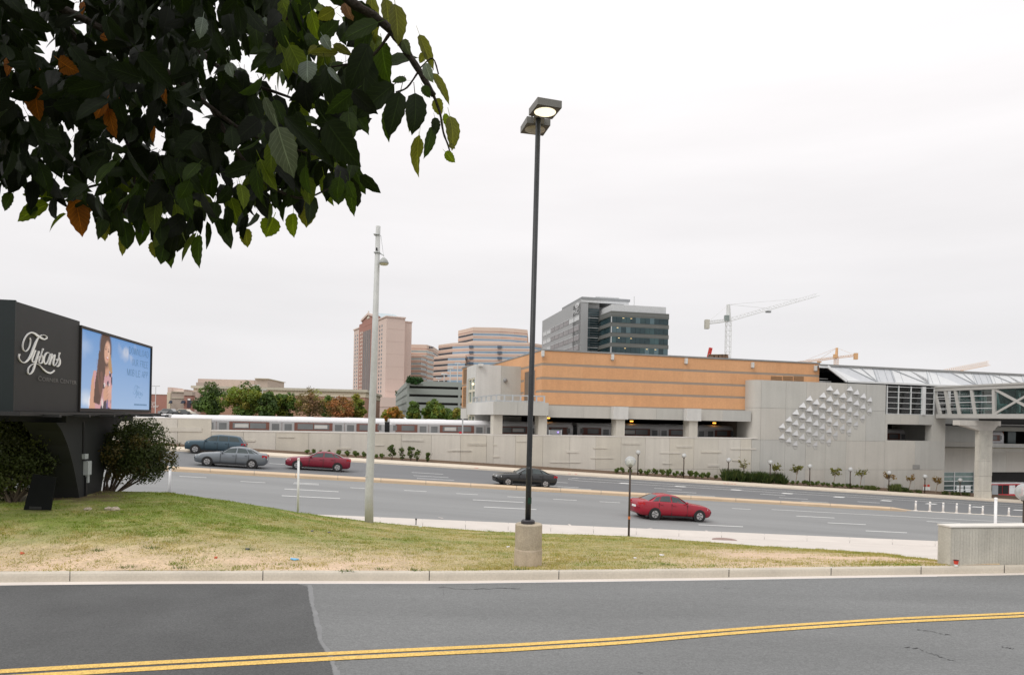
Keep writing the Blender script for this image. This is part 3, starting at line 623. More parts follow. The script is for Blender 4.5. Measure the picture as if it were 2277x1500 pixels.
m = MB(); m.fbox(WF, sL - 4, 90, 14, 14.3, -4.4, .24); m.build('back_wall', dark, tun)
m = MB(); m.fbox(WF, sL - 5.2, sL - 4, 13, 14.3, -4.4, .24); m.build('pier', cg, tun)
sod = emitmat('sodium_lamp', (1.0, .42, .06), 3.0)
for px, py in ((1219, 929), (1404, 936), (1588, 940)):
    s, z = WF.px(px, py, 6.2); lab = {1219: 'small glowing orange lamp beside the second concrete column', 1404: 'small glowing orange lamp right of the third column', 1588: 'small glowing orange lamp right of the fourth column'}[px]
    r = empty('tunnel_lamp', WF.pt(s, 6.2, z), lab, 'lamp', 'orange lamps in the train hall')
    m = MB(); m.fbox(WF, s - .14, s + .14, 6.0, 6.3, z - .07, z + .07); m.build('lamp_glow', sod, r)
    m = MB(); m.fbox(WF, s - .30, s + .30, 6.0, 6.5, z + .10, z + .16); m.fbox(WF, s - .03, s + .03, 6.2, 6.3, z + .16, z + .6); m.build('hood', blackm, r)
# balcony with railing
bs0, bs1 = WF.px(1098, 905, -.6)[0], WF.px(1220, 908, -.6)[0]; bz0, bz1 = .36, 1.72
bal = empty('balcony', WF.pt(bs0, 0, bz0), 'pale concrete balcony with grey railing on two columns at the left of the hall', 'balcony')
for a, b in ((bs0, lerp(bs0, bs1, .43)), (lerp(bs0, bs1, .43), bs1)):
    m = MB(); m.fbox(WF, a + .008, b - .008, -.6, -.35, bz0, bz1); m.build('panel', cg, bal)
m = MB(); m.fbox(WF, bs0, bs0 + .25, -.34, 13, bz0, bz1); m.build('panel', cgl, bal)
m = MB(); m.fbox(WF, bs0 + .26, bs1 - .02, -.34, 13, bz0 + .05, bz1 - .25); m.build('slab', cg, bal)
rz = bz1; rt = rz + .72
def railrun(p0, p1, n, last=1):
    for i in range(n + last):
        q = p0.lerp(p1, i / n); m = MB(); m.box(q.x - .085, q.x + .085, q.y - .085, q.y + .085, rz, rt); m.build('post', steel, bal)
    for zz in (rt - .05, rz + .08):
        m = MB(); m.bar(Vector((p0.x, p0.y, zz)), Vector((p1.x, p1.y, zz)), .10, .13); m.build('rail', steel, bal)
railrun(WF.pt(bs0 + .3, -.45, rz), WF.pt(bs1 - .45, -.45, rz), 6); railrun(WF.pt(bs0 + .3, 11, rz), WF.pt(bs0 + .3, -.33, rz), 5, 0)
# stair tower
sd0 = OD + 8.1; ts1 = WF.px(1161, 860, sd0)[0]; ts0 = WF.px(1058, 860, sd0)[0]; tsm = WF.px(1114, 860, sd0)[0]; tz = WF.px(1110, 812, sd0)[1]
tow = empty('stair_tower', WF.pt(ts0, sd0, -4.4), 'pale concrete stair tower with a tall slot window left of the orange hall', 'building')
m = MB(); m.fbox(WF, ts0, tsm - .01, sd0, sd0 + .5, -4.4, tz); m.build('wall_panel', cgl, tow)
m = MB(); m.fbox(WF, tsm + .01, ts1, sd0 + .02, sd0 + .5, -4.4, tz - .03); m.build('wall_panel', cg, tow)
td1 = WF.side(1041, 900, ts0)[0]
m = MB(); m.fbox(WF, ts0 + .3, ts1, sd0 + .5, td1 + 1.2, -4.4, tz - .1); m.build('tower_core', cg, tow)
m = MB(); m.fbox(WF, ts0, ts0 + .3, sd0 + .5, td1 + 1.2, tz - 1.5, tz + .02); m.build('wall_panel', cgl, tow)
m = MB(); m.fbox(WF, ts0 - .02, ts0 + .3, td1 + .1, td1 + 1.2, -4.4, tz - 1.5); m.build('wall_panel', cg, tow)
gl_t = M('tower_glass', (.19, .24, .225), .12, var=.3, scale=.6)
cream = M('cream_mullion', (.66, .62, .50), .6)
d0, d1 = sd0 + .5, td1 + .1
m = MB(); m.fbox(WF, ts0 + .16, ts0 + .22, d0, d1, -4.4, tz - 1.5); m.build('window_glass', gl_t, tow)
for k in range(3):
    q = lerp(d0, d1, k / 2); m = MB(); m.fbox(WF, ts0 + .05, ts0 + .18, q - .18, q + .18, -4.4, tz - 1.5); m.build('mullion', cream, tow)
zz = tz - 1.5
while zz > -3:
    m = MB(); m.fbox(WF, ts0 + .04, ts0 + .19, d0, d1, zz - .16, zz + .12); m.build('transom', cream, tow); zz -= 1.48
s, z = WF.px(1124, 845, sd0 - .2); m = MB(); m.ball(WF.pt(s, sd0 - .12, z), .25); m.build('wall_light', M('light_bowl', (.25, .25, .25), .4), tow, smooth=True)
s, z = WF.px(1069, 812, sd0 - .2); m = MB(); m.fbox(WF, s - .25, s + .25, sd0 - .5, sd0, z - .1, z + .2); m.build('floodlight', flm, tow)
s, z = WF.px(1057, 853, sd0 + 1); m = MB(); m.ball(WF.pt(ts0 + .0, sd0 + 1.6, z), .13); m.build('stair_lamp', emitmat('stair_lamp', (1, .78, .45), 2.0), tow)
# far orange wing with louvres
ws0 = WF.px(1046, 870, td1 + 1.5)[0] - .4; wing = empty('station_wing', WF.pt(ws0, td1 + 2, -4.4), 'narrow orange wing with two brown louvres behind the stair tower', 'building')
wd0 = td1 + 1.4; wd1 = WF.side(1027, 880, ws0)[0]; wz = WF.side(1040, 812, ws0)[1]
for z0, z1 in ((wz - 2.3, wz - .2), (wz - 5.2, wz - 2.5)):
    m = MB(); m.fbox(WF, ws0, ws0 + 5, wd0, wd1, z0, z1); m.build('block_panel', orange[0], wing)
    m = MB(); 
    for q in range(13):
        zq = lerp(z0 + .15, z1 - .25, q / 12); m.fbox(WF, ws0 - .06, ws0, lerp(wd0, wd1, .15), lerp(wd0, wd1, .75), zq - .05, zq + .05)
    m.build('louvre', lou, wing)
m = MB(); m.fbox(WF, ws0 - .02, ws0 + 5, wd0, wd1, wz - 2.5, wz - 2.3); m.fbox(WF, ws0 - .02, ws0 + 5, wd0, wd1, wz - 5.4, wz - 5.2); m.build('stripe', stripe, wing)
m = MB(); m.fbox(WF, ws0 - .1, ws0 + 5, wd0, wd1 + .1, wz - .2, wz); m.build('roof_coping', MC['roof_edge_metal'], wing)
m = MB(); m.fbox(WF, ws0 - .1, ws0 + 5, wd0, wd1, wz - 7.8, wz - 5.4); m.build('concrete_base', cgl, wing)
m = MB(); m.fbox(WF, ws0 + .3, ws0 + 1, wd1 - 1.2, wd1 - .3, -4.4, wz - 7.8); m.build('column', cg, wing)
# track-side signal lamps and small rail on the wall
sl_ = empty('track_lamp', WF.pt(*WF.px(1029, 967, .4)[:1], .4, ZT), 'short pole with twin small lamps and a red box on the wall beside the train', 'lamp post')
s, z = WF.px(1029, 933, .4); m = MB(); m.fbox(WF, s - .06, s + .06, .34, .46, ZT, z + .1); m.build('pole', steel, sl_)
for q in (-.32, .32):
    m = MB(); m.fbox(WF, s + q - .2, s + q + .2, .25, .6, z - .02, z + .12); m.build('lamp_head', blackm, sl_)
m = MB(); m.fbox(WF, s - .36, s - .12, .2, .45, ZT + .12, ZT + .34); m.build('red_box', M('red_box', (.45, .015, .03), .5), sl_)
gr = empty('wall_railing', WF.pt(*WF.px(1233, 966, .3)[:1], .3, ZT), 'small grey railing with a violet light on the wall between two columns', 'railing')
s0, s1 = WF.px(1221, 960, .3)[0], WF.px(1248, 960, .3)[0]
for q in (s0, s1): m = MB(); m.fbox(WF, q - .05, q + .05, .25, .35, ZT + .1, ZT + .66); m.build('post', steel, gr)
m = MB(); m.fbox(WF, s0, s1, .27, .33, ZT + .2, ZT + .26); m.fbox(WF, s0, s1, .27, .33, ZT + .56, ZT + .62); m.build('rail', steel, gr)
m = MB(); m.fbox(WF, s0 + .06, s1 - .06, .29, .31, ZT + .28, ZT + .54); m.build('mesh_panel', M('rail_mesh', (.30, .30, .31), .7), gr)
m = MB(); m.ball(WF.pt(lerp(s0, s1, .72), .22, ZT + .42), .07); m.build('violet_light', emitmat('violet', (.35, .22, 1.0), 2.2), gr)
# ---------------------------------------------------------------- concrete pavilion with artwork
pav = empty('station_pavilion', WF.pt(WF.px(1800, 1000)[0], 0, -8), 'tall grey concrete station block with rounded left corner, panel joints and a metal wall sculpture', 'building')
zj = [-16, -5.3, -1.84, 1.84, 5.06]
pxj = [1691, 1746, 1792, 1836, 1882, 1925, 1968]
sj = [WF.px(q, 960)[0] for q in pxj]; sE = WF.px(2101, 1000)[0]
m = MB(); m.fbox(WF, sj[0] + .2, sj[-1], .05, 9, -16, 5.0); m.build('core', cwd, pav)
for i, (a, b) in enumerate(zip(sj[:-1], sj[1:])):
    for j, (z0, z1) in enumerate(zip(zj[:-1], zj[1:])):
        m = MB(); m.fbox(WF, a + .012, b - .012, 0, .05, z0 + .012, z1 - (.012 if j < 3 else 0)); m.build('panel', GREYS[(i * 2 + j * 5 + (i * j) % 2) % 3], pav)
s0 = sj[0] - .012; R = 1.1      # rounded corner
for z0, z1 in zip(zj[2:-1], zj[3:]):
    ring = [WF.pt(s0 - R * math.sin(a), R - R * math.cos(a), 0) for a in np.linspace(0, math.pi / 2, 8)] + [WF.pt(s0 - R, 3, 0), WF.pt(s0, 3, 0)]
    m = MB(); m.prism([(q.x, q.y) for q in ring][::-1], z0 + .012, z1 - .012 if z1 < 5 else z1); m.build('corner_panel', GREYS[1], pav)
m = MB(); m.fbox(WF, WF.px(1671, 1000)[0] + .02, s0, 0, .05, -12, zj[2] - .012); m.build('panel', GREYS[0], pav)
# right bay: sill band, slot opening, lower panels
s1 = sj[-1]; so_, se_ = WF.px(1973, 962)[0], WF.px(2072, 962)[0]
zo1, zo0, zg0 = WF.px(2010, 943)[1], WF.px(2010, 979)[1], WF.px(2010, 921)[1]
q4 = [s1, lerp(s1, sE, .25), lerp(s1, sE, .55), lerp(s1, sE, .8), sE]
for i, (a, b) in enumerate(zip(q4[:-1], q4[1:])):
    m = MB(); m.fbox(WF, a + .012, b - .012, 0, .4, zo1, zg0); m.build('panel', GREYS[i % 3], pav)
for i, (a, b) in enumerate(((s1, lerp(s1, sE, .5)), (lerp(s1, sE, .5), sE))):
    m = MB(); m.fbox(WF, a + .012, b - .012, 0, .4, -5.3 + .012, zo0); m.build('panel', GREYS[(i + 1) % 3], pav)
    m = MB(); m.fbox(WF, a + .012, b - .012, 0, .4, -16, -5.3 - .012); m.build('panel', GREYS[i % 3], pav)
m = MB(); m.fbox(WF, s1, so_, 0, .4, zo0, zo1); m.build('jamb', cg, pav)
m = MB(); m.fbox(WF, se_, sE, 0, 1.0, zo0, zo1); m.build('jamb', cg, pav)
m = MB(); m.fbox(WF, sE - .4, sE, .4, 8, -16, zg0); m.build('end_wall', GREYS[2], pav)
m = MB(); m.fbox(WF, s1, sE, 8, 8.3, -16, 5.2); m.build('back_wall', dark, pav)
s, z = WF.px(2037, 1037, 0); m = MB(); m.fbox(WF, s - .55, s + .55, -.03, 0, z - .28, z + .24); m.build('vent_grille', M('vent_grey', (.27, .27, .26), .7), pav)
# glazing
tealg = M('teal_glass', (.045, .07, .068), .08, var=.35, scale=.45, fine=.15, fscale=2.5)
gzt, gzb = WF.px(2010, 858)[1], zg0
m = MB(); m.fbox(WF, s1, WF.px(2078, 900)[0], 1.6, 2.4, gzb, gzb + .02)
cols_ = [1973.5, 1999, 2026.5, 2055]; zr_ = [WF.px(2010, y)[1] for y in (860, 871.5, 883.7, 895.9, 908, 920)]
for i, (a, b) in enumerate(zip(cols_[:-1], cols_[1:])):
    for j in range(5):
        m = MB(); m.fbox(WF, WF.px(a, 890)[0] + .05, WF.px(b, 890)[0] - .05, .12, .15, zr_[j + 1] + .04, zr_[j] - .04); m.build('pane', glassmat('clear_pane', (.48, .68, .67), .98), pav)
for q in cols_ + [2078]: m = MB(); s = WF.px(q, 890)[0]; m.fbox(WF, s - .05, s + .05, .02, .2, gzb, gzt); m.build('mullion', wsteel, pav)
for z in zr_: m = MB(); m.fbox(WF, WF.px(1973, 890)[0], WF.px(2078, 890)[0], .04, .18, z - .03, z + .03); m.build('transom', wsteel, pav)
for j in range(5):
    m = MB(); m.fbox(WF, WF.px(2058, 890)[0], WF.px(2077, 890)[0], .12, .15, zr_[j + 1] + .04, zr_[j] - .04); m.build('pane', MC['clear_pane'], pav)
m = MB(); m.fbox(WF, WF.px(2050, 890)[0], WF.px(2057, 890)[0], -.12, .2, gzb, gzt); m.build('post', wsteel, pav)
m = MB(); m.fbox(WF, s1, sE + 1, .2, 8, gzb - .1, gzb); m.build('floor_slab', M('floor_dark', (.03, .034, .032), .6), pav)
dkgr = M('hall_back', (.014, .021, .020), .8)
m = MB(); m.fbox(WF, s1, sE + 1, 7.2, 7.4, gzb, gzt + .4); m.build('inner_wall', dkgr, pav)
pale = M('white_shape', (.72, .74, .73), .7)
for i, (a, b, y0, y1, sk) in enumerate(((2000, 2010, 889, 907, .2), (2011, 2016, 889, 907, -.4), (2031, 2050, 889, 897, .6), (2031, 2038, 897, 907, .3), (1990, 1996, 903, 906, 0))):  # pale flat shapes standing in for reflections in the glazing
    s0, z1 = WF.px(a, y0, .8); s1_, z0 = WF.px(b, y1, .8); m = MB(); m.extrude([WF.pt(s0, .8, z0), WF.pt(s1_, .8, z0), WF.pt(s1_, .8, z1), WF.pt(s0 + sk * (s1_ - s0), .8, z1)], WF.n.to_3d() * .15); m.build('glass_reflection', pale, pav)
# sculpture
art = empty('wall_sculpture', WF.pt(*WF.px(1833, 928)[:1], 0, WF.px(1833, 928)[1]), 'oval relief of projecting metal triangles on the grey station wall', 'sculpture')
artm = M('matte_aluminium', (.50, .50, .505), .5, metal=.25, var=.04); artm2 = M('satin_grey_metal', (.43, .425, .405), .6, metal=.1, var=.08)
ang = math.radians(-23)
for i in range(14):
    px = 1738 + i * 15.0
    for j in range(-5, 6):
        py = 923 + j * 23.2 + (11.6 if i % 2 else 0) - (px - 1834) * .24
        u, v = px - 1834, py - 924; a_ = u * math.cos(ang) + v * math.sin(ang); b_ = -u * math.sin(ang) + v * math.cos(ang)
        rr = (a_ / 113) ** 2 + (b_ / 56) ** 2
        if rr > 1.0: continue
        edge = 1 - .3 * max(0, rr - .5); s, z = WF.px(px, py, 0); w, h = .49 * edge, .62 * edge; out = .05 + .42 * min(1, max(0, .52 - b_ / 61 * .62)) + random.uniform(-.02, .04)
        A, B, C_ = WF.pt(s - w, -.03, z - h * .42), WF.pt(s + w * .5, -.03, z + h * .62), WF.pt(s + w * .5, -.03, z - h * .55)
        Q = WF.pt(s + w * .5, -out - .03, z - h * .50); D_ = WF.pt(s - w * .2, -.03, z - h * 1.25); E_ = WF.pt(s + w * .5, -.03, z - h * 1.2)
        m = MB(); m.add([A, B, C_, Q, D_, E_, WF.pt(s - w * .9, 0, z - h * .5), WF.pt(s - w * .2, 0, z - h * 1.3), WF.pt(s + w * .55, 0, z - h * 1.25)], [(0, 3, 1), (1, 3, 2), (0, 2, 3), (0, 4, 5, 2), (0, 6, 7, 4), (4, 7, 8, 5)]); m.mi = [0, 1, 1, 1, 1, 1]; m.build('triangle_plate', [artm, artm2], art)
# ---------------------------------------------------------------- glazed roof
RD = .9; sr0, RFZ = WF.px(1822, 812, RD); sc0, sc1 = WF.px(1884, 850, .1)[0], WF.px(1842, 815, RD)[0]
roof = empty('glazed_roof', WF.pt(sr0, RD, 5.3), 'long sloping roof of white and grey translucent panels above the station block', 'roof')
pw = M('white_roof_panel', (.68, .69, .70), .35, var=.04); pg = M('grey_roof_panel', (.56, .575, .60), .35, var=.05)
rib = M('roof_rib', (.45, .47, .49), .5, metal=.4)
EAV, ED = 5.34, .1
def rpt(s, v, lift=0): return WF.pt(s, lerp(ED, RD, v), lerp(EAV, RFZ, v) + lift)
def sfrom(px, v):
    y = lerp(858, 824, v); return WF.px(px, y, lerp(ED, RD, v))[0]
U0 = sfrom(1984, .5); UL = sfrom(2204, .5) - U0
mods = [([(0, 1), (0, 0), (.336, 0)], pw), ([(0, 1), (.336, 0), (.35, .35), (.18, 1)], pw), ([(.18, 1), (.35, .35), (.336, 0), (.36, 1)], pw), ([(.36, 1), (.336, 0), (.69, 0)], pw), ([(.36, 1), (.69, 0), (.84, 0), (.58, 1)], pg), ([(.58, 1), (.84, 0), (.71, 1)], pw), ([(.71, 1), (.84, 0), (.838, 0), (.835, 1)], pw), ([(.835, 1), (.838, 0), (1, 0), (1, 1)], pg)]
for kk in (-1, 0, 1, 2, 3):
    for poly, mt in mods:
        cs_ = []
        for u, v in poly: cs_.append((max(U0 + (kk + u) * UL, lerp(sc0, sc1, v)), v))
        if all(U0 + (kk + u) * UL <= lerp(sc0, sc1, v) + .01 for u, v in poly): continue
        pts = [rpt(s, v) for s, v in cs_]; ctr = sum(pts, Vector()) / len(pts); pts = [q.lerp(ctr, .012) for q in pts]
        m = MB(); m.extrude(pts, (0, 0, -.10)); m.build('roof_panel', mt, roof)
    for a, b in (((0, 1), (.336, 0)), ((.36, 1), (.336, 0)), ((.71, 1), (.84, 0)), ((.58, 1), (.84, 0)), ((.835, 1), (.838, 0)), ((1, 1), (1, 0))):
        p0, p1 = [(U0 + (kk + u) * UL, v) for u, v in (a, b)]
        if min(p0[0], p1[0]) < sc0: continue
        m = MB(); m.bar(rpt(*p0, .03), rpt(*p1, .03), .12, .10); m.build('roof_rib', rib, roof)
m = MB()
for q in np.arange(sc0 + .3, U0 + 4 * UL, 1.15):
    u = ((q - U0) / UL) % 1
    if u > .8 or u < .14 or (.36 < u < .5): m.bar(rpt(q, .06, .02), rpt(q, .94, .02), .035, .05)
setp(m.build('seam', rib, roof), kind='stuff')
m = MB(); m.bar(rpt(sr0, 1, .05), rpt(U0 + 4 * UL, 1, .05), .35, .22); m.build('ridge', MC['roof_edge_metal'], roof)
m = MB(); m.bar(rpt(sc0, 0, -.05), rpt(U0 + 4 * UL, 0, -.05), .3, .22); m.build('gutter', wsteel, roof)
m = MB(); m.bar(rpt(sc1 - .2, .97, .0), rpt(sc0 - .1, 0, .0), .35, .30); m.bar(rpt(sr0, .93, .0), rpt(sc1, .93, .0), .2, .3); m.build('edge_beam', M('white_beam', (.70, .71, .72), .5), roof)
m = MB(); m.fbox(WF, sr0, U0 + 4 * UL, 8.4, 8.6, 4, RFZ - .1); m.build('back_wall', dark, roof); m = MB(); m.fbox(WF, sr0, U0 + 4 * UL, RD + .2, 8.6, RFZ - .12, RFZ - .02); m.build('flat_roof', rib, roof)
m = MB(); m.bar(WF.pt(sr0 + .1, 2.2, 5.2), WF.pt(sc0 - .6, 2.2, 5.2), .2, .4); m.bar(WF.pt(sr0 + .1, 2.0, 5.65), WF.pt(sc0 - 1.2, 2.0, 5.65), .07); m.build('service_rail', wsteel, roof)
# ---------------------------------------------------------------- recess right of the pavilion, ground-floor window, far wing
rec = empty('station_annex', WF.pt(sE + 3, 5, -9), 'grey recessed station wall under the footbridge with a ground-floor window and bus hall', 'building')
RDp = 4.5; ra, rb = sE, WF.px(2175, 1000, RDp)[0]; re_ = WF.px(2420, 1000, RDp)[0] + 90
zw1, zw0 = WF.px(2130, 1049, RDp)[1], WF.px(2130, 1099, RDp)[1]; wa, wb = WF.px(2100.5, 1075, RDp)[0], WF.px(2166, 1078, RDp)[0]
for i, (z0, z1) in enumerate(((zw1, -1.9), (-1.88, 2.2), (2.22, 5.0))):
    for k, (a, b) in enumerate(((ra, lerp(ra, rb, .4)), (lerp(ra, rb, .4), rb))):
        m = MB(); m.fbox(WF, a + .012, b - .012, RDp, RDp + .3, z0, z1); m.build('panel', GREYS[(i + k) % 3], rec)
m = MB(); m.fbox(WF, ra, wb, RDp, RDp + .3, -16, zw0); m.build('sill_wall', cg, rec)
m = MB(); m.fbox(WF, wb, rb + .3, RDp - .3, RDp + .3, -16, zw1); m.build('pier', cg, rec)
for i in range(3):
    for j in range(5):
        a, b = lerp(ra + .02, wb, i / 3), lerp(ra + .02, wb, (i + 1) / 3); z1, z0 = lerp(zw1, zw0, j / 5), lerp(zw1, zw0, (j + 1) / 5)
        m = MB(); m.fbox(WF, a + .05, b - .05, RDp + .12, RDp + .16, z0 + .04, z1 - .04); m.build('pane', M('green_glass', (.16, .23, .215), .1, var=.2) if j < 2 else tealg, rec)
for i in range(4): m = MB(); a = lerp(ra + .03, wb, i / 3); m.fbox(WF, a - .05, a + .05, RDp + .02, RDp + .2, zw0, zw1); m.build('mullion', wsteel, rec)
for j in range(6): m = MB(); z = lerp(zw1, zw0, j / 5); m.fbox(WF, ra, wb, RDp + .04, RDp + .18, z - .045, z + .045); m.build('transom', wsteel, rec)
for a, b in ((2127, 2142), (2146, 2158)):
    s0, z1 = WF.px(a, 1079, RDp + .1); s1_, z0 = WF.px(b, 1094, RDp + .1)
    for k in range(3):
        m = MB(); m.fbox(WF, s0 + .1 * (k == 2), s1_, RDp + .08, RDp + .11, lerp(z1, z0, k / 3) - .03, lerp(z1, z0, (k + 1) / 3 - .06)); m.build('paper_sheet', pale, rec)
za, zb_, zc, zd = WF.px(2240, 958, RDp)[1], WF.px(2240, 986, RDp)[1], WF.px(2240, 1004, RDp)[1], WF.px(2240, 1049, RDp)[1]
s0 = WF.px(2207, 1000, RDp)[0] - .5
for k in range(22):
    a, b = lerp(rb, re_, k / 22), lerp(rb, re_, (k + 1) / 22)
    m = MB(); m.fbox(WF, a + .012, b - .012, RDp - .2, RDp + .3, zc, zb_); m.build('parapet', cgl, rec)
    m = MB(); m.fbox(WF, a + .012, b - .012, RDp, RDp + .3, zd, zc - .02); m.build('panel', GREYS[k % 3], rec)
m = MB(); m.fbox(WF, rb, re_, RDp, RDp + .3, za, za + .9); m.build('lintel', cg, rec)
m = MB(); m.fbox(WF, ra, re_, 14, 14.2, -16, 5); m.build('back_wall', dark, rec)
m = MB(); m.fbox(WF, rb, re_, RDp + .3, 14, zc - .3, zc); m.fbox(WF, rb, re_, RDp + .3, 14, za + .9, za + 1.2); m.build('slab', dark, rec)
for px, w, mt in ((2229, .5, M('rust_panel', (.28, .12, .05), .7)), (2212, .7, M('red_panel', (.40, .08, .07), .6)), (2250, 1.5, M('dim_glass', (.10, .14, .14), .2))):
    s, _ = WF.px(px, 972, RDp + 4); m = MB(); m.fbox(WF, s - w / 2, s + w / 2, RDp + 4, RDp + 4.2, zb_ - .2, za - .1); m.build('inner_door', mt, rec)
# ---------------------------------------------------------------- footbridge towards the camera
e2 = Vector((WF.e.x, WF.e.y)); pB = WF.pt(WF.px(2079, 900)[0], 0, 0)
GF = Frame((pB.x, pB.y), (-WF.n.x, -WF.n.y))    # s runs towards the camera along the bridge, d goes to the right
fbr = empty('footbridge', GF.pt(6, 1.5, 2), 'grey steel footbridge with raked posts and glass leaving the station at the right edge', 'footbridge')
bst = M('bridge_grey_steel', (.44, .43, .405), .6, var=.05)
def gpx(px, py): return GF.px(px, py, 0)
posts = [((2075, 866), (2089, 922)), ((2100, 868), (2110, 922)), ((2122, 868), (2132, 922)), ((2158, 866), (2167, 921)), ((2208, 864), (2209, 926))]
pt_ = [(gpx(*a), gpx(*b)) for a, b in posts]
zt_, zb2 = pt_[3][0][1] + .25, pt_[3][1][1]
for (a, _), (b, _) in pt_:
    for dd in (0, 3.6): m = MB(); m.extrude([GF.pt(a - .17, dd, zt_), GF.pt(a + .17, dd, zt_), GF.pt(b + .17, dd, zb2), GF.pt(b - .17, dd, zb2)], GF.n.to_3d() * .3); m.build('post', bst, fbr)
more = [pt_[4][1][0] + 5.2 * k for k in range(1, 7)]
for a in more: 
    for dd in (0, 3.6): m = MB(); m.extrude([GF.pt(a - .17, dd, zt_), GF.pt(a + .17, dd, zt_), GF.pt(a + .17, dd, zb2), GF.pt(a - .17, dd, zb2)], GF.n.to_3d() * .3); m.build('post', bst, fbr)
send = more[-1] + .3; q0 = pt_[0][0][0] - .1
for dd in (-.05, 3.6):
    m = MB(); m.fbox(GF, q0, send, dd, dd + .4, zt_ - .28, zt_ + .12); m.build('top_chord', bst, fbr)
    m = MB(); m.fbox(GF, q0 + .6, send, dd, dd + .4, zb2 - .45, zb2 + .06); m.build('bottom_chord', bst, fbr)
nodes = [pt_[4][1][0]] + more
for k, (a, b) in enumerate(zip(nodes[:-1], nodes[1:])):
    for dd in (.02, 3.65):
        mid = (a + b) / 2
        m = MB(); m.bar(GF.pt(a, dd + .12, zt_ - .3), GF.pt(b, dd + .12, zb2 + .05), .2, .26); m.build('brace', bst, fbr)
        m = MB(); m.bar(GF.pt(a, dd + .13, zb2 + .05), GF.pt(b, dd + .13, zt_ - .3), .2, .24); m.build('brace', bst, fbr)
    m = MB(); m.fbox(GF, a + .2, b - .2, .22, .25, zb2 + .1, zt_ - .35); m.build('pane', MC['clear_pane'], fbr)
for ((a0, _), (b0_, _)), ((a1, _), (b1_, _)) in zip(pt_[:-1], pt_[1:]):
    for j in range(4):
        f0, f1 = j / 4, (j + 1) / 4; zz0, zz1 = lerp(zb2, zt_ - .28, f0) + .04, lerp(zb2, zt_ - .28, f1) - .04
        P = lambda f, a, b, z, o: GF.pt(lerp(b, a, f) + o, .14, z)
        m = MB(); m.extrude([P(f0, a0, b0_, zz0, .2), P(f0, a1, b1_, zz0, -.2), P(f1, a1, b1_, zz1, -.2), P(f1, a0, b0_, zz1, .2)], GF.n.to_3d() * .03); m.build('pane', MC['clear_pane'], fbr)
        m = MB(); zz = lerp(zb2, zt_ - .28, f0); m.bar(P(f0, a0, b0_, zz, .1), P(f0, a1, b1_, zz, -.1), .08, .08); m.build('transom', wsteel, fbr)
m = MB(); m.fbox(GF, -.5, send, .4, 3.6, zb2 - .4, zb2 - .15); m.build('deck', M('deck_grey', (.25, .25, .24), .8), fbr)
m = MB(); m.fbox(GF, -.5, send, -.15, 4.15, zt_ + .13, zt_ + .33); m.build('bridge_roof', bst, fbr)
for px, py, w, h in ((2113, 893, .5, 1.6), (2117, 900, .7, .9), (2150, 900, .5, 1.3), (2184, 893, 1.0, 1.5), (2190, 905, 1.6, .7), (2230, 905, .9, .8)):
    s, z = GF.px(px, py, .9); m = MB(); m.fbox(GF, s - w / 2, s + w / 2, .9, 1.0, z - h / 2, z + h / 2); m.build('white_sheet', pale, fbr)
# pier
pier = empty('bridge_pier', GF.pt(6.9, 1.9, -9), 'thick weathered concrete pier carrying the footbridge over the planting bed', 'pier')
pc = M('pier_concrete', (.54, .515, .455), .85, var=.12, scale=.7, fine=.07, fscale=9, streak=.14)
sp_ = GF.px(2190, 1000, 1.9)[0]; gd = lambda px, py: GF.side(px, py, sp_); pa, pb = gd(2132, 940)[0], gd(2223, 940)[0]; z1, z0 = gd(2170, 934.5)[1], gd(2170, 945.5)[1]
m = MB(); m.fbox(GF, sp_ - .8, sp_ + .15, pa, pb, z0, z1); m.build('cap_beam', M('pier_cap', (.56, .53, .485), .85, var=.06), pier)
ca, cb = gd(2177, 1000)[0], gd(2207, 1000)[0]; z2 = gd(2187, 957)[1]; gz = ZR(GF.pt(sp_, 0, 0).x) - .9
m = MB(); m.hexa([GF.pt(sp_ - .6, ca - .05, z2), GF.pt(sp_ + .03, ca - .05, z2), GF.pt(sp_ + .03, cb + .05, z2), GF.pt(sp_ - .6, cb + .05, z2), GF.pt(sp_ - .75, pa + .5, z0), GF.pt(sp_ + .1, pa + .5, z0), GF.pt(sp_ + .1, pb - .4, z0), GF.pt(sp_ - .75, pb - .4, z0)]); m.build('corbel', MC['pier_cap'], pier)
zl = np.linspace(gz, z2, 6)
for i, (a, b) in enumerate(zip(zl[:-1], zl[1:])):
    m = MB(); e_ = .02 * (i % 2); m.fbox(GF, sp_ - .55, sp_ - e_, ca + e_, cb - e_, a + .01, b - .006); m.build('lift', pc, pier)
m = MB(); m.fbox(GF, sp_ - .03, sp_ + .02, lerp(ca, cb, .12), lerp(ca, cb, .62), zl[3] + .3, z2 - .5); m.build('patch', M('patch_concrete', (.52, .50, .44), .85), pier)
# red bus in the bus hall
bus = empty('red_bus', WF.pt(WF.px(2232, 1110, 8)[0], 8, -9), 'red and white bus parked in the dark hall at the lower right', 'bus')
bs, bz = WF.px(2196, 1072, 7.5); be, bz0_ = WF.px(2275, 1118, 7.5)
br_ = M('bus_red', (.50, .02, .03), .35, var=.03); bw_ = M('bus_white', (.70, .70, .70), .4)
z = lambda f: lerp(bz0_, bz, f)
m = MB(); m.fbox(WF, bs, be, 7.5, 10, z(.12), z(.93)); m.build('body', br_, bus)
m = MB(); m.fbox(WF, bs + .05, be, 7.45, 10, z(.93), z(1.0)); m.build('roof', bw_, bus)
for k in range(5):
    a, b = lerp(bs + .4, be - .3, k / 5), lerp(bs + .4, be - .3, (k + 1) / 5 - .02); m = MB(); m.fbox(WF, a, b, 7.46, 7.5, z(.45), z(.86)); m.build('window', dark if k != 3 else pale, bus)
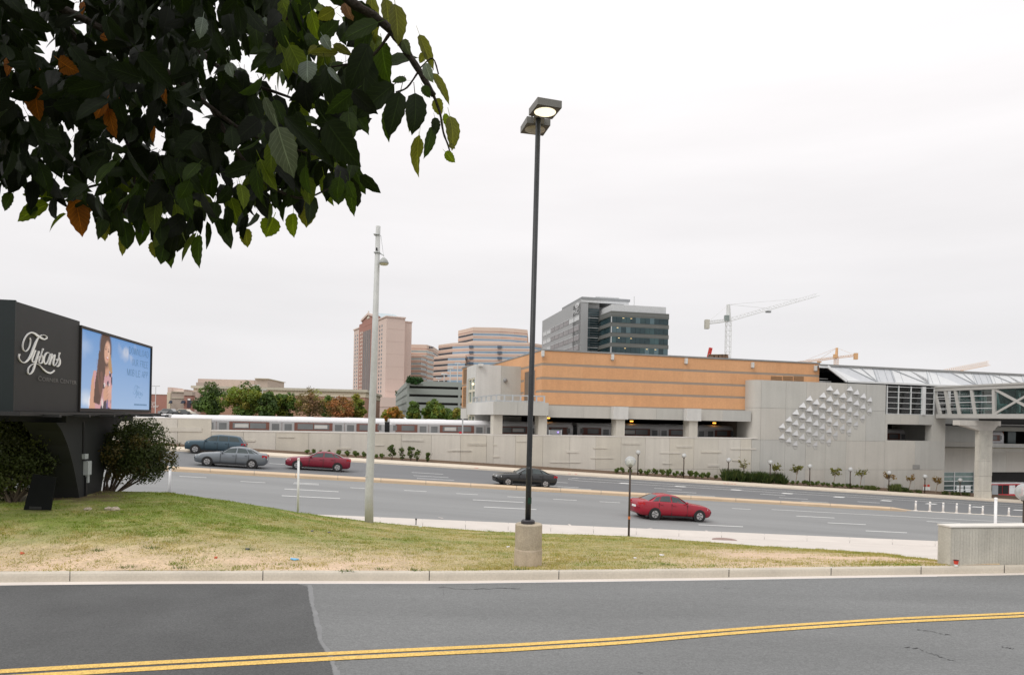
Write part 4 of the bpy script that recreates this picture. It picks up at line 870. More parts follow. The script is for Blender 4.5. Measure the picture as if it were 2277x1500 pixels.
for q in (.22, .78):
    s = lerp(bs, be, q); m = MB(); m.tube([WF.pt(s, 7.4, z(.10)), WF.pt(s, 7.7, z(.10))], .48, 16); m.build('wheel', blackm, bus)
m = MB(); m.fbox(WF, bs + .8, bs + 1.9, 7.44, 7.5, z(.13), z(.88)); m.build('door', M('bus_door', (.33, .35, .36), .3), bus)
# ================================================================== BUILDINGS BEYOND
pink = M('pink_stucco', (.63, .50, .445), .85, var=.03, scale=.05, fine=.02, fscale=.8)
pinkl = M('pink_stucco_pale', (.66, .53, .475), .85, var=.03, scale=.05)
redb = M('red_brick_far', (.37, .19, .155), .85, var=.05, scale=.1)
wdk = M('far_window', (.16, .17, .18), .25, var=.3, scale=.08)
bluer = M('blue_grey_roof', (.40, .47, .50), .5, var=.05, scale=.05)
creamf = M('cream_trim', (.60, .55, .46), .8)
# --- hotel tower
h0 = at(860, 702, 500); HF = Frame((h0.x, h0.y), (.89, .457)); zt = h0.z; FH = 3.05
ht_ = empty('hotel_tower', HF.pt(8, 30, -20), 'tall pink hotel tower with brown window bay and a gabled blue roof', 'building')
S1_ = HF.px(900, 760)[0]; S2 = HF.px(915, 760, 5)[0]; DE = HF.side(786, 800, 0)[0]
m = MB(); m.fbox(HF, 0, S1_, 0, DE, -20, zt); m.build('main_block', pink, ht_)
m = MB(); m.fbox(HF, S1_, S2, 5, DE - 6, -20, zt - 2); m.build('end_block', pink, ht_)
m = MB(); m.fbox(HF, -.7, S1_ + .4, -.7, DE + .6, zt - .8, zt + .1); m.fbox(HF, S1_ + .4, S2 + .5, 4.4, DE - 5.5, zt - 2.6, zt - 1.9); m.build('cornice', pinkl, ht_)
for k in range(1, 9):
    m = MB(); m.fbox(HF, .0, S1_, -.06, .0, zt - k * 9.2 - .12, zt - k * 9.2 + .12); m.build('string_course', M('pink_joint', (.56, .44, .39), .85), ht_)
def hside(px): return HF.side(px, 800, 0)[0]
wme = None
def hwin(d, z, s=-.08, w=1.9, h=1.75, mat=wdk):
    m = MB(); m.fbox(HF, s, s + .12, d - w / 2, d + w / 2, z - h / 2, z + h / 2); m.build('window', mat, ht_)
rows = [zt - 3.0 - FH * k for k in range(25)]
for z in rows[1:]:
    for px in (848, 843): hwin(hside(px), z, w=2.6)
    for px in (789.5, 794, 798.5): hwin(hside(px), z, w=3.0)
b0_, b1_ = hside(839), hside(801.5)
m = MB(); m.fbox(HF, -1.6, 0, b0_, b1_, -14, zt + 1.5); m.build('brown_bay', redb, ht_)
lightw = M('bay_window', (.62, .50, .42), .5)
for z in rows[1:23]:
    for px in (805, 808.5, 832, 836): hwin(hside(px), z, -1.75, 2.6, 2.0, lightw)
for px in (813, 817.3, 821.5, 826):
    d = hside(px); m = MB(); m.fbox(HF, -1.72, -1.6, d - 2.0, d + 2.0, -8, zt - 6); m.build('strip_window', M('brown_glass', (.10, .075, .07), .3), ht_)
    m = MB(); m.fbox(HF, -1.9, -1.6, d + 2.0, d + 2.7, -8, zt - 5.5); m.build('pilaster', M('pale_pilaster', (.45, .37, .33), .8), ht_)
gd, gz_ = HF.side(820, 697, -1.6); g0, g1 = hside(834), hside(808); 
m = MB(); ring = [HF.pt(-1.7, g0, zt - 2), HF.pt(-1.7, g0, zt + 3.5), HF.pt(-1.7, gd, gz_ - 1), HF.pt(-1.7, g1, zt + 3.5), HF.pt(-1.7, g1, zt - 2)]; m.extrude(ring, HF.e.to_3d() * 5); m.build('gable', redb, ht_)
for a, b in ((g0 - 1, gd), (g1 + 1, gd)):
    m = MB(); m.bar(HF.pt(-2.0, a, zt + 3.6), HF.pt(-2.0, b, gz_ - .3), 1.2, 1.6); m.build('gable_trim', pinkl, ht_)
m = MB(); ring = [HF.pt(3, g0 - 12, zt - .2), HF.pt(3, gd, gz_ + 1.2), HF.pt(3, g1 + 8, zt - .2)]; m.extrude(ring, HF.e.to_3d() * (S1_ + 2)); m.build('roof', bluer, ht_)
m = MB(); d = gd; m.fbox(HF, -2.0, -1.6, d - 3.5, d + 3.5, zt + 3.0, zt + 4.6); m.fbox(HF, -2.0, -1.6, d - .9, d + .9, zt + 4.6, zt + 9); m.build('emblem', creamf, ht_)
m = MB(); m.fbox(HF, -12, 30, -14, 0, -20, HF.px(880, 884, -8)[1]); m.build('podium', pinkl, ht_)
m = MB(); m.fbox(HF, -12.3, 30.3, -14.3, 0, HF.px(880, 905, -8)[1], HF.px(880, 904, -8)[1]); m.build('string_course', MC['pink_joint'], ht_)
m = MB(); m.fbox(HF, -6, 0, 6, 70, -20, HF.side(800, 893, -6)[1]); m.build('podium', pink, ht_)
# --- striped office towers
obl = M('blue_band_glass', (.26, .35, .45), .2, var=.10, scale=.06, fine=.08, fscale=.5)
obd = M('dark_band_glass', (.075, .08, .095), .25, var=.3, scale=.2)
teal = M('grey_green_glass', (.38, .45, .46), .2, var=.1, scale=.06)
peach = M('peach_precast', (.65, .515, .43), .85, var=.03, scale=.05)
rline = M('red_stripe', (.33, .115, .10), .8)
def office(name, label, blocks):
    b0 = blocks[0]; root = None
    for bl in blocks:
        nodes, ztop, zbot, fh, gmat, dk, first = bl
        pts = []
        for px, py, Y in nodes: a, b = ray(px, py); pts.append(Vector((a * Y, Y)))
        if root is None: root = empty(name, (pts[0].x, pts[0].y, -20), label, 'building')
        ctr = sum((p for p in pts), Vector((0, 0))) / len(pts) + Vector((0, 22))
        def ringo(o):
            q = []
            for p in pts: q.append(p + (p - ctr).normalized() * o)
            q.append(q[-1] + Vector((2, 55))); q.append(q[0] + Vector((-2, 55))); return [(v.x, v.y) for v in q]
        m = MB(); m.prism(ringo(-.5), zbot, ztop - .3); m.build('core', obd, root)
        m = MB(); m.prism(ringo(0), ztop - first, ztop); m.build('parapet_band', peach, root)
        z = ztop - first
        while z > zbot:
            r = ringo(-.25)
            for i in range(len(pts) - 1):
                a, b = Vector(r[i]), Vector(r[i + 1]); n_ = Vector((b.y - a.y, -(b.x - a.x))).normalized() * .1
                m = MB(); m.add([(a.x + n_.x, a.y + n_.y, z - fh * .42), (b.x + n_.x, b.y + n_.y, z - fh * .42), (b.x + n_.x, b.y + n_.y, z), (a.x + n_.x, a.y + n_.y, z)], [(0, 1, 2, 3)])
                o = m.build('window_band', obd if i in dk else gmat, root)
            m = MB(); m.prism(ringo(0), z - fh, z - fh * .42); m.build('spandrel', peach, root)
            m = MB(); m.prism(ringo(.12), z - fh * .76, z - fh * .70); m.build('red_stripe', rline, root)
            z -= fh
        m = MB(); m.prism(ringo(.12), ztop - first * .72, ztop - first * .66); m.build('red_stripe', rline, root)
    return root
def zz(px, py, Y): return ray(px, py)[1] * Y
oa = office('striped_office_tower', 'wide stepped office tower with peach bands and blue window strips behind the black lamp post', [
    ([(1019, 735, 522), (1036, 730, 511), (1052, 727, 500), (1112, 727, 500), (1143, 730, 503), (1173, 733, 509)], zz(1052, 727, 500), 40, 3.95, obl, (0, 1), 4.4),
    ([(975, 766, 524), (990, 763, 516), (1006, 760, 508), (1047, 759.5, 499), (1111, 759, 496), (1178, 760, 494), (1206, 764, 506)], zz(1047, 759.5, 497), -20, 4.02, obl, (0, 1), 2.6),
    ([(964.5, 790.7, 512), (982, 790, 505), (996, 789.4, 498), (1035, 789, 492)], zz(996, 789.4, 497), -20, 4.02, obl, (0, 1), 2.0)])
for px in (1047.5, 1110.5):
    a = at(px, 800, 494.5); m = MB(); m.box(a.x - .95, a.x + .95, a.y - .4, a.y + 1.5, -20, zz(1047, 762, 497)); m.build('recess_strip', M('blue_slot', (.10, .15, .21), .3), oa) if False else None
for px in (1047.5, 1110.5):
    for k in range(7):
        zq = zz(1047, 759.5, 497) - 2.6 - 4.02 * k; a = at(px, 780 + 12 * k, 498.6 if px < 1100 else 495.4); m = MB(); m.box(a.x - 1.5, a.x + 1.5, a.y - .45, a.y + 4, zq - 1.75, zq + .05); m.build('corner_window', M('blue_slot', (.085, .125, .18), .3), oa)
ob = office('rear_office_tower', 'peach and pale green striped office tower partly hidden behind the pink hotel', [
    ([(890, 764, 586), (918, 764.5, 580), (949, 767, 580), (964, 771, 596)], zz(949, 766, 580), -20, 4.05, teal, (), 5.0),
    ([(880, 790, 570), (914, 790, 566), (936, 789.5, 562), (948, 792, 575)], zz(936, 789.5, 562), -20, 4.05, teal, (), 2.0)])
m = MB(); a = at(957, 772.5, 586); 
for k, (x0, x1) in enumerate(((-2.6, -1.4), (-1.0, .2), (.5, 1.6), (1.9, 2.6))): m.box(a.x + x0, a.x + x1, a.y - 1, a.y - .3, a.z - .8, a.z + .9)
m.build('sign_letters', obd, ob)
# --- parking garage
gc0 = at(905.5, 851, 270); GA = Frame((gc0.x, gc0.y), (.98, .20)); ggm = M('grey_green_concrete', (.29, .315, .295), .85, var=.04, scale=.1)
gar = empty('parking_garage', GA.pt(10, 5, -12), 'grey green multi-storey parking garage with dark slot openings', 'garage')
S_e = GA.px(1040, 880)[0]; D_e = GA.side(880, 880, 0)[0]; ztp = GA.px(930, 846.5)[1]
m = MB(); m.fbox(GA, .8, S_e, .8, D_e, -12, ztp - 1.2); m.build('dark_core', dark, gar)
lev_ = [(846.5, 857.5), (863.2, 876), (881.5, 893.5), (899, 912), (917, 935)]
for a, b in lev_:
    z1_, z0_ = GA.px(930, a)[1], GA.px(930, b)[1]
    m = MB(); m.fbox(GA, 0, S_e, 0, .8, z0_, z1_); m.build('parapet', ggm, gar)
    m = MB(); m.fbox(GA, 0, .8, .8, D_e, z0_, z1_); m.build('parapet', ggm, gar)
m = MB(); m.fbox(GA, -.05, GA.px(910, 880)[0], -.05, .8, -12, ztp + .02); m.build('pier', ggm, gar)
m = MB(); m.fbox(GA, GA.px(1019, 880)[0], GA.px(1024, 880)[0], -.05, .8, -12, ztp); m.build('pier', ggm, gar)
for k in range(14):
    d = lerp(1, D_e, (k + .5) / 14); m = MB(); m.fbox(GA, -.03, .8, d - .8, d + .8, -12, ztp - .1); m.build('pier', ggm, gar)
for px, py in ((980, 862), (979.5, 880)):
    s, z = GA.px(px, py, 2); m = MB(); m.fbox(GA, s - .2, s + .2, 1.5, 1.8, z - .08, z + .08); m.build('garage_lamp', sod, gar)
# roof-edge planting (a clipped hedge) is made with the vegetation
for px, py, yb in ((975.5, 841, 847), (987.5, 832, 848), (1001, 818, 848), (1017, 807.5, 849)):
    a = at(px, yb, 277); b = at(px, py, 277)
    lab = {975.5: 'shortest white twin lamp post at the left on the garage roof', 987.5: 'second shortest white twin lamp post on the garage roof', 1001: 'second tallest white twin lamp post on the garage roof', 1017: 'tallest white twin lamp post on the garage roof beside the orange wing'}[px]
    r = empty('roof_lamp_post', (a.x, a.y, a.z), lab, 'lamp post', 'white lamp posts on the garage roof')
    m = MB(); m.tube([(a.x, a.y, a.z - 2), (a.x, a.y, b.z)], .2, 6); m.build('pole', wsteel, r)
    for q in (-1.0, 1.0): m = MB(); m.box(a.x + q * .6 - .6, a.x + q * .6 + .6, a.y - .3, a.y + .3, b.z - .15, b.z + .4); m.build('lamp_head', wsteel, r)
# --- glass and panel office block
n0 = at(1293, 665, 285); NF = Frame((n0.x, n0.y), (.98, .2)); zt = n0.z; fh = 4.2
nob = empty('glass_office_block', NF.pt(10, 10, -15), 'grey panel and teal glass office block rising behind the orange hall', 'building')
npan = M('silver_panel', (.35, .355, .36), .5, metal=.1, var=.04, scale=.05, streak=.02); nlite = M('pale_panel', (.56, .57, .58), .5)
DL = NF.side(1205, 760, 0)[0]; sT = NF.px(1400, 690, 0)[0]; sC = NF.px(1336, 740, 0)[0]
m = MB(); m.fbox(NF, 0, 3, 0, DL, -15, zt); m.build('panel_wall', npan, nob)
m = MB(); m.fbox(NF, 3, sT - 6, 12, DL, -15, zt - 1); m.build('core', npan, nob)
m = MB(); m.fbox(NF, 0, sT, -.4, 30, zt, zt + 1.0); m.build('roof_canopy', M('canopy_grey', (.27, .28, .29), .6), nob)
m = MB(); m.fbox(NF, 0, sT - .5, -.2, .0, zt - 1.2, zt); m.build('canopy_edge', nlite, nob)
sw = M('silver_blind', (.58, .59, .60), .4); gw = M('grey_blind_window', (.25, .235, .24), .35, var=.2, scale=.3)
zr0 = NF.side(1250, 721, 0)[1]
row0 = NF.side(1287, 706, 0)[1]
for r in range(4):
    zc_ = row0 - fh * r
    for k in range(8):
        d0_ = lerp(2.2, DL - 2, (k + .06) / 8); d1_ = lerp(2.2, DL - 2, (k + .94) / 8)
        light = (r == 0 and k in (0, 1, 6, 7)) or (r in (1, 2) and k in (6, 7)) or (r == 1 and k == 5 and False)
        m = MB(); m.fbox(NF, -.12, .0, d0_, d1_, zc_ - 1.0, zc_ + 1.0); w_ = m.build('window', sw if light else gw, nob)
        m = MB(); m.fbox(NF, -.22, -.12, d0_, d1_, zc_ + 1.0, zc_ + 1.25); m.build('head', nlite, w_)
# sign: a small disc-and-triangle mark and three letters on the panel wall
mk = M('sign_silver', (.62, .63, .64), .4)
d, z = NF.side(1284.5, 679, 0); m = MB(); ring = [NF.pt(-.3, d + 2.6 * math.cos(a), z + 1.1 * math.sin(a)) for a in np.linspace(0, 2 * math.pi, 14)[:-1]]; m.extrude(ring, NF.e.to_3d() * .25); m.build('sign_disc', mk, nob)
m = MB(); ring = [NF.pt(-.36, d - 1.5, z - .6), NF.pt(-.36, d + 1.5, z - .6), NF.pt(-.36, d, z + .7)]; m.extrude(ring, NF.e.to_3d() * .05); m.build('sign_triangle', gw, nob)
v, fs = text_mesh('PNC', 1.0); x0, x1 = v[:, 0].min(), v[:, 0].max(); d0_, zl_ = NF.side(1288, 692, 0); d1_, _ = NF.side(1275, 699, 0)
m = MB(); m.add([NF.pt(-.3, lerp(d1_, d0_, (p[0] - x0) / (x1 - x0)), zl_ - .6 + p[1] * 3.0) for p in v], fs); m.build('sign_letters', mk, nob)
# stair glass
ng = M('block_glass', (.026, .050, .058), .07, var=.35, scale=.12, fine=.2, fscale=.7); ngl = M('light_block_glass', (.10, .155, .175), .08, var=.2, scale=.1)
nband = M('grey_green_spandrel', (.125, .13, .122), .5, var=.05, scale=.3)
zs0 = NF.px(1310, 685, 4)[1]; sa, sb = NF.px(1296, 740, 4)[0], NF.px(1331, 740, 4)[0]
m = MB(); m.fbox(NF, sa, sb, 4, 12, -15, zs0); m.build('stair_glass', ngl, nob)
m = MB(); m.fbox(NF, lerp(sa, sb, .45), sb, 3.9, 4, -15, zs0 - 3); m.build('stair_glass', ng, nob)
m = MB(); m.fbox(NF, sa, sb, 3.7, 12, zs0, zs0 + 3.2); m.build('parapet', nlite, nob)
z = zs0; k = 0
while z > 0:
    m = MB(); m.fbox(NF, sa, sb, 3.7, 4.0, z - .1, z + (.3 if k % 4 == 0 else .05)); m.build('transom', MC['canopy_grey'] if k % 4 else nlite, nob); z -= 1.05; k += 1
m = MB(); m.fbox(NF, 0, sa, .3, 12, -15, zt - 1.2); m.fbox(NF, sb, sb + .8, 2, 12, -15, zs0 - 1); m.build('frame_column', npan, nob)
# right glass wing
gc1 = at(1359, 690, 272); RF_ = Frame((gc1.x, gc1.y), (.98, .2)); sE2 = RF_.px(1487, 740)[0]
zt2 = RF_.px(1380, 692)[1]; c0 = at(1335, 700, 284)
cut = [(c0.x, c0.y), (gc1.x, gc1.y)]
def wing_ring(o):
    a = Vector((c0.x, c0.y)); b = Vector((gc1.x, gc1.y)); c = Vector(RF_.pt(sE2, 0, 0)[:2]); d = Vector(RF_.pt(sE2, 40, 0)[:2]); e_ = a + Vector((0, 36))
    q = [a, b, c, d, e_]; ctr = sum(q, Vector((0, 0))) / 5; return [tuple(p + (p - ctr).normalized() * o) for p in q]
m = MB(); m.prism(wing_ring(-.4), -15, zt2); m.build('wing_core', ng, nob)
m = MB(); m.prism(wing_ring(-1.5), zt2, zt2 + 2.9); m.build('parapet', nlite, nob)
z = zt2; fl = (RF_.px(1380, 714)[1] - RF_.px(1380, 736.5)[1])
for k in range(7):
    h_ = 2.2 if k == 0 else 1.6
    m = MB(); m.prism(wing_ring(.05), z - h_, z); m.build('spandrel', nband, nob)
    m = MB(); m.prism(wing_ring(.1), z - h_ * .55, z - h_ * .50); m.build('spandrel_joint', MC['canopy_grey'], nob)
    zt_w = z - h_; zb_w = z - fl - (.5 if k == 0 else 0)
    n_ = 12
    for i in range(n_):
        a, b = lerp(.3, sE2 - .2, i / n_), lerp(.3, sE2 - .2, (i + 1) / n_); pick = random.random()
        m = MB(); m.fbox(RF_, a + .04, b - .04, -.1, .3, zb_w + .05, zt_w - .02); m.build('window', ng if pick < .62 else M('block_glass_mid', (.045, .085, .092), .08, var=.3, scale=.2) if pick < .9 else ngl, nob)
        if random.random() < .18:
            m = MB(); u = lerp(a, b, random.random()); m.fbox(RF_, u - .35, u + .35, -.13, -.1, zt_w - .55, zt_w - .38); m.build('ceiling_light', emitmat('office_light', (1, .72, .32), .9), nob)
    m = MB(); m.fbox(RF_, .1, .35, -.25, .2, zb_w, zt_w); m.build('corner_mullion', nlite, nob)
    z = zb_w
m = MB()
for x in np.linspace(NF.px(1325, 665, 14)[0], NF.px(1376, 668, 14)[0], 9): m.fbox(NF, x - .12, x + .12, 14, 14.2, zt + 1, zt + 4.2)
m.fbox(NF, NF.px(1325, 665, 14)[0], NF.px(1376, 668, 14)[0], 14.2, 14.3, zt + 1, zt + 4.2); m.build('roof_screen', M('mesh_screen', (.62, .63, .64), .6), nob)
a = at(1410, 681, 285); m = MB(); m.tube([(a.x, a.y, a.z - 4), (a.x, a.y, at(1410, 659, 285).z)], .22, 6); m.build('mast', wsteel, nob)
# --- shopping mall and its neighbours on the left
l0 = at(432, 857, 250); LF = Frame((l0.x, l0.y), (1, .10)); mall = empty('shopping_mall', LF.pt(10, 5, -3), 'long low brick shopping mall with cream cornice behind the trees', 'building')
lb = M('mall_brick', (.40, .235, .17), .85, var=.05, scale=.15); lc = M('mall_cream', (.62, .54, .42), .85, var=.03); lg = M('mall_taupe', (.42, .35, .30), .85, var=.03)
sW = LF.px(812, 872)[0]; z857, z868, z930 = l0.z, LF.px(432, 868)[1], -4
m = MB(); m.fbox(LF, 0, sW, 0, 60, z930, z868 - 1.0); m.build('brick_wall', lb, mall)
m = MB(); m.fbox(LF, -.2, sW + .2, -.2, 60, z868 - 1.0, z857 - .9); m.build('cream_band', lc, mall)
m = MB(); m.fbox(LF, -.9, sW + .9, -.9, 61, z857 - .9, z857); m.build('cornice', M('mall_cornice', (.50, .46, .37), .85), mall)
m = MB()
for k in range(60): m.fbox(LF, lerp(0, sW, (k + .3) / 60), lerp(0, sW, (k + .55) / 60), -.5, -.2, z857 - 1.5, z857 - .92)
setp(m.build('dentil', lc, mall), kind='stuff')
m = MB(); m.fbox(LF, LF.px(440, 850, 22)[0], LF.px(566, 850, 22)[0], 22, 50, z857, LF.px(500, 843, 22)[1]); m.build('upper_storey', M('mall_upper', (.52, .42, .36), .85), mall)
m = MB(); m.fbox(LF, LF.px(438, 850, 21)[0], LF.px(463, 850, 21)[0], 20, 30, z857, LF.px(450, 850, 20)[1]); m.build('upper_storey', lg, mall)
m = MB(); m.fbox(LF, LF.px(567, 850, 18)[0], LF.px(595, 850, 18)[0], 18, 46, z857, LF.px(580, 842, 18)[1]); m.build('penthouse', lg, mall)
m = MB(); m.fbox(LF, LF.px(565.5, 850, 17)[0], LF.px(596.5, 850, 17)[0], 17, 47, LF.px(580, 842, 18)[1], LF.px(580, 840.8, 18)[1]); m.build('penthouse_cap', MC['mall_cornice'], mall)
def sign(fr, body, pxa, pxb, py, h, mat, parent, d=-.3, shear=.35):
    v, fs = text_mesh(body, 1.0, shear=shear); x0, x1 = v[:, 0].min(), v[:, 0].max(); s0, z0 = fr.px(pxa, py, d); s1, _ = fr.px(pxb, py, d)
    m = MB(); m.add([fr.pt(lerp(s0, s1, (p[0] - x0) / (x1 - x0)), d, z0 + p[1] * h) for p in v], fs); m.build('sign_letters', mat, parent)
swh = M('sign_white', (.80, .79, .76), .6)
sign(LF, 'Lord & Taylor', 727, 768, 889, 2.2, swh, mall)
for k, (a, b, ztp_, nm, mt) in enumerate(((336, 373, 877, 'brick_store', redb),)):
    fr = Frame(at(a, 900, 262)[:2], (1, .08)); r = empty('brick_store', fr.pt(3, 3, -3), 'plain red brick store with white script sign right of the billboard', 'building')
    m = MB(); m.fbox(fr, -8, fr.px(373, 900)[0], 0, 30, -4, fr.px(350, 877)[1]); m.build('brick_wall', M('store_brick', (.37, .185, .15), .85, var=.05), r)
    m = MB(); m.fbox(fr, -8.1, fr.px(373, 900)[0] + .1, -.15, 30, fr.px(350, 877)[1], fr.px(350, 876)[1]); m.build('coping', lg, r)
    sign(fr, 'Lord &', 336, 347, 897.5, 1.5, swh, r); sign(fr, 'Taylor', 337, 353, 905, 1.7, swh, r)
fr = Frame(at(371, 900, 240)[:2], (1, .15)); r = empty('entrance_shops', fr.pt(5, 3, -3), 'taupe and pink shop entrance block with dark awnings left of the trees', 'building')
def fb(a, b, yt, d0, d1, mat, name, yb=None):
    m = MB(); m.fbox(fr, fr.px(a, 900, d0)[0], fr.px(b, 900, d0)[0], d0, d1, -4 if yb is None else fr.px(a, yb, d0)[1], fr.px(a, yt, d0)[1]); return m.build(name, mat, r)
fb(372, 408, 864, 8, 26, pinkl, 'pink_block'); fb(372, 381, 860.5, 7.5, 20, pink, 'pink_tower'); fb(371, 379, 872, .5, 8, lc, 'cream_pier')
fb(380, 409, 871, 0, 8, lg, 'taupe_block'); fb(380, 409, 883.5, -.3, 0, MC['mall_cornice'], 'band', 885); fb(379.5, 409.5, 869.8, -.4, 8, MC['mall_cornice'], 'cornice', 871)
fb(409, 426, 879, -1, 8, redb, 'brick_entrance'); fb(408, 427, 869.5, -1.4, 8, lg, 'entrance_crown', 878.5); fb(426, 434, 869, 2, 10, pink, 'pink_link')
fb(416, 424, 886, -1.2, -1, M('shop_dark', (.06, .045, .06), .4), 'doorway', 906); fb(417, 423, 885.5, -1.3, -1.2, swh, 'door_sign', 889.5)
awn = M('awning_navy', (.015, .022, .04), .7)
for a, b in ((404, 412), (377, 383), (423, 428)):
    s0, z = fr.px(a, 892, -1.1); s1, _ = fr.px(b, 892, -1.1); m = MB(); m.extrude([fr.pt(s0, -1.0, z + .3), fr.pt(s0, -2.4, z - .7), fr.pt(s0, -1.0, z - .7)], fr.e.to_3d() * (s1 - s0)); m.build('awning', awn, r)
# white car-park lamps by the mall
for px, yt, yb, lab in ((345.5, 858, 907, 'white car park lamp post in front of the brick store'), (569.5, 856, 885, 'taller white lamp post between the round trees and the mall'), (583.5, 866, 892, 'shorter white lamp post in front of the mall brickwork')):
    a, b = at(px, yb, 215), at(px, yt, 215); r = empty('car_park_lamp', (a.x, a.y, a.z), lab, 'lamp post', 'white car park lamps')
    m = MB(); m.tube([(a.x, a.y, a.z - 3), (a.x, a.y, b.z)], [.15, .1], 6); m.build('pole', wsteel, r)
    for q in (-.7, .7): m = MB(); m.box(a.x + q - .45, a.x + q + .45, a.y - .25, a.y + .25, b.z - .1, b.z + .12); m.build('lamp_head', wsteel, r)
# parked cars and low roofs glimpsed over the train, far left
for k, (px, py, c) in enumerate(((386, 912.5, 'white'), (412, 913.5, 'silver'), (406, 909, 'cream'), (372, 908, 'grey'), (889, 925.5, 'white'))):
    a = at(px, py, 150); r = empty('parked_car', (a.x, a.y, a.z - .7), {'white': 'white parked car roof above the train at far left', 'silver': 'silver parked car roof showing just above the train', 'cream': 'cream parked car roof behind the silver one', 'grey': 'grey parked car by the brick store'}[c] if k < 4 else 'white car roof above the train beside the rust coloured tree', 'car')
    mt = M('far_car_' + c, {'white': (.75, .75, .75), 'silver': (.5, .5, .52), 'cream': (.66, .6, .5), 'grey': (.3, .3, .31)}[c], .3)
    m = MB(); m.extrude([(a.x - 2.1, a.y, a.z - 1.1), (a.x + 2.1, a.y, a.z - 1.1), (a.x + 2.15, a.y, a.z - .6), (a.x + 1.3, a.y, a.z - .5), (a.x + .8, a.y, a.z), (a.x - .9, a.y, a.z), (a.x - 1.5, a.y, a.z - .5), (a.x - 2.1, a.y, a.z - .6)], (0, 1.7, 0)); m.build('body', mt, r)
    m = MB(); m.extrude([(a.x - 1.3, a.y - .02, a.z - .48), (a.x + 1.1, a.y - .02, a.z - .48), (a.x + .7, a.y - .02, a.z - .08), (a.x - .8, a.y - .02, a.z - .08)], (0, .02, 0)); m.build('side_window', wdk, r)
    for q in (-1.3, 1.3): m = MB(); m.tube([(a.x + q, a.y - .03, a.z - 1.1), (a.x + q, a.y + .2, a.z - 1.1)], .32, 10); m.build('wheel', blackm, r)
# --- tower cranes
def truss(m, a, b, w, n, t, tri=True):
    a, b = Vector(a), Vector(b); d = (b - a).normalized(); u = d.cross(Vector((0, 1, 0)));
    if u.length < .1: u = d.cross(Vector((1, 0, 0)))
    u.normalize(); k = d.cross(u).normalized()
    cs = [(-.5, -.5), (.5, -.5), (.5, .5), (-.5, .5)] if not tri else [(-.5, -.4), (.5, -.4), (0, .6)]
    if tri: # put the apex up
        if (u * 0 + k).z < 0: k = -k
        if abs(k.z) < abs(u.z): u, k = k, (u if u.z > 0 else -u)
    ln = [(a + u * (c[0] * w) + k * (c[1] * w), b + u * (c[0] * w) + k * (c[1] * w)) for c in cs]
    for p, q in ln: m.bar(p, q, t)
    for i in range(n):
        for j in range(len(ln)):
            p, q = ln[j], ln[(j + 1) % len(ln)]
            m.bar(p[0].lerp(p[1], i / n), q[0].lerp(q[1], (i + 1) / n), t * .6); m.bar(p[0].lerp(p[1], i / n), q[0].lerp(q[1], i / n), t * .6)
cwh = M('crane_white', (.70, .71, .70), .5); cor = M('crane_orange', (.66, .40, .21), .6); cor2 = M('crane_peach', (.74, .55, .40), .6)
def crane(lab, Y, base, top, apex, jib, cj, mat, mw, cab=True):
    b, t, ap = at(*base, Y), at(*top, Y), at(*apex, Y); j = at(jib[0], jib[1], Y + jib[2]); c = at(cj[0], cj[1], Y + cj[2])
    r = empty('tower_crane', (b.x, b.y, b.z), lab, 'crane'); b = Vector((t.x, t.y, b.z))
    m = MB(); truss(m, b, t, mw, max(8, int((t.z - b.z) / mw / 1.2)), .15, False); m.build('mast', mat, r)
    m = MB(); truss(m, t, j, mw * .7, 26, .12); m.build('jib', mat, r)
    m = MB(); truss(m, t, c, mw * .6, 8, .16); m.build('counter_jib', mat, r)
    m = MB(); m.tube([t, ap], [mw * .55, mw * .4], 4); m.build('apex_tower', mat, r)
    m = MB(); m.bar(ap, t.lerp(j, .42), .10); m.bar(ap, t.lerp(j, .75) + Vector((0, 0, .8)), .10); m.bar(ap, c, .10); m.build('tie_bars', mat, r)
    m = MB(); m.box(c.x - .9, c.x + .9, c.y - 1.0, c.y + 1.0, c.z - 2.4, c.z + 1.4); m.build('counterweight', M('counterweight', (.52, .50, .44), .8) if mat is cwh else cor, r)
    m = MB(); m.box(t.x - 2.1, t.x - .2, t.y - 1.8, t.y - .2, t.z - .4, t.z + 2.0); m.build('cab', M('cab_grey', (.22, .26, .25), .4) if mat is cwh else cor, r)
    q = t.lerp(j, .40); m = MB(); m.box(q.x - 1.2, q.x + 1.2, q.y - .6, q.y + .6, q.z - 1.7, q.z - .9); m.build('trolley', MC['canopy_grey'] if mat is cwh else cor, r)
    return r
crane('tall white tower crane with long rising jib behind the orange hall', 300, (1622, 806), (1620, 712), (1619.5, 677), (1819, 655.5, 60), (1572, 718, -10), cwh, 2.1)
crane('small orange tower crane above the glazed station roof', 420, (1861, 830), (1859.5, 795), (1861, 773), (1770, 806.5, 40), (1903, 790, -10), cor, 1.9)
c0_, c1_ = at(2100, 827, 420), at(2199, 808, 420); r = empty('crane_jib', at(2140, 828, 420), 'pale orange crane jib showing alone above the station roof at right', 'crane')
m = MB(); truss(m, c0_, c1_, 2.8, 24, .15); m.build('jib', cor2, r); m = MB(); q = at(2139, 824, 420); m.box(q.x - .6, q.x + .6, q.y - .6, q.y + .6, -2, q.z + .4); m.build('mast', cor2, r)
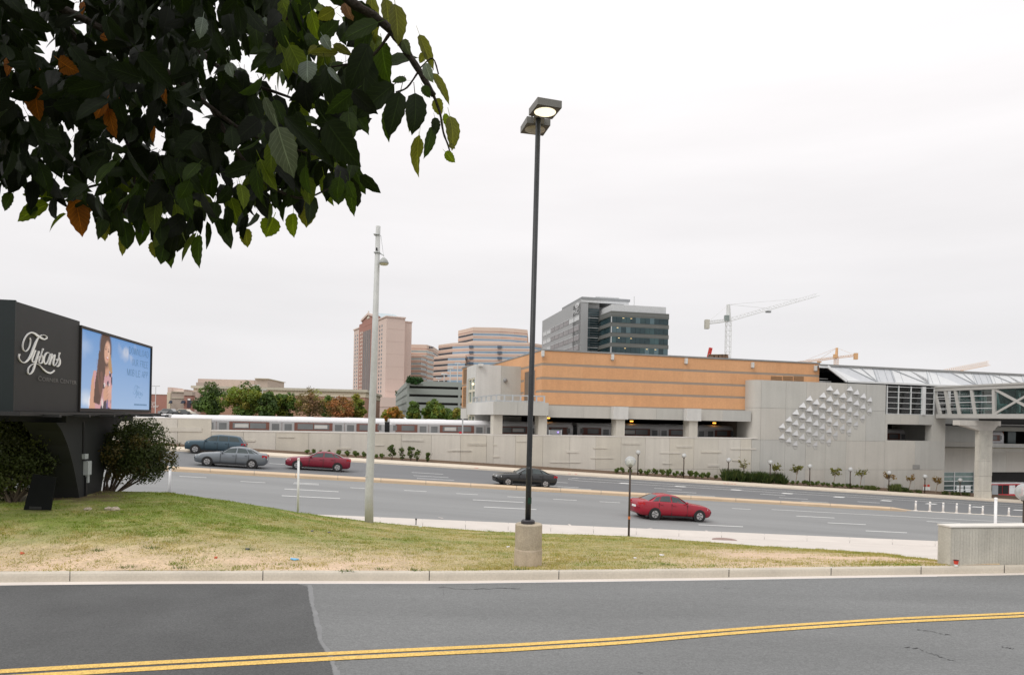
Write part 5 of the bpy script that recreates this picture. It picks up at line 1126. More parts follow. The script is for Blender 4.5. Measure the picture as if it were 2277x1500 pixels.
# construction floor with formwork and red boom
a = at(1600, 796, 295); r = empty('concrete_formwork', (a.x, a.y, a.z), 'brown timber formwork and tables on a building under construction behind the hall', 'formwork')
fm = M('formwork_brown', (.20, .125, .085), .9, var=.2); m = MB(); a0, a1 = at(1577, 797, 295), at(1623, 799, 295); m.box(a0.x, a1.x, a0.y, a0.y + 4, a1.z - 6, a0.z + .1); m.build('slab_edge', M('formwork_tan', (.36, .26, .17), .9), r)
for px in (1583, 1593, 1602.5, 1609, 1616):
    a = at(px, 790.5, 294); m = MB(); m.box(a.x - .75, a.x + .75, a.y, a.y + 3, a.z - 1.0, a.z + random.uniform(.1, .4)); m.build('form_table', fm, r)
    m = MB(); m.box(a.x - .9, a.x + .9, a.y - .2, a.y + 3.2, a.z + .4, a.z + .6); m.build('form_deck', M('formwork_tan', (.36, .26, .17), .9), r)
a, b = at(1575, 797, 298), at(1580.5, 773, 298); r = empty('red_boom', (a.x, a.y, a.z), 'small red concrete pump boom left of the white crane', 'pump boom')
m = MB(); truss(m, a, b, 1.0, 6, .3, False); m.build('boom_arm', M('boom_red', (.62, .06, .05), .5), r); m = MB(); m.bar(a.lerp(b, .5), b, .9); m.build('boom_tip', MC['boom_red'], r)
# ================================================================== ROADSIDE SIGN
sgb = M('sign_black', (.019, .020, .020), .5, var=.1); sgd = M('sign_dark_green', (.010, .016, .017), .3); pil = M('pillar_charcoal', (.021, .0225, .0225), .65, var=.12, scale=1.2)
# plan line of the face
kx = (-12.55 - -14.5) / (17.2 - 27.4); SF = Frame((-12.55, 17.2), (kx, 1.0))     # s runs away from the camera along the face, d to the left of it
def spx(px, py, d=0):   # the ray meets the face plane
    return SF.px(px, py, d)
SFn = SF.n
sb0 = spx(29, 900)[0]; sb1 = spx(334.5, 860)[0]; sbm = spx(176, 800)[0]
zt_l = spx(36, 670)[1]; zt_m = spx(177, 714)[1]; zt_r = spx(336, 770)[1]; zb_ = spx(331, 914)[1]
ztop = zt_r; zbot = zb_
bb = empty('billboard', SF.pt(5, 1, -3.1), 'black roadside sign with white script and a lit blue screen on a curved pillar', 'billboard')
HT = (zt_l + zt_m) / 2
m = MB(); m.fbox(SF, sb0, sbm - .01, 0, .45, zbot - .06, HT); m.build('name_panel', sgb, bb)
m = MB(); m.fbox(SF, sb0 - .05, sb0, -.03, .5, zbot - .1, HT + .02); m.build('edge_trim', sgd, bb)
m = MB(); m.fbox(SF, sbm, sb1, .03, .45, zbot - .06, ztop); m.build('screen_case', sgb, bb)
st, sb_ = ztop - .085, zbot + .06
fw = M('screen_frame', (.028, .024, .022), .5)
for a, b, z0, z1 in ((sbm, sb1, st, ztop), (sbm, sb1, zbot - .05, sb_), (sbm, sbm + .06, sb_, st), (sb1 - .06, sb1, sb_, st)):
    m = MB(); m.fbox(SF, a, b, -.05, .03, z0, z1); m.build('screen_frame', fw, bb)
# the picture shown on the screen
NU, NV = 190, 110
U, Vv = np.meshgrid(np.linspace(0, 1, NU), np.linspace(0, 1, NV))
img = np.zeros((NV, NU, 3))
top_, bot_ = np.array((.135, .295, .59)), np.array((.33, .47, .69))
img[:] = top_ * Vv[..., None] + bot_ * (1 - Vv[..., None])
def blend(mask, c):
    global img
    img = img * (1 - mask[..., None]) + np.array(c) * mask[..., None]
def ell(cx, cy, rx, ry, ang=0, soft=.12):
    a = (U - cx) * 2.5; b = Vv - cy; ca, sa = math.cos(ang), math.sin(ang); p = a * ca + b * sa; q = -a * sa + b * ca
    return np.clip((1 - np.sqrt((p / (rx * 2.5)) ** 2 + (q / ry) ** 2)) / soft, 0, 1)
def poly(pts, soft=1.0):
    ins = np.zeros(U.shape, bool); n = len(pts); j = n - 1
    for i in range(n):
        (xi, yi), (xj, yj) = pts[i], pts[j]
        c = ((yi > Vv) != (yj > Vv)) & (U < (xj - xi) * (Vv - yi) / (yj - yi + 1e-9) + xi); ins ^= c; j = i
    return ins.astype(float)
cl = np.clip((fbm(U * 9, Vv * 5, 1.0) - .42) * 3, 0, 1)
blend(cl * ell(.62, .86, .16, .24, 0, .9) * .9, (.78, .74, .72)); blend(cl * ell(.08, .05, .14, .22, 0, .9), (.72, .76, .82)); blend(cl * ell(.05, .8, .12, .25, 0, .9) * .35, (.6, .68, .8))
blend(ell(.12, .08, .012, .10, 0, .6), (.85, .82, .85))
skin, hair, hairl = (.62, .33, .22), (.10, .05, .035), (.46, .26, .12)
blend(poly([(.385, .0), (.398, .0), (.40, .45), (.375, .50), (.36, .45)]), (.60, .33, .24)); blend(poly([(.12, 0), (.20, 0), (.20, .50), (.165, .50), (.14, .35)]), skin)
blend(poly([(.165, .50), (.22, .47), (.40, .50), (.405, .36), (.39, 0), (.19, 0)]), (.60, .32, .34))
sp_ = vnoise(U * 40, Vv * 17, 1.0); blend((sp_ > .66) * poly([(.26, .46), (.40, .50), (.405, .36), (.39, 0), (.24, 0)]), (.05, .04, .06)); blend((vnoise(U * 33 + 50, Vv * 15, 1.0) > .68) * poly([(.28, .50), (.40, .50), (.40, .3), (.3, .3)]), (.72, .62, .60))
blend(poly([(.285, .66), (.36, .66), (.36, .48), (.33, .44), (.275, .50)]), (.58, .30, .20))
blend(ell(.31, .82, .088, .30, .05, .25), hair)
blend(poly([(.225, .78), (.30, .72), (.31, .50), (.285, .30), (.245, .05), (.17, .08), (.185, .35), (.21, .55)]), hair)
st_ = vnoise(U * 60 + Vv * 6, Vv * 3, 1.0); blend((st_ > .62) * ell(.24, .40, .06, .34, .1, .4) * .6, (.22, .10, .07))
blend(poly([(.345, .70), (.375, .76), (.395, .60), (.405, .50), (.375, .50), (.35, .58)]), hairl)
blend(ell(.330, .775, .042, .175, -.12, .25), (.66, .36, .25)); blend(ell(.352, .80, .022, .13, -.12, .6) * .6, (.80, .52, .40))
for cx, cy in ((.312, .815), (.347, .79)): blend(ell(cx, cy, .011, .018, -.15, .6), (.10, .05, .04)); blend(ell(cx, cy + .03, .014, .009, -.2, .8), (.16, .08, .05))
blend(ell(.332, .755, .006, .03, 0, .8) * .5, (.50, .24, .16)); blend(ell(.333, .697, .020, .028, -.35, .5), (.48, .09, .08)); blend(ell(.334, .702, .015, .014, -.35, .5), (.88, .80, .76))
blend(ell(.335, .20, .055, .13, .4, .25), skin); blend(ell(.372, .26, .032, .07, 0, .3), (.68, .38, .29)); blend(ell(.375, .17, .03, .06, 0, .3), (.64, .35, .26))
for k in range(4): blend(ell(.345, .30 - .055 * k, .03, .007, .5, .6) * .6, (.36, .16, .11))
blend(poly([(.335, .12), (.352, .12), (.35, .0), (.33, .0)]), (.16, .13, .28)); blend(ell(.28, .07, .012, .09, .3, .4), (.76, .66, .62))
blend(poly([(.285, 0), (.33, 0), (.33, .12), (.30, .10)]), (.07, .05, .06))
VX = []
for j in range(NV):
    for i in range(NU): VX.append(SF.pt(lerp(sbm + .06, sb1 - .06, i / (NU - 1)), .015, lerp(sb_, st, j / (NV - 1))))
m = MB(); m.add(VX, [(j * NU + i, j * NU + i + 1, (j + 1) * NU + i + 1, (j + 1) * NU + i) for j in range(NV - 1) for i in range(NU - 1)])
sm = bpy.data.materials.new('screen_picture'); sm.use_nodes = True; _t = sm.node_tree; _b = _t.nodes['Principled BSDF']; _a = node(_t, 'ShaderNodeAttribute', attribute_name='tint')
_b.inputs['Base Color'].default_value = (.02, .02, .02, 1); _b.inputs['Roughness'].default_value = .6; _t.links.new(_a.outputs['Color'], _b.inputs['Emission Color']); _b.inputs['Emission Strength'].default_value = .95
m.build('screen', sm, bb, tint=img.reshape(-1, 3))
def ribbon(m, pts, tomap, thick, closed=False, sub=5):
    P = [Vector((p[0], p[1], p[2])) for p in pts]; Q = []
    for i in range(len(P) - 1):       # Catmull-Rom through the points, width carried along
        a, b, c, d = P[max(i - 1, 0)], P[i], P[i + 1], P[min(i + 2, len(P) - 1)]
        for k in range(sub):
            t = k / sub; Q.append(.5 * ((2 * b) + (c - a) * t + (2 * a - 5 * b + 4 * c - d) * t * t + (3 * b - a - 3 * c + d) * t ** 3))
    Q.append(P[-1]); L_, R_ = [], []
    for i, q in enumerate(Q):
        d = (Q[min(i + 1, len(Q) - 1)] - Q[max(i - 1, 0)]); n = Vector((-d.y, d.x)); n = n.normalized() if n.length > 1e-6 else Vector((1, 0)); w = max(q.z, 3) / 2
        L_.append(tomap(q.x + n.x * w, q.y + n.y * w)); R_.append(tomap(q.x - n.x * w, q.y - n.y * w))
    n = len(Q); vs = []; off = SFn.to_3d() * -thick
    for a, b in zip(L_, R_): vs += [a, b, a + off, b + off]
    fs = []
    for i in range(n - 1):
        k, j = 4 * i, 4 * i + 4; fs += [(k + 2, k + 3, j + 3, j + 2), (k, k + 2, j + 2, j), (k + 1, j + 1, j + 3, k + 3)]
    m.add(vs, fs)
def smap(x, y):
    s, z = spx(20 + x / 9.377, 720 + y / 9.377, -.01); return SF.pt(s, -.01, z)
strokes = {'swash': [[(415, 290, 22), (432, 340, 12), (420, 440, 11), (380, 530, 11), (325, 570, 12), (280, 530, 12), (270, 440, 11), (300, 330, 12), (360, 230, 16), (440, 180, 26), (510, 195, 34), (580, 245, 42), (650, 290, 38), (715, 318, 24), (768, 298, 22), (768, 260, 9), (700, 226, 9), (640, 245, 10), (600, 280, 14)]],
           'T': [[(600, 275, 16), (550, 370, 30), (500, 500, 38), (450, 630, 36), (400, 725, 30), (340, 788, 20), (280, 804, 14), (220, 765, 11), (190, 690, 11), (205, 625, 26)]],
           'y': [[(535, 545, 28), (500, 640, 26), (466, 740, 26), (482, 798, 12), (530, 770, 9), (560, 720, 8)], [(612, 565, 30), (565, 700, 32), (520, 860, 32), (480, 980, 26), (430, 1038, 16), (385, 1030, 14), (385, 940, 10), (430, 870, 9), (500, 830, 9), (570, 832, 9), (625, 862, 10), (690, 935, 20), (770, 1000, 30), (840, 1020, 32), (900, 998, 20), (935, 962, 16)]],
           's': [[(605, 790, 9), (640, 690, 9), (680, 560, 10), (698, 512, 26)], [(668, 640, 10), (690, 720, 26), (680, 790, 26), (640, 820, 16), (610, 800, 12), (607, 720, 10), (636, 668, 24)]],
           'o': [[(820, 600, 12), (770, 602, 18), (725, 670, 24), (710, 760, 24), (735, 835, 16), (770, 818, 10), (800, 760, 9), (850, 620, 9)]],
           'n': [[(880, 615, 20), (855, 740, 32), (820, 852, 32)], [(822, 850, 8), (880, 720, 8), (940, 640, 16), (920, 740, 28), (905, 830, 26), (925, 872, 10), (970, 835, 8)]],
           'z': [[(970, 835, 8), (1010, 740, 8), (1030, 650, 9), (1045, 596, 26)], [(1022, 690, 12), (1045, 760, 26), (1038, 840, 28), (1000, 884, 22), (965, 874, 10)], [(990, 735, 26), (975, 756, 16)]]}
lw = M('letter_white', (.88, .87, .86), .45)
for kname, ss in strokes.items():
    m = MB()
    for q in ss: ribbon(m, q, smap, .03)
    m.build('script_letter', lw, bb)
v, fs = text_mesh('CORNER CENTER', 1.0, extrude=.0); x0, x1 = v[:, 0].min(), v[:, 0].max()
sa, za = spx(82, 845.5); sbb, zbb = spx(167.5, 856)
big = lambda x: 1.0 if not (x < x0 + .066 * (x1 - x0) or .535 < (x - x0) / (x1 - x0) < .60) else 1.22
m = MB(); vv = [SF.pt(lerp(sa, sbb, (p[0] - x0) / (x1 - x0)), -.035, za + (zbb - za) * 0 + p[1] * .155 * big(p[0])) for p in v]
nb = len(vv); m.add(vv, fs); m.build('small_letters', M('letter_dark', (.16, .165, .165), .3, metal=.3), bb)
# text on the screen: tall thin serif capitals drawn as strokes
LT = M('screen_text', (.05, .10, .17), .5, emit=1.0); LTl = M('screen_text_thin', (.10, .17, .27), .5, emit=1.0)
GL = {'D': ([(.12, 0, .12, 1)], 'D'), }
def strokes_for(ch):
    T_, t_ = .13, .04
    B = {'D': [((.15, 0), (.15, 1), T_), ((.15, 1), (.5, 1), t_), ((.5, 1), (.82, .75), .08), ((.82, .75), (.85, .5), T_), ((.85, .5), (.82, .25), T_), ((.82, .25), (.5, 0), .08), ((.5, 0), (.15, 0), t_)],
         'O': [((.5, 1), (.2, .8), .07), ((.2, .8), (.14, .5), T_), ((.14, .5), (.2, .2), T_), ((.2, .2), (.5, 0), .07), ((.5, 0), (.8, .2), .07), ((.8, .2), (.86, .5), T_), ((.86, .5), (.8, .8), T_), ((.8, .8), (.5, 1), .07)],
         'W': [((.02, 1), (.27, 0), T_), ((.27, 0), (.5, 1), t_), ((.45, 1), (.72, 0), T_), ((.72, 0), (.98, 1), t_)], 'N': [((.15, 0), (.15, 1), t_), ((.15, 1), (.85, 0), T_), ((.85, 0), (.85, 1), t_)],
         'L': [((.2, 0), (.2, 1), T_), ((.2, .0), (.85, .0), t_), ((.85, 0), (.85, .25), t_)], 'A': [((.05, 0), (.5, 1), t_), ((.5, 1), (.92, 0), T_), ((.22, .35), (.72, .35), t_)],
         'U': [((.15, 1), (.15, .25), T_), ((.15, .25), (.5, 0), .07), ((.5, 0), (.85, .25), .05), ((.85, .25), (.85, 1), t_)], 'R': [((.18, 0), (.18, 1), T_), ((.18, 1), (.6, 1), t_), ((.6, 1), (.78, .77), T_), ((.78, .77), (.6, .52), .08), ((.6, .52), (.18, .52), t_), ((.5, .52), (.9, 0), T_)],
         'F': [((.2, 0), (.2, 1), T_), ((.2, 1), (.85, 1), t_), ((.85, 1), (.85, .78), t_), ((.2, .52), (.65, .52), t_)], 'E': [((.2, 0), (.2, 1), T_), ((.2, 1), (.85, 1), t_), ((.85, 1), (.85, .8), t_), ((.2, .52), (.65, .52), t_), ((.2, 0), (.88, 0), t_), ((.88, 0), (.88, .22), t_)],
         'M': [((.08, 0), (.1, 1), t_), ((.1, 1), (.48, .02), T_), ((.48, .02), (.88, 1), t_), ((.88, 1), (.9, 0), T_)], 'B': [((.18, 0), (.18, 1), T_), ((.18, 1), (.6, 1), t_), ((.6, 1), (.76, .77), T_), ((.76, .77), (.6, .53), .07), ((.18, .53), (.62, .53), t_), ((.62, .53), (.84, .27), T_), ((.84, .27), (.6, 0), .07), ((.6, 0), (.18, 0), t_)],
         'I': [((.5, 0), (.5, 1), T_)], 'P': [((.18, 0), (.18, 1), T_), ((.18, 1), (.6, 1), t_), ((.6, 1), (.8, .75), T_), ((.8, .75), (.6, .48), .08), ((.6, .48), (.18, .48), t_)], ' ': []}
    return B[ch]
def suv(u, v): return SF.pt(lerp(sbm + .06, sb1 - .06, u), .006, lerp(sb_, st, v))
def line_text(body, u0, u1, v0, v1):
    wts = [{'I': .5, ' ': .6, 'W': 1.25, 'M': 1.2}.get(c, 1.0) for c in body]; tot = sum(wts); x = u0
    m = MB()
    for c, w in zip(body, wts):
        cw_ = (u1 - u0) * w / tot
        for (ax, ay), (bx, by), t in strokes_for(c):
            t2 = max(t, .075); A_ = Vector((x + ax * cw_, lerp(v0, v1, ay))); B_ = Vector((x + bx * cw_, lerp(v0, v1, by)))
            asp = 2.5; d = Vector(((B_.x - A_.x) * asp, B_.y - A_.y)); n = Vector((-d.y, d.x)); n.normalize(); n = Vector((n.x / asp, n.y)) * (t2 * cw_ * asp / 2)
            m.add([suv(*(A_ + n)), suv(*(A_ - n)), suv(*(B_ - n)), suv(*(B_ + n))], [(0, 1, 2, 3)])
        x += cw_
    m.build('screen_text', LT, bb)
line_text('DOWNLOAD', .635, .968, .835, .935); line_text('OUR FREE', .685, .962, .665, .765); line_text('MOBILE APP', .612, .965, .505, .605)
def smap2(x, y): return suv(.715 + (x - 190) / 870 * .16, .375 - (y - 160) / 900 * .20)
m = MB()
for ss in strokes.values():
    for q in ss: ribbon(m, [(a, b, w * 1.3) for a, b, w in q], smap2, .001, sub=3)
m.build('screen_script', LTl, bb)
m = MB(); x = .735
for k in range(17):
    w = random.choice((.008, .011, .006)); m.add([suv(x, .062), suv(x + w, .062), suv(x + w, .088), suv(x, .088)], [(0, 1, 2, 3)]); x += w + .0045
m.build('screen_small_print', LT, bb)
# back faces: a wedge-shaped sign, the other face runs off to the left
m = MB(); wedge = [SF.pt(sb0 - .05, .46, 0), SF.pt(sb1, .46, 0), SF.pt(sb1 - 1.0, 1.3, 0), SF.pt(sb0 + .2, 3.2, 0), SF.pt(sb0 - .05, 2.6, 0)]
m.prism([(q.x, q.y) for q in wedge], zbot - .05, HT - .03); m.build('sign_back', sgd, bb)
m = MB(); q0 = SF.pt(sb0 - .08, .5, 0)
for k in range(14):
    for dd in (.65, 1.2):
        p = SF.pt(sb0 - .055, dd, zbot + .1 + k * .19); m.ball(p, .014, 6, 4)
setp(m.build('rivet', M('rivet_steel', (.35, .38, .38), .4), bb), kind='stuff')
# platform under the sign and catwalk arms
m = MB(); m.fbox(SF, sb0 - .4, sb1 + .25, -.35, 2.6, zbot - .17, zbot - .07); m.build('catwalk', blackm, bb)
m = MB(); m.fbox(SF, sb1 + .2, sb1 + 1.6, .2, .5, zbot - .16, zbot - .09); m.build('catwalk_arm', blackm, bb)
for k in range(6):
    s = lerp(sb0 + .8, sb1 - .2, k / 5); m = MB(); m.fbox(SF, s - .06, s + .06, -.75, -.2, zbot - .2, zbot - .13); m.build('bracket', blackm, bb)
# head and curved pillar: flared along the face and flared again under the other wing of the sign
pd = .25
def ppx(px, py): return SF.px(px, py, pd)
hl, hr = ppx(143, 925)[0], ppx(293, 925)[0]; hz1, hz0 = zbot - .17, ppx(293, 935.5)[1]
m = MB(); m.fbox(SF, hl, hr, pd - .05, 2.6, hz0, hz1); m.build('pillar_head', pil, bb)
L_ = [(125, 940), (138, 958), (151, 990), (162, 1030), (172, 1080), (180, 1131)]; R_ = [(270, 934), (262, 950), (250, 975), (241, 1010), (231, 1050), (225, 1090), (221, 1129)]
ring = [ppx(*p) for p in L_] + [ppx(*p) for p in R_[::-1]]; ring[0] = (ring[0][0], hz0); ring[-1] = (ring[-1][0], hz0)
m = MB(); m.extrude([SF.pt(s, pd, z) for s, z in ring], SF.n.to_3d() * .9); m.build('pillar', pil, bb)
sn = ppx(176, 1131)[0]
R2 = [(172, 1133), (165, 1085), (154, 1035), (140, 980), (124, 944)]; L2 = [(-60, 940), (20, 950), (62, 975), (90, 1010), (112, 1060), (124, 1100), (130, 1134)]
ring = [SF.side(x, y, sn) for x, y in R2 + L2]; k2 = len(R2); ring[k2 - 1] = (ring[k2 - 1][0], hz0); ring[k2] = (ring[k2][0], hz0)
m = MB(); m.extrude([SF.pt(sn, d, z) for d, z in ring], SF.e.to_3d() * 1.0); m.build('rear_arch', pil, bb)
m = MB(); dd = SF.side(-60, 930, sn - .3)[0]; m.fbox(SF, sn - .5, sn + 1.6, pd + .3, dd, hz0, hz1); m.build('cross_head', pil, bb)
B_ = lambda a, b, d0, d1, z0, z1, mt, nm: MB().fbox(SF, a, b, pd + d0, pd + d1, z0, z1).build(nm, mt, bb)
s, _ = ppx(184, 1000); B_(s - .05, s + .05, -.03, 0, ppx(184, 1010)[1], hz0, blackm, 'conduit'); s, _ = ppx(188, 1100); B_(s - .05, s + .05, -.06, 0, -3.4, ppx(186, 1060)[1], blackm, 'conduit')
gbx = M('meter_box_grey', (.46, .49, .49), .5); a, z1 = ppx(185.5, 1025); b, z0 = ppx(193, 1054); B_(a, b, -.14, 0, z0, z1, gbx, 'meter_box')
a, z1 = ppx(182, 1009); b, z0 = ppx(189, 1019); B_(a, b, -.10, 0, z0, z1, gbx, 'junction_box')
a, z1 = ppx(188, 1054); b, z0 = ppx(191.5, 1072); B_(a, b, -.10, -.03, z0, z1, gbx, 'pipe')
pg_ = onground(150, 1133); PFr = Frame((pg_.x, pg_.y), (1, .08))
m = MB(); a, z1 = SF.side(131, 1132, sn - .1); b, _ = SF.side(178, 1132, sn - .1); m.fbox(SF, sn - .12, sn + 1, min(a, b), max(a, b), z1 - .4, z1); m.build('footing', conc, bb)
# dark sandwich board and stones by the pillar
sbd = empty('sandwich_board', onground(92, 1132), 'dark leaning board with a slot, left of the sign pillar', 'board')
m = MB(); q = [PFr.px(x, y, -.3) for x, y in ((52, 1133), (112, 1134), (119, 1062), (68, 1054))]; m.extrude([PFr.pt(s, -.3 + .10 * (i > 1), z) for i, (s, z) in enumerate(q)], PFr.n.to_3d() * .05); m.build('front_panel', M('board_dark', (.009, .010, .010), .85, spec=.1), sbd)
m = MB(); q = [PFr.px(x, y, -.31) for x, y in ((65, 1131), (92, 1132), (92, 1126), (65, 1125))]; m.extrude([PFr.pt(s, -.312, z) for s, z in q], PFr.n.to_3d() * .02); m.build('slot', blackm, sbd)
stone = M('pale_stone', (.44, .37, .29), .9, var=.2, scale=6)
for px, py, r_, lab in ((241, 1132, .11, 'pale stone on the grass right of the sign pillar'), (256, 1133, .13, 'larger pale stone beside the grass, right of the other stone'), (195, 1133, .10, 'small pale stone at the foot of the meter pipe')):
    g = onground(px, py); m = MB(); m.ball(g + Vector((0, 0, .02)), r_, 9, 6, .55); m.v = [(x + random.uniform(-.02, .02), y + random.uniform(-.02, .02), z + random.uniform(-.015, .015)) for x, y, z in m.v]
    setp(m.build('stone', stone, origin=g), lab, 'stone', 'stones by the sign')
# ================================================================== STREET FURNITURE
pb = M('pole_black', (.022, .024, .026), .42, var=.25, scale=5, fine=.3, fscale=30)
g = onground(1174, 1256); base_z = g.z
lp = empty('area_light', g, 'tall black lamp post with two square heads, one lit, on a round concrete base', 'lamp post')
Y0 = g.y; sc_ = Y0 / F
top = at(1197, 262, Y0); bt = at(1174, 1157, Y0); bs_ = at(1174, 1163, Y0)
m = MB(); R_ = 30 * sc_; m.lathe((g.x, g.y, g.z), [(R_, -.3), (R_, bs_.z - g.z - .50), (R_, bs_.z - g.z - .02), (R_ - .02, bs_.z - g.z), (.1, bs_.z - g.z)], 28); 
ph = bs_.z - g.z
m.v = [(x, y, z) for x, y, z in m.v]; m.build('concrete_base', M('footing_concrete', (.40, .34, .255), .9, var=.2, scale=3.0, fine=.14, fscale=30, bump=.35, streak=.12), lp, smooth=False)
m = MB(); m.lathe((g.x, g.y, g.z), [(R_ + .008, -.3), (R_ + .01, ph * .38), (R_ + .004, ph * .41)], 28); m.build('lower_lift', M('footing_concrete_pale', (.47, .39, .30), .9, var=.15, scale=4, fine=.12, fscale=30, bump=.3), lp)
m = MB(); m.lathe((bt.x, bt.y, bs_.z), [(.155, 0), (.155, .06), (.13, .085), (.06, .09)], 20); m.build('base_cover', M('cover_dark', (.035, .032, .036), .45), lp)
m = MB(); m.tube([(bt.x, bt.y, bs_.z + .05), (bt.x, bt.y, base_z + 2.3), (top.x, top.y, top.z)], [.064, .062, .058], 14); m.build('pole', pb, lp, smooth=True)
m = MB(); a = at(1175.5, 1113, Y0); m.lathe((a.x, a.y, a.z - .06), [(.0655, 0), (.0655, .14)], 14); m.build('green_band', M('green_tape', (.004, .035, .018), .5), lp)
hd = M('head_grey', (.16, .155, .14), .5, var=.06); hs = M('head_soffit', (.075, .062, .052), .6)
def head(px, py, Yo, w, dpt, h, lit, yaw):
    c = at(px, py, Y0 + Yo); m = MB(); cs, sn = math.cos(yaw), math.sin(yaw)
    def P(x, y, z): return (c.x + x * cs - y * sn, c.y + x * sn + y * cs, c.z + z)
    q = [P(x, y, z) for z in (0, h) for x, y in ((-w / 2, -dpt / 2), (w / 2, -dpt / 2), (w / 2, dpt / 2), (-w / 2, dpt / 2))]
    m.hexa(q); hb = m.build('lamp_head', hd, lp)
    m = MB(); m.add([P(-w / 2 + .01, -dpt / 2 + .01, -.004), P(w / 2 - .01, -dpt / 2 + .01, -.004), P(w / 2 - .01, dpt / 2 - .01, -.004), P(-w / 2 + .01, dpt / 2 - .01, -.004)], [(3, 2, 1, 0)]); m.build('soffit', hs, hb)
    n = 20; m = MB(); r0 = min(w, dpt) * .43
    m.add([P(r0 * math.cos(6.2832 * i / n), r0 * math.sin(6.2832 * i / n), -.008) for i in range(n)] + [P(r0 * .75 * math.cos(6.2832 * i / n), r0 * .75 * math.sin(6.2832 * i / n), -.03) for i in range(n)] + [P(0, 0, -.045)],
          [((i + 1) % n, i, n + i, n + (i + 1) % n) for i in range(n)] + [(n + (i + 1) % n, n + i, 2 * n) for i in range(n)])
    m.build('lens', emitmat('lit_lens', (1.0, .90, .66), 1.15) if lit else M('unlit_lens', (.34, .30, .24), .25, var=.3, scale=6), hb, smooth=True)
    return c
head(1212, 249, -.30, .56, .60, .155, True, .30)
head(1190, 288, .55, .56, .60, .15, False, .24)
m = MB(); m.box(top.x - .10, top.x + .14, top.y - .15, top.y + .40, top.z - .02, top.z + .10); m.build('arm', hd, lp)
m = MB(); a = at(1183, 258, Y0 - .1); m.tube([(a.x, a.y, a.z - .05), (a.x, a.y, a.z + .1)], .018, 6); m.build('photocell', hd, lp)
v, fs = text_mesh('54', 1.0); a = at(1172.5, 1041, Y0); m = MB(); m.add([(a.x + p[0] * .055, a.y - .068, a.z + p[1] * .06) for p in v], fs); m.build('pole_number', M('pole_number', (.20, .21, .21), .6), lp)
# pale utility pole
g = onground(821, 1161); up = empty('utility_pole', g, 'tall pale grey tapering pole with a small hanging lamp near its top', 'pole'); Y1 = g.y; a = at(841, 503, Y1); sc_ = Y1 / F
ppm = M('pole_pale', (.50, .505, .49), .6, metal=.1, var=.10, scale=1.5, fine=.05, fscale=12, streak=.08)
b1 = at(820.5, 1100, Y1); b2 = at(832, 800, Y1)
m = MB(); m.tube([(g.x, g.y, g.z - .2), (b1.x, g.y, b1.z), (b2.x, g.y, b2.z), (a.x, g.y, a.z)], [9.8 * sc_, 9.3 * sc_, 7.3 * sc_, 5.1 * sc_], 18); m.build('pole', ppm, up, smooth=True)
q = at(821, 1058, Y1); m = MB(); m.lathe((q.x, q.y, q.z), [(9.15 * sc_, -.02), (9.3 * sc_, .0), (9.1 * sc_, .02)], 18); m.build('joint_ring', ppm, up)
h = at(855, 583, Y1); j = at(845, 563, Y1); m = MB(); m.tube([j, (h.x - .02, h.y - .1, h.z + .25)], .025, 6); w_ = at(847, 524, Y1); m.tube([w_, (w_.x + .10, w_.y, h.z + .4), (h.x, h.y - .1, h.z + .2)], .008, 5); m.build('bracket', steel, up)
m = MB(); m.lathe((h.x, h.y - .15, h.z), [(.19, -.10), (.20, -.06), (.15, .05), (.07, .13), (.03, .16)], 14); m.build('lamp_shade', M('shade_grey', (.34, .35, .34), .5), up, smooth=True)
m = MB(); m.lathe((h.x, h.y - .15, h.z), [(.15, -.14), (.18, -.10)], 14); m.build('lamp_bowl', M('bowl_yellow', (.55, .52, .36), .3), up)
for px, py in ((838.5, 522), (839, 562)): q = at(px, py, Y1); m = MB(); m.box(q.x - .12, q.x + .12, q.y - .13, q.y + .13, q.z - .015, q.z + .015); m.build('clamp', steel, up)
q = at(838.8, 555, Y1); m = MB(); m.box(q.x - .03, q.x + .03, q.y - .14, q.y - .10, q.z - .05, q.z + .05); m.build('hand_hole', blackm, up)
# globe lamps
gl_b = M('globe_brown', (.045, .028, .018), .5)
gglass = glassmat('globe_glass', (.97, .98, .97), .56, .35); gmilk = glassmat('globe_milk', (.95, .95, .95), .42, .3)
def globe_lamp(g, ztop, r, label, group=None, detail=True, band=None):
    o = empty('globe_lamp', g, label, 'lamp post', group)
    zc = ztop - r; pr = r * .17 if detail else .055
    m = MB(); m.tube([(g.x, g.y, g.z - .2), (g.x, g.y, zc - r * .95)], [pr * 1.12, pr], 10); m.build('post', gl_b, o, smooth=True)
    m = MB(); m.lathe((g.x, g.y, zc - r), [(r * .30, -.02), (r * .42, r * .15), (r * .42, r * .52), (r * .12, r * .56)], 12); m.build('collar', gl_b, o)
    m = MB(); m.ball((g.x, g.y, zc), r, 20 if detail else 12, 12 if detail else 8); m.build('globe', gglass if detail else gmilk, o, smooth=True)
    m = MB(); m.lathe((g.x, g.y, zc - r * .5), [(.02, 0), (r * .16, r * .25), (r * .13, r * .55), (.01, r * .7)], 8); m.build('bulb', M('bulb_white', (.8, .8, .78), .4), o, smooth=True)
    if band is not None:
        m = MB(); m.lathe((g.x, g.y, band - .05), [(pr * 1.25, 0), (pr * 1.25, .13)], 10); m.build('orange_band', M('orange_tape', (.55, .16, .05), .6), o)
    return o
g = onground(1398, 1191); t_ = at(1402, 1013.5, g.y); bz = at(1398, 1151, g.y).z
g = Vector(((g.x + t_.x) / 2, g.y, g.z)); globe_lamp(g, t_.z, 12.5 * g.y / F, 'brown post with a clear glass globe and an orange band on the grass verge', band=bz)
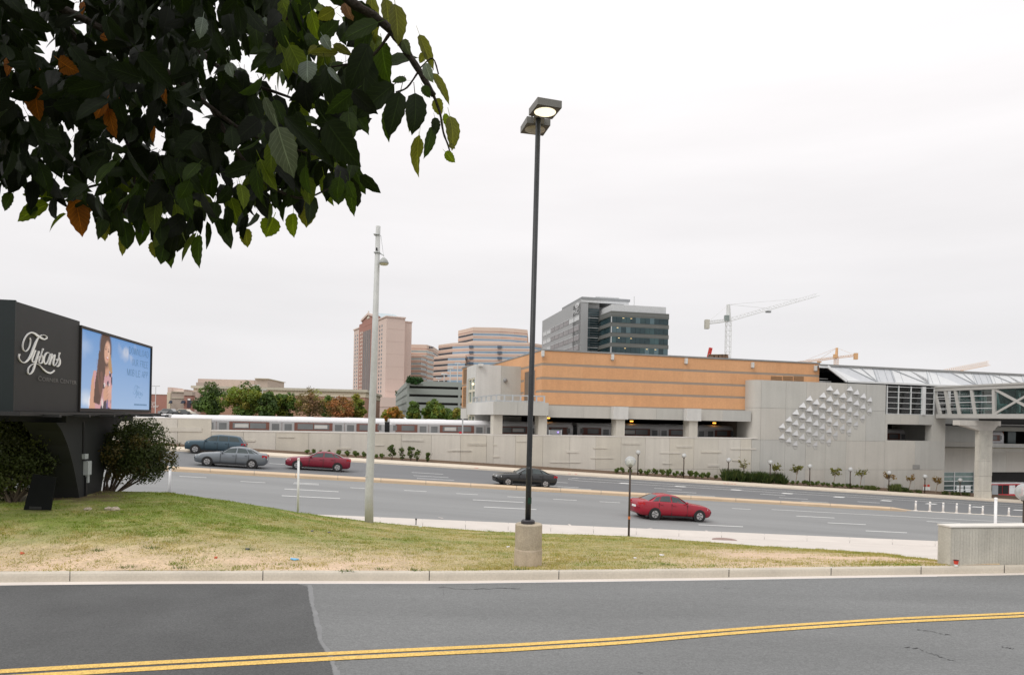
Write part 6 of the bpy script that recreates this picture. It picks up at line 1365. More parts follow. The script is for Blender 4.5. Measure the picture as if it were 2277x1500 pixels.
Yg = 21.0; a = at(2278, 1170, Yg); t_ = at(2279, 1074.5, Yg); g = Vector((a.x - .01, Yg, zg(a.x, Yg))); globe_lamp(g, t_.z, 19 * Yg / F, 'dark post with a clear globe behind the barrier at the right edge')
far = [(1418, 1000, 1056), (1520, 1007, 1063), (1619, 1017, 1071), (1712, 1022, 1078), (1800, 1031, 1084), (1890, 1038, 1092), (1976, 1046, 1099), (2056, 1054, 1106), (2134, 1062, 1111)]
fl_ = ['far globe lamp standing just right of the nearer glass globe', 'far globe lamp among small round shrubs in front of a wall joint', 'far globe lamp rising out of the left clump of tall dark grass', 'far globe lamp at the right end of the tall grass hedge', 'far globe lamp right of the leafy sapling under the wall sculpture', 'far globe lamp between two saplings right of the sculpture', 'far globe lamp in front of a sapling below the slot opening', 'far globe lamp beside the red and white hydrant signs', 'far globe lamp in front of the ground-floor window']
for (px, yt, yb), lab in zip(far, fl_):
    t = T(px); y = LY(A6, t) + .9; a = at(px, yb, y); globe_lamp(Vector((a.x, y, zg(a.x, y))), at(px, yt, y).z, .26, lab, 'globe lamps along the far pavement', False)
# thin white marker posts
pv = M('marker_white', (.74, .74, .74), .5)
for px, yt, yb, w, Yf, lab in ((662.5, 1018, 1138, 5.0, None, 'thin white marker post on the crest of the grass, left of the pale pole'), (377, 1036, 1092, 5.5, None, 'thin white marker post beside the round shrub at the left'), (2213, 1106, 1176, 6, 30.0, 'thin white marker post behind the concrete barrier at the right')):
    g = onground(px, yb + 1) if Yf is None else Vector((at(px, yb, Yf).x, Yf, zg(at(px, yb, Yf).x, Yf)))
    t_ = at(px + 1.5, yt, g.y); r_ = w / 2 * g.y / F; o = empty('marker_post', g, lab, 'marker post', 'white marker posts')
    m = MB(); m.tube([(g.x, g.y, g.z - .1), (t_.x, g.y, t_.z)], r_, 10); m.build('post', pv, o, smooth=True)
    m = MB(); m.lathe((t_.x, t_.y, t_.z - .005), [(r_ * 1.12, -.08), (r_ * 1.15, .0), (r_ * .6, .015)], 10); m.build('cap', M('marker_cap', (.80, .80, .80), .4), o)
# delineators on the line beyond the median nose
tubs = [(2036, 1112.5, 1133.5), (2067.5, 1115, 1136), (2097, 1116.5, 1138), (2127, 1118, 1140), (2156, 1121, 1142), (2185, 1124, 1144), (2243, 1128, 1149)]
ol = ['first', 'second', 'third', 'fourth', 'fifth', 'sixth', 'last']
tl_ = M('delineator_white', (.78, .74, .70), .55)
for (px, yt, yb), q in zip(tubs, ol):
    y = LY(A3 + .65, T(px)); a = at(px, yb, y); g = Vector((a.x, y, ZR(a.x) + .01)); t_ = at(px + .8, yt, y)
    o = empty('lane_delineator', g, '%s white flexible delineator from the median nose' % q if q != 'last' else 'white flexible delineator standing apart beyond the gap at the right', 'delineator', 'white delineators beyond the median')
    m = MB(); m.lathe(g, [(.16, 0), (.15, .04), (.07, .06)], 10); m.build('base', tl_, o)
    m = MB(); m.tube([(g.x, g.y, g.z + .04), (t_.x, g.y, t_.z)], [.085, .075], 8); m.build('tube', tl_, o, smooth=True)
    m = MB(); m.lathe((t_.x, t_.y, t_.z), [(.08, -.22), (.08, -.10)], 8); m.build('reflective_band', M('band_grey', (.55, .56, .58), .3), o)
# small things on the grass
g = onground(925, 1166); o = empty('survey_stake', g, 'short grey metal stake at the lawn edge right of the pale pole', 'stake'); t_ = at(925, 1152, g.y); m = MB(); m.box(g.x - .02, g.x + .02, g.y - .02, g.y + .02, g.z - .1, t_.z); m.build('stake', M('stake_grey', (.09, .09, .09), .6), o); m = MB(); m.box(g.x - .035, g.x + .035, g.y - .03, g.y + .03, t_.z - .06, t_.z); m.build('cap', blackm, o)
g = onground(2126, 1257); g = at(2126, 1257, g.y); c_ = BF.pt(BF.px(2126, 1250, -.12)[0], -.12, ZF + .15); o = empty('paper_cup', c_, 'red paper cup with a white foot leaning at the concrete barrier', 'cup')
m = MB(); m.lathe((c_.x, c_.y, c_.z), [(.035, 0), (.036, .02), (.040, .05)], 12); m.build('white_foot', pale, o); m = MB(); m.lathe((c_.x, c_.y, c_.z), [(.0405, .05), (.055, .14), (.05, .14), (.038, .06)], 12); m.build('red_sleeve', M('cup_red', (.60, .055, .03), .5), o); m = MB(); m.lathe((c_.x, c_.y, c_.z), [(.057, .135), (.057, .15), (.03, .152)], 12); m.build('dark_lid', M('cup_lid', (.10, .02, .02), .5), o)
def scrap(px, py, w, d, mat, lab, cat='litter'):
    g = onground(px, py); m = MB(); n = 9; vs = [(g.x, g.y, g.z + .045)]
    for i in range(n):
        a = 6.283 * i / n; r = random.uniform(.7, 1.1); vs.append((g.x + math.cos(a) * w * r, g.y + math.sin(a) * d * r, g.z + random.uniform(.015, .05)))
    for i in range(n): vs.append((vs[i + 1][0], vs[i + 1][1], vs[i + 1][2] - .02))
    m.add(vs, [(0, 1 + i, 1 + (i + 1) % n) for i in range(n)] + [(1 + i, 1 + n + i, 1 + n + (i + 1) % n, 1 + (i + 1) % n) for i in range(n)])
    setp(m.build('litter', mat, origin=g), lab, cat, 'litter on the grass')
lw_, lb_, lr_ = M('litter_white', (.70, .68, .70), .7), M('litter_blue', (.16, .42, .66), .6), M('litter_red', (.50, .10, .04), .7); ls_ = M('litter_grey', (.13, .13, .15), .8)
scrap(1472, 1235, .085, .06, lw_, 'flat white scrap of paper on the grass right of the globe lamp'); scrap(1412, 1241.5, .045, .05, lw_, 'crumpled white scrap on the grass below the globe lamp'); scrap(655, 1244.5, .10, .06, lb_, 'light blue plastic scrap on the bare soil near the kerb')
scrap(1130, 1216.5, .05, .04, lw_, 'small white scrap left of the concrete lamp base'); scrap(49, 1231, .045, .05, lr_, 'red scrap in the soil at far left'); scrap(480, 1241, .035, .04, lr_, 'red scrap on the soil left of the blue plastic'); scrap(694, 1181.5, .06, .05, ls_, 'dark grey stone in the middle of the lawn', 'stone'); scrap(732, 1185, .045, .04, ls_, 'small dark stone right of the larger dark stone', 'stone'); scrap(550, 1222, .05, .05, ls_, 'dark bottle cap lump in the weeds left of centre'); scrap(935, 1171.5, .05, .04, M('litter_mint', (.55, .68, .64), .6), 'pale mint scrap at the lawn edge beside the stake')
mc_ = M('manhole_brown', (.27, .19, .165), .8, fine=.2, fscale=14); q = onground(1611, 1200); m = MB(); m.lathe((q.x, q.y, q.z), [(.55, .005), (.55, .018), (.50, .022), (.02, .022)], 22); setp(m.build('manhole_cover', mc_, origin=q), 'brown round manhole cover in the near pavement', 'manhole')
# red paint marks on the far kerb
rp_ = M('red_paint', (.62, .06, .055), .7)
for px in (1060, 1063, 1269, 1283, 1614, 1622, 1630, 1637):
    t = T(px); y = LY(A5 + .12, t); a = at(px, 1050, y); x = t * y; m = MB(); m.box(x - .13, x + .13, y - .06, y + .06, ZR(x) + .15, ZR(x) + .168); setp(m.build('paint_mark', rp_), kind='structure')
for px, py in ((1060, 1048), (1262, 1059)):
    pass
# hydrants with signs by the annex
for px, lab in ((2058.5, 'left of the two dark standpipes with red and white signs by the wall'), (2066.5, 'right of the two dark standpipes with red and white signs by the wall')):
    t = T(px); y = LY(71, t, .275) - .7; a = at(px, 1104, y); b = at(px, 1084, y); g = Vector((a.x, y, zg(a.x, y))); o = empty('standpipe', g, lab, 'standpipe', 'fire standpipes')
    m = MB(); m.tube([(g.x, g.y, g.z - .1), (g.x, g.y, a.z + .5)], .08, 8); m.tube([(g.x - .2, g.y, a.z + .35), (g.x + .2, g.y, a.z + .35)], .09, 8); m.build('pipe', blackm, o)
    m = MB(); m.box(g.x - .22, g.x + .22, g.y + .2, g.y + .23, b.z - .3, b.z + .1); m.build('white_plate', pale, o); m = MB(); m.box(g.x - .14, g.x + .14, g.y + .2, g.y + .23, b.z + .12, b.z + .40); m.build('red_plate', MC['cup_red'], o)
# ================================================================== CARS
def car(name, label, paint, prof, L, Wd, H, loc, yaw, pitch, cat='car', group='cars passing on the highway'):
    """body lofted from cross sections along x (nose at -L/2), z from the ground"""
    o = empty(name, (0, 0, 0), label, cat, group)
    st_ = prof['st']; xs = [p[0] for p in st_]
    def sect(x):
        zb, zh, zr, w, wr = [float(np.interp(x, xs, [p[k] for p in st_])) for k in range(1, 6)]
        return zb, zh, zr, w, wr
    N = 44; X = np.linspace(xs[0], xs[-1], N); V_, row = [], 15
    for x in X:
        zb, zh, zr, w, wr = sect(x); up = max(zr - zh, 0.0)
        half = [(0, zb), (w * .80, zb), (w * .95, zb + .06), (w, zb + .20), (w * 1.0, zb + (zh - zb) * .62), (w * .965, zh - .03), (w * .93, zh)]
        if up > .03: half += [(lerp(w * .93, wr, .10), zh + up * .08), (wr * 1.0, zr - min(.10, up * .25)), (wr * .90, zr - .02), (wr * .55, zr), (0, zr)]
        else: half += [(w * .86, zh + .008), (w * .70, zh + .02), (w * .50, zh + .028), (w * .28, zh + .033), (0, zh + .036)]
        V_.append(half)
    nh = len(V_[0]); m = MB()
    for x, h in zip(X, V_):
        m.v += [(x * L, y * Wd / 2, z * H) for y, z in h] + [(x * L, -y * Wd / 2, z * H) for y, z in h[1:-1][::-1]]
    R = nh * 2 - 2; m.f = [(i * R + j, i * R + (j + 1) % R, (i + 1) * R + (j + 1) % R, (i + 1) * R + j) for i in range(N - 1) for j in range(R)]
    m.f += [tuple(range(R))[::-1], tuple((N - 1) * R + j for j in range(R))]; m.f = [f[::-1] for f in m.f]; m.mi = [0] * len(m.f)
    m.build('body', paint, o, smooth=True)
    cg_ = M('car_glass', (.055, .07, .072), .06, var=.1)
    def at_s(x, f, sgn, off=.012):   # a point on the cabin side, f from belt to roof
        zb, zh, zr, w, wr = sect(x); y = lerp(w * .93, wr, .10 + .90 * f); return (x * L, sgn * (y * Wd / 2 + off), lerp(zh, zr, .08 + .82 * f) * H)
    for sgn in (-1, 1):
        for (a0, a1), (t0, t1) in prof['side']:
            m = MB(); P_ = [at_s(a0, .06, sgn), at_s(a1, .06, sgn), at_s(t1, .92, sgn), at_s(t0, .92, sgn)]
            Pm = [at_s(lerp(a0, t0, .5), .5, sgn), at_s(lerp(a1, t1, .5), .5, sgn)]
            m.add([P_[0], P_[1], Pm[1], P_[2], P_[3], Pm[0]], [(0, 1, 2, 5), (5, 2, 3, 4)] if sgn < 0 else [(1, 0, 5, 2), (2, 5, 4, 3)]); m.build('side_window', cg_, o)
    for nm, (a, b) in (('windscreen', prof['ws']), ('rear_window', prof['rw'])):
        m = MB(); vs = []
        for f in (0, .33, .66, 1.0):
            x = lerp(a, b, f); zb, zh, zr, w, wr = sect(x); zz_ = zr + .012
            wd_ = lerp(w * .80, wr * .86, f)
            for y in (-1, -.5, 0, .5, 1): vs.append((x * L, y * wd_ * Wd / 2, (zz_ - .02 * abs(y) ** 2) * H + .006))
        m.add(vs, [(i * 5 + j, i * 5 + j + 1, (i + 1) * 5 + j + 1, (i + 1) * 5 + j) for i in range(3) for j in range(4)]); m.build(nm, cg_, o)
    rw_ = prof.get('wheel', .33)
    for x in prof['wx']:
        for sgn in (-1, 1):
            y = sgn * Wd / 2; m = MB(); m.tube([(x * L, y * .80, rw_), (x * L, y * 1.006, rw_)], rw_ * 1.16, 20); m.build('wheel_arch', blackm, o)
            m = MB(); m.tube([(x * L, y * .78, rw_), (x * L, y * .985, rw_), (x * L, y * 1.02, rw_)], [rw_, rw_, rw_ * .93], 20); w_ = m.build('wheel', M('tyre', (.018, .018, .018), .8), o)
            m = MB(); m.tube([(x * L, y * 1.0, rw_), (x * L, y * 1.025, rw_)], rw_ * .64, 16); m.build('rim', M('rim_alloy', (.50, .50, .51), .35, metal=.7), w_)
            m = MB()
            for k in range(5):
                a_ = k * 1.2566; m.bar((x * L + .08 * rw_ * math.cos(a_), y * 1.03, rw_ + .08 * math.sin(a_)), (x * L + rw_ * .60 * math.cos(a_), y * 1.03, rw_ + rw_ * .60 * math.sin(a_)), .03, .05)
            m.build('spoke', M('rim_dark', (.12, .12, .12), .4), w_)
    zb, zh, zr, w, wr = sect(xs[0] + .01); hz = sect(xs[0] + .05)[1]
    for sgn in (-1, 1):
        yw = sect(xs[0] + .03)[3] * Wd / 2
        m = MB(); x0, x1 = (xs[0] + .004) * L, (xs[0] + .075) * L; zt_ = sect(xs[0] + .06)[1] * H - .04; m.hexa([(x0, sgn * yw * .62, zt_ - .13), (x1, sgn * (sect(xs[0] + .075)[3] * Wd / 2 + .008), zt_ - .10), (x1, sgn * yw * .8, zt_ - .10), (x0, sgn * yw * .40, zt_ - .13), (x0, sgn * yw * .62, zt_ - .02), (x1, sgn * (sect(xs[0] + .075)[3] * Wd / 2 + .008), zt_), (x1, sgn * yw * .8, zt_), (x0, sgn * yw * .40, zt_ - .02)]); m.build('headlight', M('headlight_clear', (.68, .70, .70), .1), o)
        yw = sect(xs[-1] - .03)[3] * Wd / 2; m = MB(); x0, x1 = (xs[-1] - .065) * L, (xs[-1] + .004) * L; zt_ = sect(xs[-1] - .05)[1] * H - .05; m.hexa([(x0, sgn * (sect(xs[-1] - .065)[3] * Wd / 2 + .010), zt_ - .16), (x1, sgn * yw * .90, zt_ - .18), (x1, sgn * yw * .60, zt_ - .18), (x0, sgn * yw * .7, zt_ - .16), (x0, sgn * (sect(xs[-1] - .065)[3] * Wd / 2 + .010), zt_), (x1, sgn * yw * .90, zt_ - .02), (x1, sgn * yw * .60, zt_ - .02), (x0, sgn * yw * .7, zt_)]); m.build('tail_light', M('tail_red', (.45, .012, .02), .2), o)
        zb, zh, zr, w, wr = sect(prof['mir']); m = MB(); m.ball((prof['mir'] * L, sgn * (w * .93 * Wd / 2 + .10), zh * H + .07), .10, 8, 6, .7); m.build('mirror', paint, o, smooth=True)
        m = MB()
        for xd in prof['doors']: zb, zh, zr, w, wr = sect(xd); m.box(xd * L - .008, xd * L + .008, sgn * w * Wd / 2 - .03, sgn * w * Wd / 2 + .003, zb * H + .10, zh * H - .04)
        m.build('door_gap', blackm, o)
        m = MB()
        for xd in prof['doors'][1:]: zb, zh, zr, w, wr = sect(xd); m.box((xd - .055) * L - .0, (xd - .055) * L + .16, sgn * w * Wd / 2 - .03, sgn * w * Wd / 2 + .022, zh * H - .15, zh * H - .115)
        m.build('door_handle', paint, o)
        zb, zh, zr, w, wr = sect(0); m = MB(); m.box(prof['wx'][0] * L + .45, prof['wx'][1] * L - .45, sgn * w * Wd / 2 - .06, sgn * w * Wd / 2 + .004, zb * H + .0, zb * H + .09); m.build('sill', blackm, o)
    zb, zh, zr, w, wr = sect(xs[0]); m = MB(); m.box(xs[0] * L - .012, xs[0] * L + .02, -.45, .45, .28, .50); m.build('grille', blackm, o)
    m = MB(); m.box(xs[-1] * L - .02, xs[-1] * L + .012, -.26, .26, .62, .74); m.build('number_plate', pale, o)
    o.location = loc; o.rotation_euler = (0, pitch, yaw); return o
# fractions of length, fractions of height: zb, belt/bonnet, roof, half width, roof half width
SEDAN = dict(st=[(-.5, .22, .42, .42, .78, .5), (-.475, .17, .50, .50, .88, .5), (-.42, .14, .575, .575, .96, .6), (-.20, .13, .655, .655, 1.0, .70), (-.165, .13, .665, .68, 1.0, .70), (-.02, .13, .675, .955, 1.0, .70), (.08, .13, .68, 1.0, 1.0, .70), (.18, .13, .69, .985, 1.0, .69), (.26, .13, .70, .925, 1.0, .68), (.385, .14, .71, .725, .98, .70), (.46, .16, .70, .70, .93, .62), (.487, .20, .66, .66, .88, .6), (.5, .26, .56, .56, .80, .5)],
             side=[((-.13, .065), (-.035, .07)), ((.085, .24), (.09, .20)), ((.255, .335), (.215, .27))], ws=(-.165, -.03), rw=(.385, .25), wx=(-.315, .30), wheel=.32, mir=-.12, doors=(-.14, .075, .25))
SUV = dict(st=[(-.5, .24, .48, .48, .80, .5), (-.48, .19, .56, .56, .90, .5), (-.42, .17, .60, .60, .97, .6), (-.235, .16, .64, .64, 1.0, .72), (-.20, .16, .645, .66, 1.0, .74), (-.07, .16, .65, .94, 1.0, .76), (.05, .16, .65, 1.0, 1.0, .78), (.30, .16, .66, .99, 1.0, .78), (.40, .17, .67, .95, .99, .77), (.465, .19, .66, .72, .96, .75), (.49, .22, .62, .62, .92, .6), (.5, .28, .54, .54, .86, .5)],
           side=[((-.165, .03), (-.075, .035)), ((.05, .215), (.055, .205)), ((.235, .41), (.225, .36))], ws=(-.20, -.08), rw=(.465, .405), wx=(-.315, .305), wheel=.36, mir=-.155, doors=(-.175, .04, .225))
COUPE = dict(SEDAN); COUPE = {**SEDAN, 'st': [(a, b, c, d, e, f) for a, b, c, d, e, f in SEDAN['st']]}
P_red = M('paint_red', (.30, .006, .022), .22, var=.03, spec=.6); P_mar = M('paint_maroon', (.20, .010, .028), .25, var=.03, spec=.6); P_blk = M('paint_black', (.018, .020, .021), .2, var=.05, spec=.6); P_sil = M('paint_silver', (.19, .21, .23), .28, metal=.4, var=.04); P_blu = M('paint_slate_blue', (.055, .09, .115), .28, metal=.3, var=.04)
def put(pxc, pyb, L, dirn):   # ground contact line of the near side
    a, b = ray(pxc, pyb); y = -5.07 / (b + .06 * a); x = a * y; y += .9; x = a * y
    yaw = math.atan2(BR, 1.0); pit = math.atan(.06 * math.cos(yaw))
    loc = (x, y, ZR(x) + .008)
    return loc, (yaw if dirn < 0 else yaw + math.pi), (pit if dirn < 0 else -pit)
l, yw, pt = put(1488, 1157, 4.5, 1); car('red_sedan', 'bright red sedan driving right in the near lanes beside the globe lamp', P_red, SEDAN, 4.55, 1.80, 1.44, l, yw, pt)
l, yw, pt = put(1165, 1082.5, 4.7, -1); car('black_sedan', 'black sedan driving left behind the black lamp post', P_blk, SEDAN, 4.75, 1.82, 1.42, l, yw, pt)
l, yw, pt = put(707, 1046.5, 4.7, -1); car('maroon_sedan', 'dark red sedan driving left beside the white marker post', P_mar, SEDAN, 4.7, 1.80, 1.42, l, yw, pt)
l, yw, pt = put(515, 1039.5, 4.6, -1); car('silver_sedan', 'silver grey sedan driving left in front of the blue car', P_sil, SEDAN, 4.8, 1.82, 1.45, l, yw, pt)
l, yw, pt = put(480, 1011, 4.7, -1); car('blue_suv', 'dark slate blue tall car driving left behind the silver sedan', P_blu, SUV, 4.75, 1.85, 1.68, l, yw, pt)
# ================================================================== VEGETATION
def leaf_cloud(C, Nrm, size, cols, rs, aspect=.6):
    """one bent four-sided leaf clump per centre"""
    n = len(C); r = rs.normal(size=(n, 3)); t = np.cross(Nrm, r); t /= np.linalg.norm(t, axis=1, keepdims=True) + 1e-9; b = np.cross(Nrm, t)
    s = size if np.ndim(size) else np.full(n, size); s = s[:, None]
    v = np.stack([C - t * s, C + b * s * aspect + Nrm * s * .15, C + t * s, C - b * s * aspect + Nrm * s * .15], 1).reshape(-1, 3)
    f = (np.arange(n)[:, None] * 4 + np.arange(4)[None]).tolist()
    return v, f, np.repeat(cols, 4, 0)
def blob_crown(ctr, rad, nb, nl, size, pal, rs, shape=None, br=.34, jitter=.25, droop=0.0):
    ctr = np.array(ctr); rad = np.array(rad); P, Nn, Cc = [], [], []
    k = 0
    while k < nb:
        u = rs.uniform(-1, 1, 3)
        if np.linalg.norm(u) > 1: continue
        w = 1.0 if shape is None else shape((u[2] + 1) / 2)
        if math.hypot(u[0], u[1]) > w: continue
        k += 1; bc = ctr + u * rad * .86; r = br * rs.uniform(.6, 1.15) * min(rad[0], rad[2] * 1.2)
        m_ = int(nl / nb * rs.uniform(.7, 1.3)); d = rs.normal(size=(m_, 3)); d /= np.linalg.norm(d, axis=1, keepdims=True); d[:, 2] = d[:, 2] * .85 + .1
        p = bc + d * r * rs.uniform(.55, 1.08, (m_, 1)); nn = d + rs.normal(0, jitter * 2, (m_, 3)); nn[:, 2] -= droop; nn /= np.linalg.norm(nn, axis=1, keepdims=True)
        col = np.array(pal[rs.randint(len(pal))]) * rs.uniform(.8, 1.2); P.append(p); Nn.append(nn); Cc.append(col[None] * rs.uniform(.7, 1.3, (m_, 1)))
    P, Nn, Cc = np.concatenate(P), np.concatenate(Nn), np.concatenate(Cc)
    return leaf_cloud(P, Nn, size * rs.uniform(.6, 1.3, len(P)), Cc, rs)
foli = leafmat('foliage', (1, 1, 1), .28)
bark = M('bark', (.10, .075, .055), .9, var=.2, fine=.2, fscale=12, bump=.4)
def twigs(m, base, ctr, rad, n, r0, rs):
    base = Vector(base)
    for i in range(n):
        u = rs.normal(size=3); u /= np.linalg.norm(u); e = Vector(ctr) + Vector((u[0] * rad[0], u[1] * rad[1], abs(u[2]) * rad[2] * .9 - rad[2] * .25)) * .8
        k = base.lerp(e, .5) + Vector((0, 0, -.06 * rad[2])); m.tube([base, k, e], [r0, r0 * .55, r0 * .15], 5, False)
GRN, YGR, DGR = [(.095, .15, .035), (.115, .18, .04), (.08, .13, .035)], [(.20, .225, .038), (.15, .20, .042), (.23, .205, .04)], [(.06, .10, .033), (.075, .12, .036)]
BRN, RUS, ORA = [(.24, .15, .09), (.28, .19, .11), (.19, .15, .07)], [(.33, .14, .06), (.28, .15, .065), (.23, .16, .06)], [(.40, .19, .045), (.36, .22, .05), (.28, .20, .045)]
cone = lambda h: (1 - h) ** .75 * 1.05
def tree(label, px, yt, wpx, Y, pal, nl, shape=None, size=.225, yb=933, group='trees behind the train', twig=10, rad_z=None, seed=0, br=.34):
    rs = np.random.RandomState(100 + seed); b = at(px, yb, Y); t = at(px, yt, Y); h = t.z - b.z; rx = wpx / 2 * Y / F
    r = empty('tree', (b.x, b.y, b.z - .5), label, 'tree', group)
    rz_ = h * .52; ctr = (b.x, b.y, t.z - rz_ * .98); v, f, c = blob_crown(ctr, (rx, rx, rz_), 46, int(nl * 1.6), size, pal, rs, shape, br)
    m = MB(); m.v = v.tolist(); m.f = f; m.mi = [0] * len(f); m.build('crown', foli, r, tint=c)
    m = MB(); m.tube([(b.x, b.y, b.z - .6), (b.x + .1, b.y, b.z + h * .4), (b.x, b.y, t.z - h * .12)], [.16, .11, .03], 7); twigs(m, (b.x, b.y, b.z + h * .25), ctr, (rx, rx, rz_), twig, .06, rs); m.build('trunk', bark, r)
tree('tall pointed dark green tree, leftmost in front of the mall', 464, 842, 78, 128, DGR + GRN[:1], 3600, lambda h: (1 - h) ** .6 * 1.1, seed=1)
tree('broad rounded yellow green tree, widest in front of the mall', 545, 850, 104, 124, YGR + GRN, 4600, seed=2)
tree('small dark green tree right of the broad rounded one', 593, 872, 52, 122, DGR + GRN, 2200, seed=3)
tree('green tree left of the brown half-bare tree', 637, 866, 62, 126, GRN + YGR[:1], 2800, seed=4)
tree('brown half-bare tree with thin upright twigs', 688, 862, 66, 120, BRN + YGR[:1], 1700, seed=5, twig=46, size=.18)
tree('small green tree between the two brown trees', 731, 878, 40, 130, GRN, 1700, seed=6)
tree('rust brown tree left of the conical green tree', 757, 880, 70, 118, RUS, 2200, seed=7, twig=34, size=.19)
tree('conical yellow green tree left of the pale pole', 793, 868, 48, 121, YGR, 2600, cone, seed=8)
tree('low orange tree in front of the parking garage corner', 872, 906, 54, 116, ORA + YGR[:1], 1900, seed=9, yb=938)
tree('pointed bright green tree, left of three before the garage', 920, 886, 38, 112, GRN + YGR[:1], 1800, cone, seed=10, yb=940)
tree('rounded bright green tree in the middle before the garage', 965, 888, 54, 114, YGR + GRN[:2], 2600, seed=11, yb=940)
tree('bright green tree beside the orange wing, partly behind it', 1016, 898, 46, 113, YGR + GRN[1:2], 2200, cone, seed=12, yb=940)
tree('small green tree filling the gap at the left of the bright trees', 990, 905, 40, 118, GRN, 1300, seed=13, yb=940)
# clipped planting on the garage roof edge
rs = np.random.RandomState(5); a = at(922, 849, 268); r = empty('roof_hedge', (a.x, a.y, a.z), 'dark green rounded hedge on the roof edge of the parking garage', 'hedge')
v, f, c = blob_crown((a.x, a.y - 1.6, a.z + .5), (3.7, 1.2, 1.55), 30, 3200, .24, [(.03, .08, .024), (.04, .095, .03)], rs, br=.5); m = MB(); m.v = v.tolist(); m.f = f; m.mi = [0] * len(f); m.build('foliage', foli, r, tint=c)
m = MB(); m.box(a.x - 3.3, a.x + 3.3, a.y - .2, a.y + 1.2, a.z - 1.2, a.z - .6); m.build('planter', ggm, r)
a = at(881, 872, 300); rr = empty('roof_shrub', (a.x, a.y, a.z), 'small green shrub at the far left corner of the garage roof', 'shrub'); v, f, c = blob_crown((a.x, a.y, a.z), (.7, .7, .8), 8, 260, .2, DGR, rs); m = MB(); m.v = v.tolist(); m.f = f; m.mi = [0] * len(f); m.build('foliage', foli, rr, tint=c); m = MB(); m.box(a.x - .5, a.x + .5, a.y - .3, a.y + .3, a.z - 1.4, a.z - .6); m.build('planter', ggm, rr)
# shrubs under the sign
def shrub(label, ctr, rad, g, nl, size, pal, seed, nst=9):
    rs = np.random.RandomState(seed); r = empty('shrub', g, label, 'shrub'); v, f, c = blob_crown(ctr, rad, 80, nl, size, pal, rs, br=.40, jitter=.3)
    m = MB(); m.v = v.tolist(); m.f = f; m.mi = [0] * len(f); m.build('foliage', foli, r, tint=c)
    m = MB()
    for i in range(nst):
        u = np.clip(rs.normal(size=3), -1.15, 1.15); e = Vector(ctr) + Vector((u[0] * rad[0] * .55, u[1] * rad[1] * .4, -rad[2] * .25 + abs(u[2]) * rad[2] * .3)); k = Vector(g).lerp(e, .5) + Vector((rs.normal() * .08, rs.normal() * .08, -.12))
        m.tube([Vector(g) + Vector((rs.normal() * .08, rs.normal() * .08, -.1)), k, e], [.045, .032, .012], 6, False)
    m.build('stem', bark, r)
SHR = [(.050, .066, .019), (.066, .080, .021), (.090, .072, .022), (.042, .056, .018)]
YS = 24.0; c = at(305, 1005, YS); g = Vector((at(236, 1110, YS).x, YS, zg(at(236, 1110, YS).x, YS)))
shrub('rounded bushy shrub with bent stems right of the sign pillar', (c.x, c.y, c.z), (80 * YS / F, 1.1, 73 * YS / F), g, 21000, .045, SHR, 21, 14)
g = onground(30, 1116); YL = g.y + .3; c = at(30, 1012, YL)
shrub('dark bushy shrub at the left edge behind the sign', (c.x, c.y, c.z), (92 * YL / F, 1.1, 106 * YL / F), g, 23000, .047, SHR[:2] + [(.035, .042, .015)], 22, 14)
c = at(150, 1025, 27.5); g = Vector((c.x, 27.5, zg(c.x, 27.5))); shrub('dark shrub in the shade behind the sign pillar', (c.x, c.y, c.z), (95 * 27.5 / F, 1.0, 85 * 27.5 / F), g, 11000, .06, SHR[:2], 23, 8)
# planting along the station wall
def bed(px, A=A6, off=1.2): t = T(px); y = LY(A, t) + off; x = t * y; return Vector((x, y, zg(x, y)))
bsm = [(1374, 1.0), (1387, 1.0), (1406, 1.0), (1427.5, 1.05), (1441, 1.15), (1459, 1.1), (1474, 1.15), (1489, 1.4), (1504, 1.1), (1519, .9), (1535, 1.3), (1549.5, 1.25), (1563, 1.15), (1577, 1.15), (1592, .95), (1752, .85), (1765, .8), (1776, .7), (1789.5, 1.0), (1799, .9), (1809.5, .9), (1820, .9), (1833, .9), (1844, .85), (1858, .85), (1866, .8), (1877, .85), (1888, .85), (1897, .85), (1908, .8), (1920, .7), (1935, .75), (1945, .75), (1957, .6), (686, .8), (700, .8), (718, .75), (733, .8), (757, .95), (774.5, 1.05), (794, 1.0), (811, .9), (841, .7), (851, .85)]
ORD = ['first', 'second', 'third', 'fourth', 'fifth', 'sixth', 'seventh', 'eighth', 'ninth', 'tenth', 'eleventh', 'twelfth', 'thirteenth', 'fourteenth']
LMK = [(600, 'left of the pale pole behind the dark red car'), (830, 'right of the pale pole by the wall'), (1360, 'left of the near globe lamp by the wall'), (1403, 'right of the near globe lamp'), (1522, 'right of the second far globe lamp'), (1740, 'right of the tall grass'), (1803, 'below the sculpture'), (1892, 'right of the sculpture')]
def rowlabel(px):
    k = max(i for i, q in enumerate(LMK) if q[0] < px); hi = LMK[k + 1][0] if k + 1 < len(LMK) else 9999
    n = sorted(q for q, _ in bsm if LMK[k][0] < q < hi).index(px); return '%s small round shrub from left, %s' % (ORD[n], LMK[k][1])
proto = None
